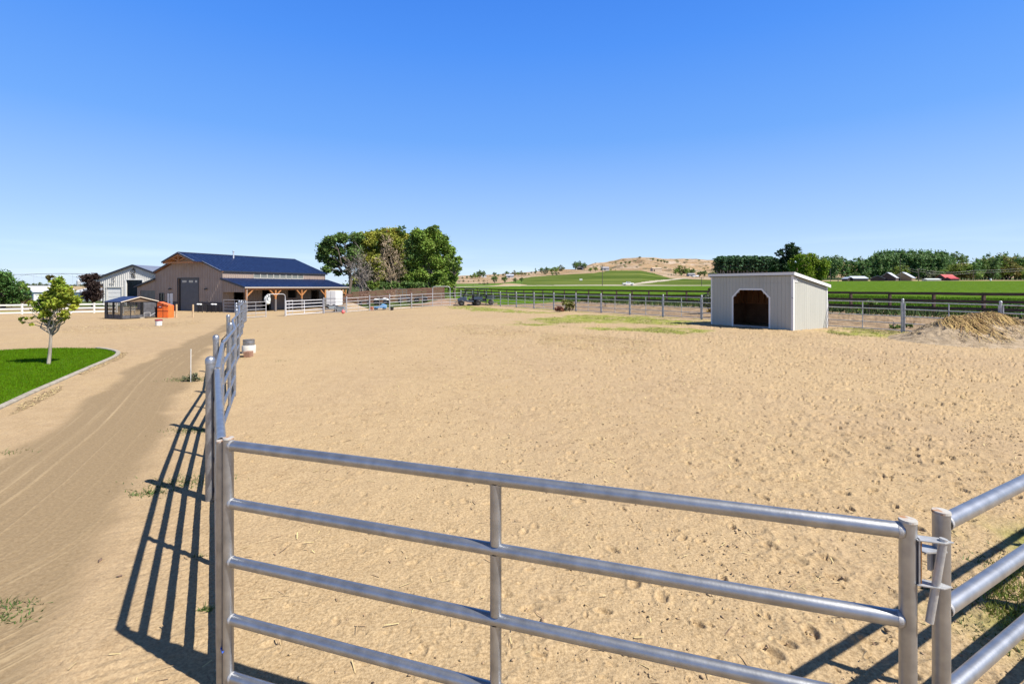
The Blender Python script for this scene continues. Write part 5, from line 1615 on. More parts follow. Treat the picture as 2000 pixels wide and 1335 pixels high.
for (px, py) in [(38, 626), (52, 629), (80, 618), (125, 620), (118, 596), (135, 600), (84, 600), (66, 606)]:
    s = Yt / 1000; q_ = ((px - 94) * s, random.uniform(-.1, .1), EYE + (HZ - py) * s - bp.z)
    limb(b, (.08, 0, .95 + random.uniform(0, .25)), q_, .016, .004, g, 6, .05, 6)
b.build('branches', young, smooth=True)

# big trees
Yb = 86
def bt(name, label, bx, items, n, leaf, size, th, r, seed, Y=Yb, **k):
    p = gpt(bx, Y)
    return tree(name, label, 'tree', p, pxb(bx, Y, items, k.pop('yv', 1.6), k.pop('sq', .8)), n, leaf, size, th, r, seed, **k)
bt('elm_tree', 'open-branched dark green tree nearest the barn roof end', 682,
   [(652, 472, 12, 9), (668, 465, 13, 10), (690, 463, 14, 9), (640, 487, 13, 12), (660, 490, 13, 10), (685, 483, 14, 10), (633, 503, 10, 9), (650, 512, 14, 10), (670, 508, 12, 9), (642, 526, 9, 7), (656, 532, 7, 6), (697, 500, 12, 12), (680, 528, 6, 6)],
   16500, L_DARK, .18, 5.6, .36, 61, Y=84, clump=.30,
   extra=(('yellow_leaves', pxb(682, 84, [(636, 492, 9, 8), (628, 500, 6, 7), (690, 548, 10, 8)], 1.0), 900, L_YEL, .17),))
bt('cottonwood_tree', 'tall yellow-green cottonwood left of the orange-topped one', 718,
   [(722, 470, 18, 14), (705, 480, 14, 12), (735, 459, 14, 10), (712, 500, 15, 14), (730, 498, 16, 14), (722, 525, 14, 16), (738, 520, 14, 20), (745, 545, 13, 14), (725, 548, 12, 10)],
   20000, L_YEL, .17, 6, .4, 62, Y=89, clump=.26)
bt('orange_topped_tree', 'tall autumn-tinted tree with orange top in the middle of the clump', 765,
   [(757, 460, 15, 12), (772, 458, 14, 12), (750, 478, 14, 14), (775, 480, 16, 16), (785, 500, 12, 18), (760, 505, 16, 16), (782, 530, 12, 20), (790, 465, 10, 12), (760, 540, 16, 14), (787, 551, 10, 8)],
   20000, L_YEL, .17, 6, .4, 63, Y=90, clump=.26,
   extra=(('orange_top', pxb(765, 88, [(765, 452, 18, 6), (752, 463, 8, 8), (774, 465, 9, 10), (770, 492, 9, 14), (757, 505, 9, 12)], 1.0), 2200, L_ORG, .16),
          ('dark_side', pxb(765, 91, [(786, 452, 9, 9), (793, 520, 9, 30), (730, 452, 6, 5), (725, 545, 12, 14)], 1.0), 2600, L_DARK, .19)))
bt('willow_tree', 'massive rounded green tree at the right of the clump', 838,
   [(820, 462, 16, 12), (845, 456, 16, 12), (806, 474, 14, 16), (832, 482, 18, 16), (860, 475, 16, 16), (876, 492, 12, 16), (812, 505, 15, 18), (845, 508, 18, 18), (868, 515, 15, 18), (820, 535, 16, 14), (840, 545, 14, 12), (860, 545, 16, 14), (880, 530, 12, 14), (878, 552, 10, 9), (803, 545, 10, 14)],
   44000, L_MID, .17, 5, .5, 64, Y=85, clump=.25, drop=.3,
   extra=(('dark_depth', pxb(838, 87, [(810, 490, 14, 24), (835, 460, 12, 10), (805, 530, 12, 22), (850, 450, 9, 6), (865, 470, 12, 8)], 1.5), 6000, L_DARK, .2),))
bt('side_tree', 'loose-branched tree edging the clump beside the green field', 888,
   [(893, 512, 8, 10), (898, 508, 5, 8), (888, 528, 8, 9), (896, 524, 6, 7), (884, 545, 8, 8), (872, 500, 5, 8), (878, 515, 5, 8)],
   2600, L_MID, .17, 4.2, .22, 65, Y=80, clump=.32)
# dead brush: mostly bare twigs
def brush(label, bx, Y, tops, m_, nt, seed, size=.1, leaves=0, lm=None):
    g = np.random.default_rng(seed); p = gpt(bx, Y); t = thing('bare_tree', label, 'tree', p)
    s = Y / 1000; b = MB().use(m_)
    for (px, py) in tops:
        q_ = np.array(((px - bx) * s, g.normal() * .4, EYE + (HZ - py) * s - p.z))
        pp = limb(b, (g.normal() * .15, g.normal() * .15, 0), q_, .09, .012, g, 7, .05, 5)
        for k in range(nt):
            i = g.integers(2, 7); dv = g.normal(size=3); dv[2] = abs(dv[2]) + .5; dv /= np.linalg.norm(dv)
            ll = g.uniform(.4, 1.5)
            q2 = pp[i] + dv * ll
            limb(b, pp[i], q2, .02, .006, g, 3, .05, 4)
            for j in range(3):
                dv2 = dv + g.normal(size=3) * .6
                limb(b, q2 - dv * ll * .4, q2 + dv2 * ll * .35, .01, .004, g, 2, 0, 3)
    b.build('trunk', t)
    if leaves:
        bl = [((px - bx) * s, 0, (EYE + (HZ - py) * s - p.z) * .85, .9, .6, 1.2) for px, py in tops]
        leaf_mesh('crown', crown_points(bl, leaves, g, .4), size, lm, t, g)
    return t
GREYB = mat('grey_dead_twig', (0.252, 0.21, 0.1848), rough=1, c2=(0.336, 0.2856, 0.2436), scale=3)
TANB = mat('tan_dead_twig', (0.3969, 0.293, 0.1796), rough=1, c2=(0.4725, 0.3591, 0.2362), scale=3)
brush('grey leafless tree in front of the dark gap of the clump', 712, 80, [(700, 497), (692, 515), (705, 490), (712, 505), (720, 520), (690, 530), (698, 545), (718, 535), (708, 520), (685, 512), (703, 535)], GREYB, 15, 71, leaves=2200, lm=leaf_m('leaf_grey_dead', (.24, .20, .17), tr=.05), size=.07)
brush('tan half-dead tree in the middle of the clump', 768, 83, [(752, 470), (765, 480), (742, 495), (757, 505), (775, 500), (782, 485), (748, 520), (765, 525), (740, 540), (785, 515), (772, 540), (756, 452)], TANB, 13, 72, leaves=3200, lm=L_DRY, size=.08)
# undergrowth shrubs in front of the clump
def shrub(label, bx, Y, items, n, leaf, size, seed, group=None, name='shrub', cat='shrub', r=.05):
    p = gpt(bx, Y)
    return tree(name, label, cat, p, pxb(bx, Y, items, .3), n, leaf, size, .35, r, seed, group=group, clump=.33)
shrub('bright yellow-green bush at the foot of the big trees', 727, 78, [(727, 558, 8, 6), (722, 552, 5, 5), (735, 555, 6, 6)], 1300, L_LIGHT, .12, 81)
shrub('low dark bush under the tan half-dead tree', 752, 80, [(745, 556, 9, 7), (758, 558, 9, 6), (770, 556, 8, 7)], 1300, L_DARK, .14, 82)
shrub('broad low green bush under the right big tree', 800, 80, [(790, 556, 10, 7), (805, 558, 10, 6), (818, 557, 10, 7), (830, 560, 8, 5)], 1700, L_DARK, .14, 83)
shrub('feathery green bush at the right foot of the clump', 868, 79, [(860, 558, 9, 8), (872, 554, 9, 10), (882, 560, 7, 7)], 1500, L_MID, .13, 84)
# shaded gap trunks
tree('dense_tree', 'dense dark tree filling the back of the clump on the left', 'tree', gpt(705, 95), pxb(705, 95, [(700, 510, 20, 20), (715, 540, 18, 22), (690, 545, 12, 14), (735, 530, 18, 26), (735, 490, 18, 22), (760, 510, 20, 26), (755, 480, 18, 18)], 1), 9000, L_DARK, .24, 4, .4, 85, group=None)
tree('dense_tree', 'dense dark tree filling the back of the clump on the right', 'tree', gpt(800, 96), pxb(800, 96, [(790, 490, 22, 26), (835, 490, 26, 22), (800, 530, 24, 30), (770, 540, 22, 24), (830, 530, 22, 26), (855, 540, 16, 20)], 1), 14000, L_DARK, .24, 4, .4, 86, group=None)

# left side trees
tree('spruce_like_tree', 'large dense green tree at the left picture edge behind the white fence', 'tree', gpt(6, 70), pxb(6, 70, [(22, 541, 12, 10), (5, 552, 22, 14), (-15, 545, 20, 16), (28, 560, 15, 16), (0, 575, 26, 16), (38, 575, 12, 12), (-20, 570, 20, 20), (25, 585, 18, 9), (-45, 560, 22, 28)], .8), 16000, leaf_m('leaf_deep_green', (.07, .145, .035), c2=(.11, .21, .045)), .13, 1.2, .3, 91, clump=.3, drop=-.4)
tree('olive_tree', 'small olive-green tree just right of the large left-edge tree', 'tree', gpt(46, 80), pxb(46, 80, [(46, 556, 9, 6), (52, 562, 6, 6)], .4), 900, L_MID, .15, 1.0, .1, 92)
tree('maple_tree', 'dark purple-leaved tree at the left of the off-white barn', 'tree', gpt(180, 68), pxb(180, 68, [(176, 543, 11, 8), (188, 540, 7, 6), (176, 557, 12, 10), (188, 560, 11, 11), (180, 574, 17, 10), (172, 583, 10, 7), (192, 578, 9, 9), (170, 540, 5, 5)], .5), 8500, L_PURP, .11, 1.3, .12, 93, clump=.3)
shrub('reddish-brown shrub beside the white house at far left', 52, 85, [(50, 588, 7, 4), (57, 583, 5, 5)], 500, L_RED, .10, 94)
shrub('yellow-green shrub beside the white house at far left', 54, 83, [(54, 580, 6, 4), (48, 583, 5, 4)], 450, L_BUSHY, .10, 95)

# ---------------------------------------------------------------- far trees: a few kinds copied
def kind_tree(name, blobs, n, leaf, size, th, r, seed, **k):
    return tree(name, 'x', 'tree', (0, -500, -50), blobs, n, leaf, size, th, r, seed, **k)
def ell(lst): return [(x, y, z, a, a, c_) for x, y, z, a, c_ in lst]
K = {}
K['round'] = kind_tree('broadleaf_tree', ell([(0, 0, .68, .26, .24), (.18, .08, .55, .2, .2), (-.2, .05, .56, .22, .2), (.05, -.16, .5, .22, .2), (-.05, .18, .5, .22, .2), (.0, 0, .35, .3, .18), (.12, 0, .82, .14, .14)]), 1500, L_DARK, .035, .4, .03, 101)
K['round2'] = kind_tree('broadleaf_tree', ell([(-.08, 0, .74, .22, .2), (.2, -.05, .62, .22, .22), (-.24, .05, .52, .2, .2), (.05, .16, .48, .26, .2), (.14, -.15, .38, .24, .2), (-.1, -.1, .32, .26, .2)]), 1500, L_MID, .035, .4, .03, 102)
K['light'] = kind_tree('broadleaf_tree', ell([(0, 0, .66, .3, .26), (.25, .05, .5, .22, .22), (-.25, .05, .5, .24, .22), (.0, -.2, .42, .28, .24), (.1, .1, .84, .14, .13)]), 1400, L_LIGHT, .038, .35, .03, 103)
K['yellow'] = kind_tree('broadleaf_tree', ell([(0, 0, .62, .32, .28), (.25, .0, .45, .24, .24), (-.22, .05, .48, .24, .24), (.0, -.15, .35, .3, .24)]), 1300, leaf_m('leaf_olive', (.17, .17, .05), c2=(.26, .22, .07)), .038, .3, .03, 104)
K['poplar'] = kind_tree('poplar_tree', ell([(0, 0, .88, .10, .12), (.02, .01, .74, .14, .14), (-.03, 0, .60, .13, .14), (.02, 0, .44, .13, .14), (0, 0, .28, .12, .14)]), 900, L_POP, .034, .62, .018, 105, barkm=mat('pale_poplar_bark', (0.272, 0.248, 0.216), rough=.9))
K['poplar2'] = kind_tree('poplar_tree', ell([(.02, 0, .9, .09, .1), (-.03, .01, .78, .13, .14), (.04, 0, .62, .12, .14), (0, 0, .44, .11, .12)]), 750, L_POP, .034, .62, .018, 106, barkm=mat('pale_poplar_bark', (0.272, 0.248, 0.216)))
K['wood'] = kind_tree('wood_tree', ell([(0, 0, .84, .2, .15), (.12, .03, .66, .2, .2), (-.14, .03, .64, .2, .2), (.03, -.1, .48, .2, .2), (0, .05, .28, .24, .2)]), 1100, leaf_m('leaf_wood_green', (0.0858, 0.1716, 0.05434), c2=(0.1358, 0.2431, 0.06435)), .036, .5, .022, 107)
K['wood2'] = kind_tree('wood_tree', ell([(.04, 0, .86, .17, .13), (-.1, .03, .7, .2, .17), (.16, .03, .56, .18, .2), (-.05, -.1, .42, .22, .2), (0.06, .05, .24, .22, .2)]), 1100, leaf_m('leaf_wood_green2', (0.0975, 0.182, 0.0585), c2=(0.1495, 0.234, 0.0715)), .036, .5, .022, 108)
K['conifer'] = kind_tree('conifer_tree', ell([(0, 0, .88, .06, .12), (0, 0, .68, .12, .14), (0, 0, .45, .18, .16), (0, 0, .22, .24, .16)]), 800, L_DARK, .04, .8, .02, 109)
K['bush'] = kind_tree('bush', ell([(0, 0, .5, .5, .42), (.4, .1, .35, .4, .32), (-.42, .1, .38, .4, .34), (.1, -.3, .3, .4, .3)]), 700, L_GREY, .07, .2, .04, 110)
K['gbush'] = kind_tree('bush', ell([(0, 0, .5, .5, .42), (.4, .1, .35, .4, .32), (-.42, .1, .38, .4, .34), (.1, -.3, .3, .4, .3)]), 700, L_DARK, .07, .2, .04, 111)
first_use = {}
def far_tree(kind, px, Y, top, label, group=None, wf=1.0, cat='tree', sink=0.0, rz=None):
    p = gpt(px, Y); hgt = EYE + (HZ - top) / 1000 * Y - p.z
    if hgt < .5: hgt = .5
    src = K[kind]
    if kind in first_use: o = copy_tree(src)
    else:
        o = src; first_use[kind] = 1; CH[o.name] = list(o.children)
        for k_ in o.children: CH[k_.name] = []
    o.location = (p.x, p.y, p.z - sink); o.scale = (hgt * wf, hgt * wf, hgt * 1.02)
    o.rotation_euler = (0, 0, random.uniform(0, 6.28) if rz is None else rz)
    tag(o, label, cat, group)
    if group is None and 'group' in o: del o['group']
    return o
R_ = random.Random(5)
# poplar plantation left of the lone dark tree
k = 0
for px in np.arange(1399, 1520, 4.0):
    for row, Y in enumerate((500, 512)):
        top = np.interp(px, [1397, 1405, 1500, 1518], [507, 501, 501, 506]) + R_.uniform(-1.6, 2.0)
        far_tree('poplar' if (k % 2) else 'poplar2', px + R_.uniform(-1, 1) + row * 2, Y + R_.uniform(-3, 3), top,
                 'tall slim blue-green poplar in the row above the shelter roof', 'poplars in a row above the shelter', wf=1.5); k += 1
# long wood on the right
for px in np.arange(1692, 1853, 5.2):
    for row, Y in enumerate((430, 445)):
        top = np.interp(px, [1690, 1700, 1712, 1740, 1840, 1853], [510, 500, 494, 491.5, 491.5, 498]) + R_.uniform(-1.5, 1.8)
        far_tree('wood' if (k % 2) else 'wood2', px + R_.uniform(-2, 2) + row * 2.5, Y + R_.uniform(-4, 4), top,
                 'dark green tree in the long even wood behind the zinc-roofed farm', 'trees of the long even wood', wf=.85); k += 1
# wood between shelter and long wood
for px in np.arange(1602, 1700, 7):
    top = np.interp(px, [1600, 1625, 1650, 1700], [503, 502, 507, 506]) + R_.uniform(-1.5, 2.5)
    if 1634 < px < 1645: continue
    far_tree(['wood', 'round2', 'wood2'][k % 3], px + R_.uniform(-2, 2), 410 + R_.uniform(-10, 10), top,
             'green tree in the uneven wood between shelter and long wood', 'trees of the uneven middle wood', wf=.95); k += 1
# right wood
for px in np.arange(1908, 2075, 8):
    for row, Y in enumerate((335, 352)):
        top = np.interp(px, [1905, 1920, 1960, 2010], [508, 500, 498, 503]) + R_.uniform(-2, 3)
        far_tree(['round', 'wood', 'yellow', 'round2', 'wood2'][k % 5], px + R_.uniform(-3, 3) + row * 4, Y + R_.uniform(-5, 5), top + row * -1,
                 'mixed green tree in the wood at the right picture edge', 'trees of the right edge wood', wf=.9); k += 1
for px, top, kd in ((1838, 526, 'round'), (1832, 531, 'bush'), (1846, 520, 'round2'), (1858, 515, 'light'), (1868, 514, 'light'), (1878, 512, 'yellow'), (1888, 510, 'round2'), (1897, 509, 'round2'), (1905, 514, 'wood'), (1884, 526, 'yellow'), (1894, 530, 'yellow'), (1872, 528, 'round2'), (1822, 528, 'bush'), (1913, 524, 'round')):
    far_tree(kd, px, 325 + R_.uniform(-6, 10), top, 'smaller mixed tree around the red-roofed house', 'mixed trees around the red-roofed house', wf=1.0)
far_tree('light', 1757, 318, 517, 'rounded light green tree rising behind the zinc-roofed barns', wf=1.35)
far_tree('gbush', 1671, 330, 529, 'light green bush behind the long low shed', wf=.9, cat='bush')
far_tree('round', 1871, 640, 488, 'lone spreading tree on the skyline above the red-roofed house', wf=.95)
far_tree('round', 1683, 640, 498, 'small lone tree on the skyline left of the long wood', wf=.8)
for px, top in ((1600, 497), (1608, 498), (1616, 499)): far_tree('round', px, 650, top, 'one of three dark trees close together on the skyline', 'three dark skyline trees', wf=1.0)
far_tree('round', 1634, 660, 496, 'broad dark tree on the skyline above the pale cutting', wf=1.5)
# the lone dark tree and bright willow behind the shelter
tree('oak_tree', 'tall dark layered tree rising behind the shelter roof', 'tree', gpt(1541, 170), pxb(1541, 170, [(1540, 484, 10, 8), (1550, 488, 10, 8), (1530, 491, 12, 5), (1523, 497, 8, 4), (1545, 499, 12, 8), (1536, 508, 12, 8), (1553, 502, 10, 8), (1517, 494, 4, 2), (1527, 516, 12, 7), (1540, 522, 14, 12), (1512, 511, 9, 6), (1507, 518, 9, 9), (1560, 494, 4, 4), (1521, 528, 12, 9)], 1.2), 9000, leaf_m('leaf_blackish_green', (.028, .06, .022), c2=(.045, .085, .028)), .30, 6, .4, 121, clump=.27)
tree('willow_tree', 'bright green drooping tree behind the right end of the shelter roof', 'tree', gpt(1580, 150), pxb(1580, 150, [(1562, 506, 14, 9), (1580, 502, 14, 7), (1592, 512, 14, 10), (1606, 518, 10, 10), (1570, 520, 16, 12), (1590, 530, 16, 12), (1604, 533, 9, 12), (1555, 525, 10, 14), (1598, 543, 11, 9), (1575, 540, 14, 12), (1548, 512, 6, 8)], 1.4), 14000, leaf_m('leaf_willow_bright', (0.1425, 0.2175, 0.015), c2=(0.225, 0.3, 0.0225)), .22, 4.5, .35, 122, clump=.27, drop=1.2)
# hillside trees around the centre
for px, Y, top, kd, wf, lb in [
    (1124, 585, 509, 'round', .9, 'dark tree at the left of the hillside house clump'), (1131, 592, 507.5, 'round', .8, 'tallest dark tree of the hillside house clump'), (1141, 590, 511, 'round', .9, 'dark tree at the right of the hillside house clump'),
    (1142, 560, 527, 'bush', .7, 'low bush under the hillside house clump'),
    (1153, 500, 521, 'round2', 1.2, 'green tree left of the tall utility pole'), (1163, 505, 520, 'light', 1.2, 'lighter green tree beside the tall utility pole'), (1174, 550, 524, 'round', 1.1, 'dark tree left of the grey-roofed hillside house'),
    (1193, 555, 524, 'round2', 1.1, 'green tree right of the grey-roofed hillside house'), (1202, 560, 526, 'yellow', 1.3, 'olive tree right of the grey-roofed hillside house'), (1214, 565, 527, 'yellow', 1.5, 'low olive tree at the foot of the tan hill'),
    (1288, 485, 535, 'conifer', 1.2, 'small dark conifer below the beige building'), (1294, 487, 536, 'conifer', 1.3, 'second small conifer below the beige building'), (1305, 470, 535, 'conifer', 1.4, 'left conifer of the pair by the lane'), (1311, 470, 534.5, 'conifer', 1.4, 'right conifer of the pair by the lane'),
    (1320, 490, 521, 'round2', .8, 'green tree at the left of the lane-end clump'), (1328, 495, 517, 'light', .9, 'pale green tree topping the lane-end clump'), (1336, 492, 519, 'yellow', .8, 'olive tree in the lane-end clump'),
    (1343, 490, 520, 'round2', .9, 'mid green tree in the lane-end clump'), (1352, 490, 522, 'round', .9, 'dark tree in the lane-end clump'), (1330, 484, 531, 'gbush', .6, 'dark bush in front of the lane-end clump'),
    (1366, 470, 528, 'round', 1.0, 'dark tree right of the parked cars'), (1375, 468, 526, 'round', 1.0, 'dark tree second right of the parked cars'), (1387, 466, 530, 'round', 1.1, 'dark tree beside the shelter roof corner'), (1395, 462, 529, 'round', 1.1, 'dark tree meeting the shelter roof corner'),
    (1095, 560, 517, 'bush', 1.0, 'scrub on the dry slope left of the clump'), (1085, 520, 518, 'round2', 1.1, 'bushy tree on the dry rise'), (1077, 525, 521, 'round2', 1.1, 'second bushy tree on the dry rise'), (1068, 530, 520, 'round', 1.1, 'dark tree on the dry rise'), (1058, 530, 521, 'round', 1.2, 'dark tree at the left of the dry rise'), (1064, 500, 526, 'bush', .8, 'grey bush below the dry rise trees'),
    (1079, 440, 531, 'gbush', .8, 'dark shrub at the edge of the upper green field'), (1088, 440, 529, 'bush', .9, 'grey shrub at the edge of the upper green field'),
    (1046, 540, 523, 'conifer', 1.2, 'small pointed conifer on the left skyline'), (1038, 560, 530, 'bush', 1.0, 'skyline scrub beside the pointed conifer'), (1100, 590, 521, 'gbush', .7, 'skyline scrub left of the house clump')]:
    far_tree(kd, px, Y, top, lb, None, wf)
for px, top in ((950, 537), (957, 537), (966, 530), (973, 534), (983, 533), (990, 528), (998, 533), (1004, 527), (1012, 529), (1019, 528), (1026, 531), (1033, 533)):
    far_tree(['round', 'round2', 'yellow'][px % 3], px, 500 + R_.uniform(-10, 20), top, 'skyline tree in the row left of the small conifer', 'skyline tree row left of centre', wf=1.1)
for px, top, kd in ((903, 540, 'bush'), (912, 538, 'round'), (920, 535, 'round2'), (928, 530, 'round2'), (936, 525.5, 'round'), (943, 527, 'round'), (933, 534, 'light'), (924, 537, 'round2')):
    far_tree(kd, px, 400 + R_.uniform(-8, 12), top, 'tree in the rounded clump right of the big trees', 'rounded clump right of the big trees', wf=.95)
for i, (px, top, base_Y) in enumerate(((966, 536, 285), (985, 537, 285), (1006, 541, 290), (1018, 540, 300))):
    far_tree('round', px, base_Y, top, '%s of the four bushy trees beyond the gravel road, from the left' % ORD[i], None, 1.0)
for px, top, kd in ((905, 546, 'bush'), (915, 548, 'bush'), (925, 547, 'yellow'), (935, 545, 'yellow'), (945, 546, 'bush'), (952, 548, 'bush'), (888, 548, 'bush'), (897, 548, 'bush')):
    far_tree(kd, px, 320 + R_.uniform(-8, 12), top, 'grey-green scrub bush on the dry slope left of centre', 'scrub bushes left of centre', wf=1.0, cat='bush')
for px, Y, top in ((945, 262, 551), (937, 270, 552), (952, 268, 551), (924, 245, 556), (1019, 268, 553)):
    far_tree('bush', px, Y, top, 'small roadside bush near the gravel road', 'bushes by the gravel road', wf=1.0, cat='bush')
# hill scrub
for i in range(34):
    px = R_.uniform(1150, 1400); Y = R_.uniform(640, 860); p = gpt(px, Y)
    yb = HZ - (p.z - EYE) / Y * 1000
    far_tree('gbush' if i % 3 else 'bush', px, Y, yb - R_.uniform(1.6, 3.6), 'scrub bush dotted on the tan hillside', 'scrub on the tan hill', wf=R_.uniform(1.0, 1.8), cat='bush', sink=.3)
for px, Y in ((1285, 780), (1291, 770), (1298, 760), (1303, 755), (1275, 800), (1230, 720), (1222, 715), (1213, 700)):
    p = gpt(px, Y); yb = HZ - (p.z - EYE) / Y * 1000
    far_tree('round', px, Y, yb - 6, 'dark tree in the gully of the tan hill', 'trees in the hill gully', wf=1.2)
# left horizon
for px, Y, top in ((65, 480, 552), (70, 485, 553), (78, 480, 550), (90, 480, 553), (43, 430, 546), (53, 480, 552)):
    far_tree('round', px, Y, top, 'tiny dark tree on the far left horizon', 'trees on the left horizon', wf=1.1)
for px in range(30, 210, 9):
    far_tree('bush' if px % 2 else 'yellow', px, 410 + R_.uniform(0, 14), 554.5 + R_.uniform(-.8, .8), 'low hedge bush along the far edge of the stubble field', 'hedge along the stubble field', wf=1.8, cat='bush')
for px in range(560, 700, 12):
    far_tree('round', px, 260 + R_.uniform(-9, 9), 553 + R_.uniform(-2, 2), 'distant tree seen low between barn end and big trees', 'distant trees beyond the barn end', wf=1.2)
# paddock shrubs
shrub('pale grey-green bush beside the left wall of the shelter', 1384, 40.5, [(1384, 580, 9, 10), (1378, 592, 10, 8), (1391, 594, 9, 9), (1386, 568, 4, 8), (1375, 578, 4, 6)], 1500, leaf_m('leaf_sage', (0.14, 0.175, 0.091), c2=(0.189, 0.217, 0.119)), .07, 131, r=.04)
shrub('yellow-green bush beyond the back fence left of centre panels', 1112, 47, [(1108, 592, 9, 5), (1116, 594, 8, 5), (1102, 590, 6, 5), (1110, 597, 9, 4), (1106, 603, 8, 3), (1116, 602, 7, 3)], 1500, L_BUSHY, .07, 132)
shrub('reddish-brown bush against the back fence', 1093, 46, [(1092, 602, 6, 4), (1097, 604, 5, 3), (1088, 604, 4, 3)], 700, L_RED, .07, 133)
shrub('small orange-brown bush beside the shelter wall', 1392, 38, [(1392, 604, 7, 5), (1385, 607, 5, 4)], 500, L_ORG, .06, 134)
shrub('leafy dark green weeds beyond the straw pile at the right edge', 1980, 31.5, [(1968, 610, 14, 7), (1990, 608, 14, 8), (2012, 608, 14, 9), (1958, 598, 8, 5), (1985, 597, 12, 4)], 3000, leaf_m('leaf_weed_green', (.06, .15, .02), c2=(.09, .20, .03)), .06, 135)
shrub('dark scrub clump under the plank fence, right of centre', 1182, 52, [(1178, 584, 7, 5), (1187, 586, 8, 4)], 500, L_DARK, .08, 136)
shrub('dark leafy bush under the plank fence right of the shelter', 1697, 34.5, [(1692, 590, 8, 5), (1703, 591, 7, 5)], 500, L_DARK, .06, 137)
shrub('low dark green weed patch just right of the shelter', 1745, 27.5, [(1738, 636, 10, 3), (1755, 638, 12, 3), (1775, 636, 12, 3)], 700, L_DARK, .05, 138)

# ================================================================ STRAW PILE
def build_pile():
    c0 = Vector((19.9, 22.0, 0)); g0 = h1(c0.x, c0.y)
    t = thing('straw_pile', 'large mound of sandy dirt and golden straw before the silver fence', 'straw pile', (c0.x, c0.y, g0))
    n = 260; xs = np.linspace(-4.2, 5.2, n); ys = np.linspace(-4.6, 3.0, 200)
    X, Y = np.meshgrid(xs, ys)
    Rr = lambda cx, cy, a, b_, h: h * np.exp(-(((X - cx) / a) ** 2 + ((Y - cy) / b_) ** 2))
    hgt = .80 * Rr(-.75, .3, 1.25, 1.2, .86) + .8 * Rr(.9, .5, 1.0, 1.15, .80) + .8 * Rr(2.1, .2, 1.6, 1.3, .42) + Rr(.2, -1.0, 2.4, 1.5, .34) + Rr(2.9, -.9, 1.5, 1.5, .30) + Rr(-2.2, -.3, 1.3, 1.1, .20)
    hgt = hgt + (.12 * fbm(X * 2.2, Y * 2.2, 401, 6) + .09 * np.abs(fbm(X * 4, Y * 4, 405, 3))) * np.clip(hgt * 2.5, 0, 1)
    pt, rm = pits(X, Y, .5, .07, .15, .5, 411, 1.3)
    hgt = hgt - .15 * pt ** .6 * np.clip(hgt * 2, 0, 1)
    e = sm(4.2, 2.6, np.abs(X - .5) * .88) * sm(-4.6, -3.0, Y) * sm(3.0, 2.0, Y)
    base = H((X + c0.x).ravel(), (Y + c0.y).ravel()).reshape(X.shape) - g0
    Z = base + hgt * e - .05 + .05 * np.clip(hgt * e * 12, 0, 1) - .02
    V = np.stack([X.ravel(), Y.ravel(), Z.ravel()], 1)
    ii = (np.arange(len(ys) - 1)[:, None] * n + np.arange(n - 1)[None]).ravel()
    F = np.stack([ii, ii + 1, ii + n + 1, ii + n], 1)
    mm_ = mat('pile_dirt', (.235, .18, .118), rough=1, c2=(.36, .28, .19), scale=2.4, detail=8, bump=.03, bscale=16, spec=.1)
    np_mesh('mound', V, F, mm_, t, smooth=True)
    # straw strands hanging over the crests, following the slope
    g = np.random.default_rng(6)
    def zf(x, y):
        ix = np.clip((x - xs[0]) / (xs[1] - xs[0]), 0, n - 2); iy = np.clip((y - ys[0]) / (ys[1] - ys[0]), 0, len(ys) - 2)
        a = ix.astype(int); b_ = iy.astype(int); fx_ = ix - a; fy_ = iy - b_
        return Z[b_, a] * (1 - fx_) * (1 - fy_) + Z[b_, a + 1] * fx_ * (1 - fy_) + Z[b_ + 1, a] * (1 - fx_) * fy_ + Z[b_ + 1, a + 1] * fx_ * fy_
    def strands(nm, cx, cy, sx, sy, cnt, L, dirx, diry, seed, m_):
        g = np.random.default_rng(seed)
        x = g.normal(cx, sx, cnt); y = g.normal(cy, sy, cnt)
        th = np.arctan2(diry, dirx) + g.normal(0, .75, cnt); dx, dy = np.cos(th), np.sin(th)
        kk = fbm(x * 2.0, y * 2.0, 421, 4) > .02; x, y, dx, dy = x[kk], y[kk], dx[kk], dy[kk]; cnt = len(x)
        LL = L * g.uniform(.3, 1.1, cnt); lift = g.uniform(.0, .09, cnt)
        k = 4; P = []
        for q in range(k + 1):
            s = q / k
            px, py = x + dx * LL * s, y + dy * LL * s
            pz = zf(px, py) + .012 + lift * math.sin(math.pi * min(1, s + .15))
            P.append(np.stack([px, py, pz], 1))
        w = .0075 * g.uniform(.6, 1.5, cnt)
        sd = np.stack([-dy * w, dx * w, 0 * w], 1)
        V, F = [], []
        for q in range(k + 1):
            V += [P[q] - sd, P[q] + sd]
        V = np.stack(V, 1).reshape(-1, 3)
        o = np.arange(cnt)[:, None] * (2 * (k + 1))
        F = np.concatenate([o + np.array([2 * q, 2 * q + 1, 2 * q + 3, 2 * q + 2]) for q in range(k)], 0)
        o_ = np_mesh(nm, V, F, m_, t); o_['kind'] = 'stuff'
        return o_
    S1 = mat('golden_straw', (0.345, 0.2277, 0.0897), rough=.85, island=.35, spec=.3); S2 = mat('dull_straw', (0.266, 0.189, 0.098), rough=.9, island=.4)
    strands('straw_strands', -.75, -.35, .36, .45, 3000, .75, .15, -1, 1, S1)
    strands('straw_strands', 1.3, .15, .55, .4, 3000, .75, .5, -1, 2, S1)
    strands('straw_strands', 2.6, -.7, .7, .6, 1500, .6, .8, -.8, 3, S1)
    strands('straw_strands', .2, -1.1, 1.9, 1.0, 1300, .22, 0, -1, 4, S2)
    strands('straw_strands', 0, .6, 1.8, .5, 1400, .4, 1, -.2, 5, S2)
    return t
build_pile()

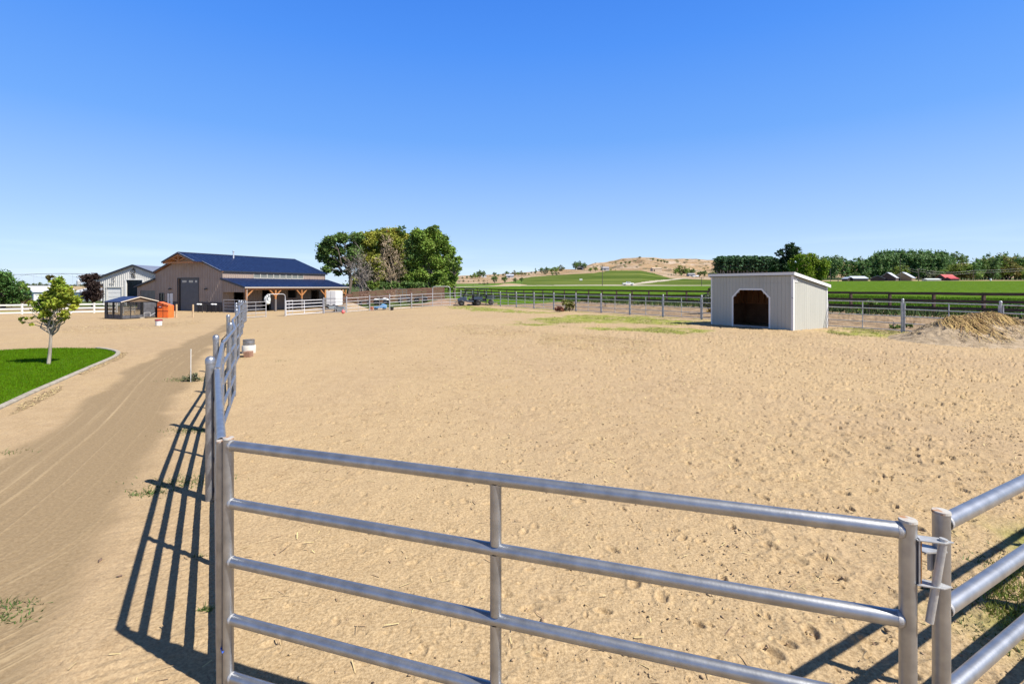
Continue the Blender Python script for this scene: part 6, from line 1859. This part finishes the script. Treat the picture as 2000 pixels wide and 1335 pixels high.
# ================================================================ PROPS
def lathe_obj(nm, prof, m_, parent, c=(0, 0, 0), n=24, smooth=True):
    b = MB().use(m_); b.lathe(prof, n, c); return b.build(nm, parent, smooth=smooth)
# stock tank stack by the left fence
p = G(486, 689)
t = thing('water_trough', 'round galvanized water tub standing on a pale base by the left fence', 'trough', p, .1)
s = p.y / 1000
b = MB().use(mat('pale_plastic_base', (.60, .57, .50), rough=.7, c2=(.52, .49, .43), scale=5)); r1_ = 12.5 * s
b.lathe([(r1_ * .98, 0), (r1_, .04), (r1_, .24), (r1_ * .96, .27)], 28); b.build('base', t, smooth=True)
b = MB().use(GALV); r2_ = 10.5 * s
b.lathe([(r2_, .272), (r2_, .36), (r2_ * 1.015, .37), (r2_, .38), (r2_, .45), (r2_ * 1.03, .47), (r2_ * .97, .47), (r2_ * .96, .30)], 28); b.build('tub', t, smooth=True)
p = G(481.5, 698); t = thing('wooden_box', 'small brown wooden box in front of the water tub', 'box', p, .05)
b = MB().use(mat('brown_box_wood', (.24, .13, .085), rough=.8, c2=(.30, .17, .11), scale=8)); s = p.y / 1000
w = 5.7 * s
for k in range(3): b.box(-w, w, -.004 * k, .28, .01 + k * .062, .066 + k * .062)
b.box(-w + .01, w - .01, .005, .27, .0, .18); b.build('body', t)
b = MB().use(BLACK); b.tube([(-w - .14, .02, .035), (-w - .01, .02, .035)], .03, 10); b.build('spout', t, smooth=True)
# white marker pipe with weeds
p = G(372.5, 746); t = thing('marker_pipe', 'thin white plastic pipe standing in a tuft of weeds', 'pipe', p)
b = MB().use(WHITE); s = p.y / 1000; b.tube([(0, 0, -.05), (0.005, 0, 62 * s)], .008, 10); b.build('pipe', t, smooth=True)
b = MB().use(mat('pale_coupling', (.55, .55, .5), rough=.6)); b.tube([(.004, 0, 60 * s), (.004, 0, 64 * s)], .012, 10); b.build('top_cap', t)
b = MB().use(BLACK); b.tube([(-.03, 0, .02), (0, .01, .14), (.10, 0, .17), (.16, .01, .12)], .006, 6); b.build('wire', t)
shrub('small green and grey weed tuft round the white marker pipe', 372, float(G(372, 745).y) + .02, [(366, 738, 8, 5, 0), (379, 736, 8, 6, 0), (373, 741, 6, 4, 0), (384, 741, 9, 2, 0)], 900, L_GREY, .022, 141, r=.008, name='weed_tuft', cat='weed')
# bucket/cooler white with red lid
p = G(310, 636); t = thing('white_bucket', 'white tub with dark red lid on the ground before the orange cabinet', 'tub', p, .2)
lathe_obj('body', [(.17, 0), (.20, .02), (.22, .34), (.225, .36)], WHITE, t)
lathe_obj('lid', [(.24, .361), (.245, .43), (.21, .45), (.02, .455)], mat('dark_red_lid', (.25, .02, .03), rough=.5), t)
# wooden bollard posts
for i, (px, py, top) in enumerate(((344.7, 619.5, 594), (377, 619.3, 594.5))):
    p = G(px, py); t = thing('wooden_post', ['short wooden post standing in front of the white barn door', 'short wooden post standing before the big grey barn door'][i], 'post', p)
    b = MB().use(WOODPOST); b.tube([(0, 0, -.1), (0, 0, (py - top) / 1000 * p.y)], [.085, .08], 12); b.build('shaft', t, smooth=True)
# two dark racks with white things beside the barn
for i, px in enumerate((394, 420)):
    p = G(px, 609.5); p.y -= .3; t = thing('metal_rack', ['dark metal rack with white bundle by the big barn door', 'dark metal rack with white bundles nearer the porch'][i], 'rack', p, -.43)
    b = MB().use(BLACK)
    for x in (-.75, .75):
        for y in (-.25, .25): b.box(x - .03, x + .03, y - .03, y + .03, -.05, .82)
    for z in (.12, .45, .80): b.beam((-.75, -.25, z), (.75, -.25, z), .03, .04); b.beam((-.75, .25, z), (.75, .25, z), .03, .04)
    for k in range(9): b.beam((-.7 + k * .175, -.25, .1), (-.7 + k * .175, -.25, .8), .02, .02)
    b.build('frame', t)
    b = MB().use(BLACK); b.box(-.8, .8, -.3, .3, .822, .85); b.build('top', t)
    for j, x in enumerate(((-.35, .05), (-.2, .3))[i]):
        b = MB().use(WHITE); b.lathe([(.02, .851), (.16, .86), (.18, .93), (.10, 1.0), (.02, 1.01)], 10, (x, 0, 0)); b.build('bundle', t, smooth=True)
# grey tack hanging over the near arch frame: a saddle pad and buckets
p = W(524, 582, 49.6); t = thing('hanging_cloth', 'pale grey-green cloth bundle hung on the near arch frame', 'cloth', (p.x, p.y - .12, p.z - .35))
b = MB().use(mat('pale_cloth', (.42, .46, .44), rough=.9, c2=(.60, .60, .57), scale=9))
for (x, z, rx, rz) in ((-.18, .25, .17, .30), (.12, .2, .16, .36), (.02, -.05, .22, .22), (.16, .55, .10, .14), (-.06, .52, .10, .12)):
    b.lathe([(rx * .25, z - rz), (rx * .9, z - rz * .6), (rx, z), (rx * .8, z + rz * .5), (rx * .3, z + rz)], 10, (x, 0, 0))
b.build('cloth', t, smooth=True)
# red ball
p = G(670.2, 612.3); t = thing('red_ball', 'big faded red ball lying by the porch corner panels', 'ball', p)
r = 3.4 * p.y / 1000
b = MB().use(mat('faded_red_rubber', (.62, .10, .10), rough=.45, c2=(.68, .16, .14), scale=5)); b.lathe([(max(.002, r * math.cos(a)), r + r * math.sin(a)) for a in np.linspace(-1.55, 1.55, 15)], 24); b.build('ball', t, smooth=True)
b = MB().use(mat('faded_red_rubber', (.62, .10, .10))); b.tube([(-.05, 0, 2 * r - .01), (-.04, 0, 2 * r + .05), (.04, 0, 2 * r + .05), (.05, 0, 2 * r - .01)], .018, 8); b.build('handle', t, smooth=True)
# black bucket
p = G(765.5, 605.8); t = thing('black_bucket', 'black rubber bucket on the sand beside the back row posts', 'bucket', p)
r = 3.6 * p.y / 1000
lathe_obj('body', [(r * .8, 0), (r, .30), (r * 1.06, .33), (r * .95, .33), (r * .78, .05)], BLACK, t)
b = MB().use(GALV); b.tube([(-r, 0, .31), (-r * .7, -.06, .40), (0, -.08, .44), (r * .7, -.06, .40), (r, 0, .31)], .008, 6); b.build('bail', t)
# blue cart with orange box
p = gpt(742, 56); t = thing('blue_cart', 'long light blue toy-like cart behind the back row panels', 'cart', p, .05)
BLU = mat('light_blue_paint', (.14, .33, .62), rough=.4, c2=(.18, .40, .68), scale=3)
b = MB().use(BLU)
b.prism([(-.62, -.3, .22), (.70, -.3, .22), (.72, -.3, .52), (.30, -.3, .66), (.05, -.3, .46), (-.62, -.3, .34)], (0, .6, 0)); b.build('body', t, bevel=.02)
for x in (-.42, .48):
    for y in (-.34, .34):
        b = MB().use(BLACK); b.tube([(x, y - .05, .14), (x, y + .05, .14)], .14, 14); b.build('wheel', t, smooth=True)
b = MB().use(BLACK); b.box(-.25, .12, -.24, .24, .50, .60); b.box(.05, .12, -.24, .24, .5, .82); b.build('seat', t)
b = MB().use(BLACK); b.tube([(.35, 0, .6), (.18, 0, .84)], .02, 8); b.tube([(.16, -.15, .86), (.16, .15, .86)], .02, 8); b.build('steering', t)
p = gpt(725.5, 55.5); t = thing('orange_box', 'orange slatted box at the left end of the blue cart', 'box', p)
ORB = mat('salmon_orange_plastic', (.62, .22, .12), rough=.5)
b = MB().use(ORB)
for k in range(4): b.box(-.16, .16, -.2, .2, .03 + k * .11, .11 + k * .11)
b.box(-.14, .14, -.18, .18, 0, .44); b.build('body', t)
# white cabinet behind porch, grey tub
p = gpt(646.5, 64); t = thing('white_trailer_box', 'white box trailer seen under the end of the porch roof', 'trailer', p, -.1)
hh = EYE + (HZ - 568) / 1000 * 64 - p.z
b = MB().use(WHITE); b.box(-.62, .62, 0, 2.0, .45, hh); b.build('body', t, bevel=.03)
for k in range(2): b = MB().use(BLACK); b.tube([(-.4 + k * .8, -.04, .35), (-.4 + k * .8, .1, .35)], .3, 14); b.build('wheel', t, smooth=True)
b = MB().use(mat('grey_rib', (.4, .4, .4))); b.box(-.63, .63, -.02, -.001, .9, .94); b.box(-.63, .63, -.02, -.001, 1.4, 1.43); b.box(-.02, .02, -.02, -.001, .5, hh - .05); b.build('trim', t)
p = gpt(655, 57); t = thing('stock_tank', 'long blue-grey stock tank beyond the panel left of the red ball', 'stock tank', p)
b = MB().use(mat('blue_grey_metal', (.17, .20, .22), rough=.5, c2=(.22, .25, .27), scale=4)); b.box(-.15, 1.05, -.3, .3, 0, .55); b.build('body', t, bevel=.08)
b = MB().use(GALV); b.tube([(-.17, -.32, .56), (1.07, -.32, .56), (1.07, .32, .56), (-.17, .32, .56), (-.17, -.32, .56)], .02, 8); b.build('rim', t)
p = gpt(647, 56.5); t = thing('wheelbarrow', 'blue-grey wheelbarrow left of the stock tank', 'wheelbarrow', p, .4)
b = MB().use(mat('blue_grey_metal', (.17, .20, .22))); b.prism([(-.35, -.25, .62), (.40, -.25, .66), (.25, -.25, .36), (-.15, -.25, .34)], (0, .5, 0)); b.build('tray', t)
b = MB().use(BLACK); b.tube([(.42, -.04, .18), (.42, .04, .18)], .18, 14); b.build('wheel', t); b = MB().use(WOODPOST)
for y in (-.22, .22): b.tube([(.42, y * .3, .18), (-.3, y, .36), (-.85, y, .62)], .02, 6)
b.build('handles', t)
# dirt heaps in the yard behind the back row
for px, Y, w_, hgt_, lb, cc in ((684, 60, 2.0, .95, 'pale dirt heap behind the last porch post', (.33, .24, .15)), (860, 66, 2.2, .60, 'low reddish dirt heap seen through the far arch frame', (.26, .165, .105)), (915, 64, 1.3, .35, 'small dirt heap just right of the far arch frame', (.27, .19, .125)), (652, 67, 1.4, 1.0, 'brown heap behind the white box trailer', (.24, .16, .095))):
    p = gpt(px, Y); t = thing('dirt_heap', lb, 'dirt heap', p)
    n = 40; xs = np.linspace(-w_ * 1.6, w_ * 1.6, n); X, Y_ = np.meshgrid(xs, xs)
    Z = hgt_ * np.exp(-(X / w_) ** 2 * 1.6 - (Y_ / w_) ** 2 * 1.8) + .12 * fbm(X * 2 + px, Y_ * 2, 501, 4) * np.exp(-(X / w_) ** 2 - (Y_ / w_) ** 2) - .06
    ii = (np.arange(n - 1)[:, None] * n + np.arange(n - 1)[None]).ravel()
    np_mesh('mound', np.stack([X.ravel(), Y_.ravel(), Z.ravel()], 1), np.stack([ii, ii + 1, ii + n + 1, ii + n], 1), mat('heap_dirt_%d' % px, cc, rough=1, c2=tuple(c_ * .75 for c_ in cc), scale=2, detail=7, bump=.03), t, smooth=True)

RIMM = mat('dull_dark_rim', (.06, .06, .06), rough=.5)
# ATV & bike clutter in front of the board fence
def atv(label, p, rz, body_m, sc=1.0):
    t = thing('quad_bike', label, 'quad bike', p, rz); t.scale = (sc, sc, sc)
    for x in (-.62, .62):
        for y in (-.42, .42):
            b = MB().use(BLACK); b.tube([(x, y - .12, .29), (x, y - .08, .29), (x, y + .08, .29), (x, y + .12, .29)], [.24, .29, .29, .24], 16); w_ = b.build('wheel', t, smooth=True)
            b = MB().use(RIMM); b.tube([(x, y - .125, .29), (x, y + .125, .29)], .12, 10); b.build('rim', w_)
    b = MB().use(body_m); b.prism([(-.95, -.22, .55), (-.3, -.22, .58), (.3, -.22, .60), (.95, -.22, .58), (.85, -.22, .80), (.35, -.22, .92), (.15, -.22, .74), (-.35, -.22, .76), (-.90, -.22, .78)], (0, .44, 0))
    for x in (-.62, .62):
        for y0, y1 in ((-.56, -.221), (.221, .56)): b.prism([(x - .36, y0, .60), (x - .2, y0, .70), (x + .2, y0, .70), (x + .36, y0, .60)], (0, y1 - y0, 0))
    b.build('body', t, bevel=.03)
    b = MB().use(BLACK); b.box(-.60, .12, -.14, .14, .775, .90); b.build('seat', t, bevel=.04)
    b = MB().use(BLACK); b.tube([(.42, 0, .88), (.30, 0, 1.08)], .03, 8); b.tube([(.22, -.36, 1.10), (.32, 0, 1.08), (.22, .36, 1.10)], .02, 8); b.build('handlebar', t)
    b = MB().use(BLACK)
    for k in range(5): b.beam((.62 + k * .07, -.3, .90), (.62 + k * .07, .3, .90), .015, .015); b.beam((-.95 + k * .07, -.3, .86), (-.95 + k * .07, .3, .86), .015, .015)
    b.build('rack', t)
    return t
atv('white and black quad bike parked before the board fence', gpt(745, 70), -.1, WHITE, 1.05)
atv('dark quad bike parked at the right of the white one', gpt(790, 70.5), .2, mat('navy_body', (.03, .04, .07), rough=.4))
atv('black quad bike parked at the left of the white one', gpt(712, 70), .3, BLACK, .8)
atv('second dark quad bike just left of the far arch frame', gpt(822, 71), -.1, mat('charcoal_body', (.05, .055, .07), rough=.4), .95)
p = gpt(786, 72); t = thing('pipe_stand', 'tall thin metal pipe stand standing before the board fence', 'frame', p)
b = MB().use(GALV)
for x in (-.9, 0, .55): b.tube([(x, 0, 0), (x, 0, 1.9)], .025, 6)
for z in (.5, 1.0, 1.5, 1.9): b.tube([(-.9, 0, z), (.55, 0, z)], .02, 6)
b.build('bars', t)
# UTVs
def utv(label, p, rz, m_):
    t = thing('utility_buggy', label, 'utility vehicle', p, rz); t.scale = (1.02, 1.02, 1.02)
    for x in (-.95, .95):
        for y in (-.62, .62):
            b = MB().use(BLACK); b.tube([(x, y - .13, .32), (x, y - .09, .33), (x, y + .09, .33), (x, y + .13, .32)], [.27, .33, .33, .27], 16); w_ = b.build('wheel', t, smooth=True)
            b = MB().use(RIMM); b.tube([(x, y - .135, .32), (x, y + .135, .32)], .15, 12); b.build('rim', w_)
    b = MB().use(m_)
    b.prism([(.35, -.62, .5), (1.35, -.62, .5), (1.40, -.62, .78), (.9, -.62, .98), (.45, -.62, 1.02), (.35, -.62, .9)], (0, 1.24, 0))
    b.box(-.45, .35, -.62, .62, .42, .58)
    b.build('body', t, bevel=.04)
    b = MB().use(m_); b.box(-1.45, -.46, -.68, .68, .70, .76); b.box(-1.45, -1.40, -.68, .68, .76, 1.02); b.box(-1.40, -.46, -.68, -.63, .76, 1.02); b.box(-1.40, -.46, .63, .68, .76, 1.02); b.build('cargo_bed', t)
    b = MB().use(BLACK); b.box(-.42, .08, -.55, .55, .58, .80); b.box(-.45, -.32, -.55, .55, .80, 1.25); b.build('seat', t, bevel=.04)
    b = MB().use(BLACK)
    for y in (-.6, .6): b.tube([(.75, y, .95), (.35, y, 1.82), (-.45, y, 1.86), (-.50, y, .72)], .035, 8)
    for x, z in ((.35, 1.82), (-.45, 1.86)): b.tube([(x, -.6, z), (x, .6, z)], .035, 8)
    b.build('roll_cage', t)
    b = MB().use(mat('grey_canopy', (.025, .028, .033), rough=.5)); b.box(-.70, .58, -.68, .68, 1.87, 1.96); b.build('canopy', t, bevel=.02)
    b = MB().use(BLACK); b.tube([(.45, -.3, .98), (.22, -.3, 1.12)], .02, 8); b.tube([(.22, -.46, 1.10), (.16, -.3, 1.26), (.22, -.14, 1.10), (.27, -.3, .98), (.22, -.46, 1.10)], .016, 6); b.build('steering_wheel', t)
    for y in (-.45, .45):
        b = MB().use(WHITE); b.tube([(1.38, y, .72), (1.405, y, .72)], .07, 12); b.build('headlight', t)
    return t
utv('dark utility buggy with canopy parked left, beyond the back fence corner', gpt(917, 60.5), 3.3, mat('dark_blue_body', (.035, .05, .085), rough=.4))
utv('dark utility buggy with canopy parked right, nearer the plank fence', gpt(943, 61.5), 3.2, mat('dark_green_body', (.03, .045, .05), rough=.4))

# white pickup on the road
def pickup(label, p, rz):
    t = thing('pickup_truck', label, 'pickup truck', p, rz)
    WP = mat('white_car_paint', (.80, .80, .78), rough=.3)
    b = MB().use(WP)
    b.prism([(-2.7, -.95, .55), (2.7, -.95, .55), (2.72, -.95, .95), (2.5, -.95, 1.15), (1.25, -.95, 1.2), (.55, -.95, 1.80), (-.9, -.95, 1.84), (-1.0, -.95, 1.25), (-2.7, -.95, 1.2)], (0, 1.9, 0)); b.build('body', t, bevel=.06)
    b = MB().use(GLASS)
    for y in (-.962, .952): b.prism([(.98, y, 1.24), (.50, y, 1.70), (-.15, y, 1.74), (-.15, y, 1.24)], (0, .01, 0)); b.prism([(-.22, y, 1.24), (-.22, y, 1.74), (-.82, y, 1.74), (-.85, y, 1.24)], (0, .01, 0))
    b.build('window', t)
    for x in (-1.75, 1.75):
        for y in (-.86, .86):
            b = MB().use(BLACK); b.tube([(x, y - .13, .40), (x, y + .13, .40)], .40, 18); w_ = b.build('wheel', t, smooth=True)
            b = MB().use(GREYM); b.tube([(x, y - .135, .40), (x, y + .135, .40)], .22, 12); b.build('rim', w_)
    b = MB().use(mat('dark_bed_grey', (.08, .08, .08), rough=.6)); b.box(-2.6, -1.05, -.82, .82, 1.21, 1.24); b.build('bed_liner', t)  # dark grey sheet lying over the truck bed
    b = MB().use(GREYM); b.box(2.70, 2.80, -.9, .9, .5, .68); b.box(-2.8, -2.70, -.9, .9, .5, .68); b.build('bumper', t)
    return t
pk = gpt(1227, 254); pickup('white pickup truck driving on the pale gravel road', pk, 0)
for i, (px, Y) in enumerate(((1357, 462), (1363, 466))):
    o = pickup(['white vehicle parked at the lane end, left of two', 'white vehicle parked at the lane end, right of two'][i], gpt(px, Y), .2 + i)

# utility poles and wires
def pole(px, Y, top, label, arms=1, r=.16):
    p = gpt(px, Y); hh = EYE + (HZ - top) / 1000 * Y - p.z
    t = thing('utility_pole', label, 'utility pole', p)
    b = MB().use(mat('pole_wood', (.10, .085, .07), rough=.9)); b.tube([(0, 0, -.3), (0, 0, hh)], [r, r * .7], 8); b.build('shaft', t, smooth=True)
    b = MB().use(mat('pole_wood', (.10, .085, .07)))
    for k in range(arms): b.beam((-1.1, -.16, hh - .5 - k * 1.2), (1.1, -.16, hh - .5 - k * 1.2), .12, .14)
    for x in (-1, 0, 1): b.tube([(x, -.16, hh - .43), (x, -.16, hh - .2)], .05, 6)
    b.build('crossarm', t)
    return Vector((p.x, p.y, p.z + hh - .3))
pl = [pole(1176.5, 250, 517, 'tall utility pole by the gravel road left of the white truck'),
      pole(1370.4, 250, 541, 'utility pole by the gravel road near the shelter roof'),
      pole(1622, 250, 524, 'thin utility pole just right of the shelter roof', 0, .10),
      pole(1758, 285, 508, 'tall light pole among the zinc-roofed barns', 0),
      pole(1794, 300, 524, 'utility pole with crossarms right of the farm barns', 2, .25),
      pole(1901, 305, 527, 'utility pole in front of the right edge wood', 1)]
pole(1637, 260, 540, 'short thick pole with box at the field edge', 1, .2)
def wire(a, b_, sag, label, off):
    m = MB().use(mat('wire_grey', (.35, .35, .36), rough=.6)); n = 14
    pts = [Vector(a).lerp(Vector(b_), k / n) + Vector((0, 0, off - sag * math.sin(math.pi * k / n))) for k in range(n + 1)]
    m.tube(pts, .035, 4); o = m.build('power_wire'); tag(o, label, 'power line', 'power wires by the farm')
for k, off in enumerate((0, -1.3)):
    wire(pl[4], pl[5], 1.6, 'thin power wire strung between the two poles right of the farm', off)
    wire(pl[5], gpt(2060, 300) + Vector((0, 0, 9.5)), 1.0, 'thin power wire running right from the wood-edge pole', off)
    wire(pl[3], pl[4], 1.0, 'thin power wire strung from the light pole to the farm pole', off - .8)
# white sign near crops
for px, Y, lb in ((1133, 300, 'small white sprinkler box in the upper green field'), (1136, 300, 'second small white box in the upper green field'), (1935, 255, 'small white tank at the edge of the right wood')):
    p = gpt(px, Y); t = thing('white_box', lb, 'box', p); b = MB().use(WHITE); b.box(-.35, .35, -.3, .3, .6, 1.6); b.build('box', t, bevel=.05); b = MB().use(BLACK); b.tube([(0, 0, -.1), (0, 0, .6)], .06, 6); b.build('stand', t)
p = gpt(153.5, 420); t = thing('silo', 'small pale silo on the far left horizon', 'silo', p)
lathe_obj('tank', [(1.4, 0), (1.4, 4.2)], PGR, t); lathe_obj('dome', [(1.45, 4.2), (1.1, 5.0), (.4, 5.5), (.05, 5.6)], ZRF, t)
# irrigation pivot
pvt = thing('irrigation_pivot', 'long overhead irrigation pipe on towers beyond the white fence', 'irrigation line', (0, 0, 0))
PY = 130
ptsx = [W(px, 535 + .9 * math.cos((px - 30) / 175 * math.pi * 2), PY) for px in range(-20, 225, 5)]
b = MB().use(mat('dull_zinc_pipe', (.22, .23, .25), rough=.5)); b.tube(ptsx, .075, 6); b.build('pipe', pvt)
b = MB().use(mat('dull_zinc_pipe', (.22, .23, .25)))
for i in range(0, len(ptsx) - 1, 2):
    a = ptsx[i]; ph = (i % 14) / 14; sag = .9 * math.sin(math.pi * ph) + .05
    b.tube([a, a + Vector((.3, 0, -sag))], .02, 4)
    if i + 2 < len(ptsx):
        c_ = ptsx[i + 2]; sag2 = .9 * math.sin(math.pi * (((i + 2) % 14) / 14)) + .05
        b.tube([a + Vector((.3, 0, -sag)), c_ + Vector((.3, 0, -sag2))], .022, 4)
b.build('truss_rods', pvt)
for px in (66, 142):
    p = W(px, 536, PY); z0 = h1(p.x, p.y)
    b = MB().use(mat('dull_zinc_pipe', (.22, .23, .25))); b.tube([p, (p.x, p.y, p.z - 2.2)], .02, 4); b.build('drop', pvt)
for px in (10, 100, 215):
    p = W(px, 536, PY); z0 = h1(p.x, p.y)
    b = MB().use(mat('dull_zinc_pipe', (.22, .23, .25)))
    for s in (-1, 1): b.tube([p, (p.x, p.y + s * 1.6, z0 + .5)], .05, 5)
    b.build('tower', pvt)
    for s in (-1, 1):
        b = MB().use(BLACK); b.tube([(p.x - .15, p.y + s * 1.6, z0 + .5), (p.x + .15, p.y + s * 1.6, z0 + .5)], .5, 14); b.build('wheel', pvt)
# stones on the drive
for px, py, s, lb in ((197, 1098, .022, 'small brown stone lying left of the fence shadow'), (233, 1126, .018, 'small dark chip of bark near the fence shadow')):
    p = G(px, py); o_ = lumps('pebble', np.array([[p.x, p.y]]), s, s + .002, mat('brown_stone', (.16, .10, .07), rough=.9), lb, 'stone', px); o_['kind'] = 'thing'
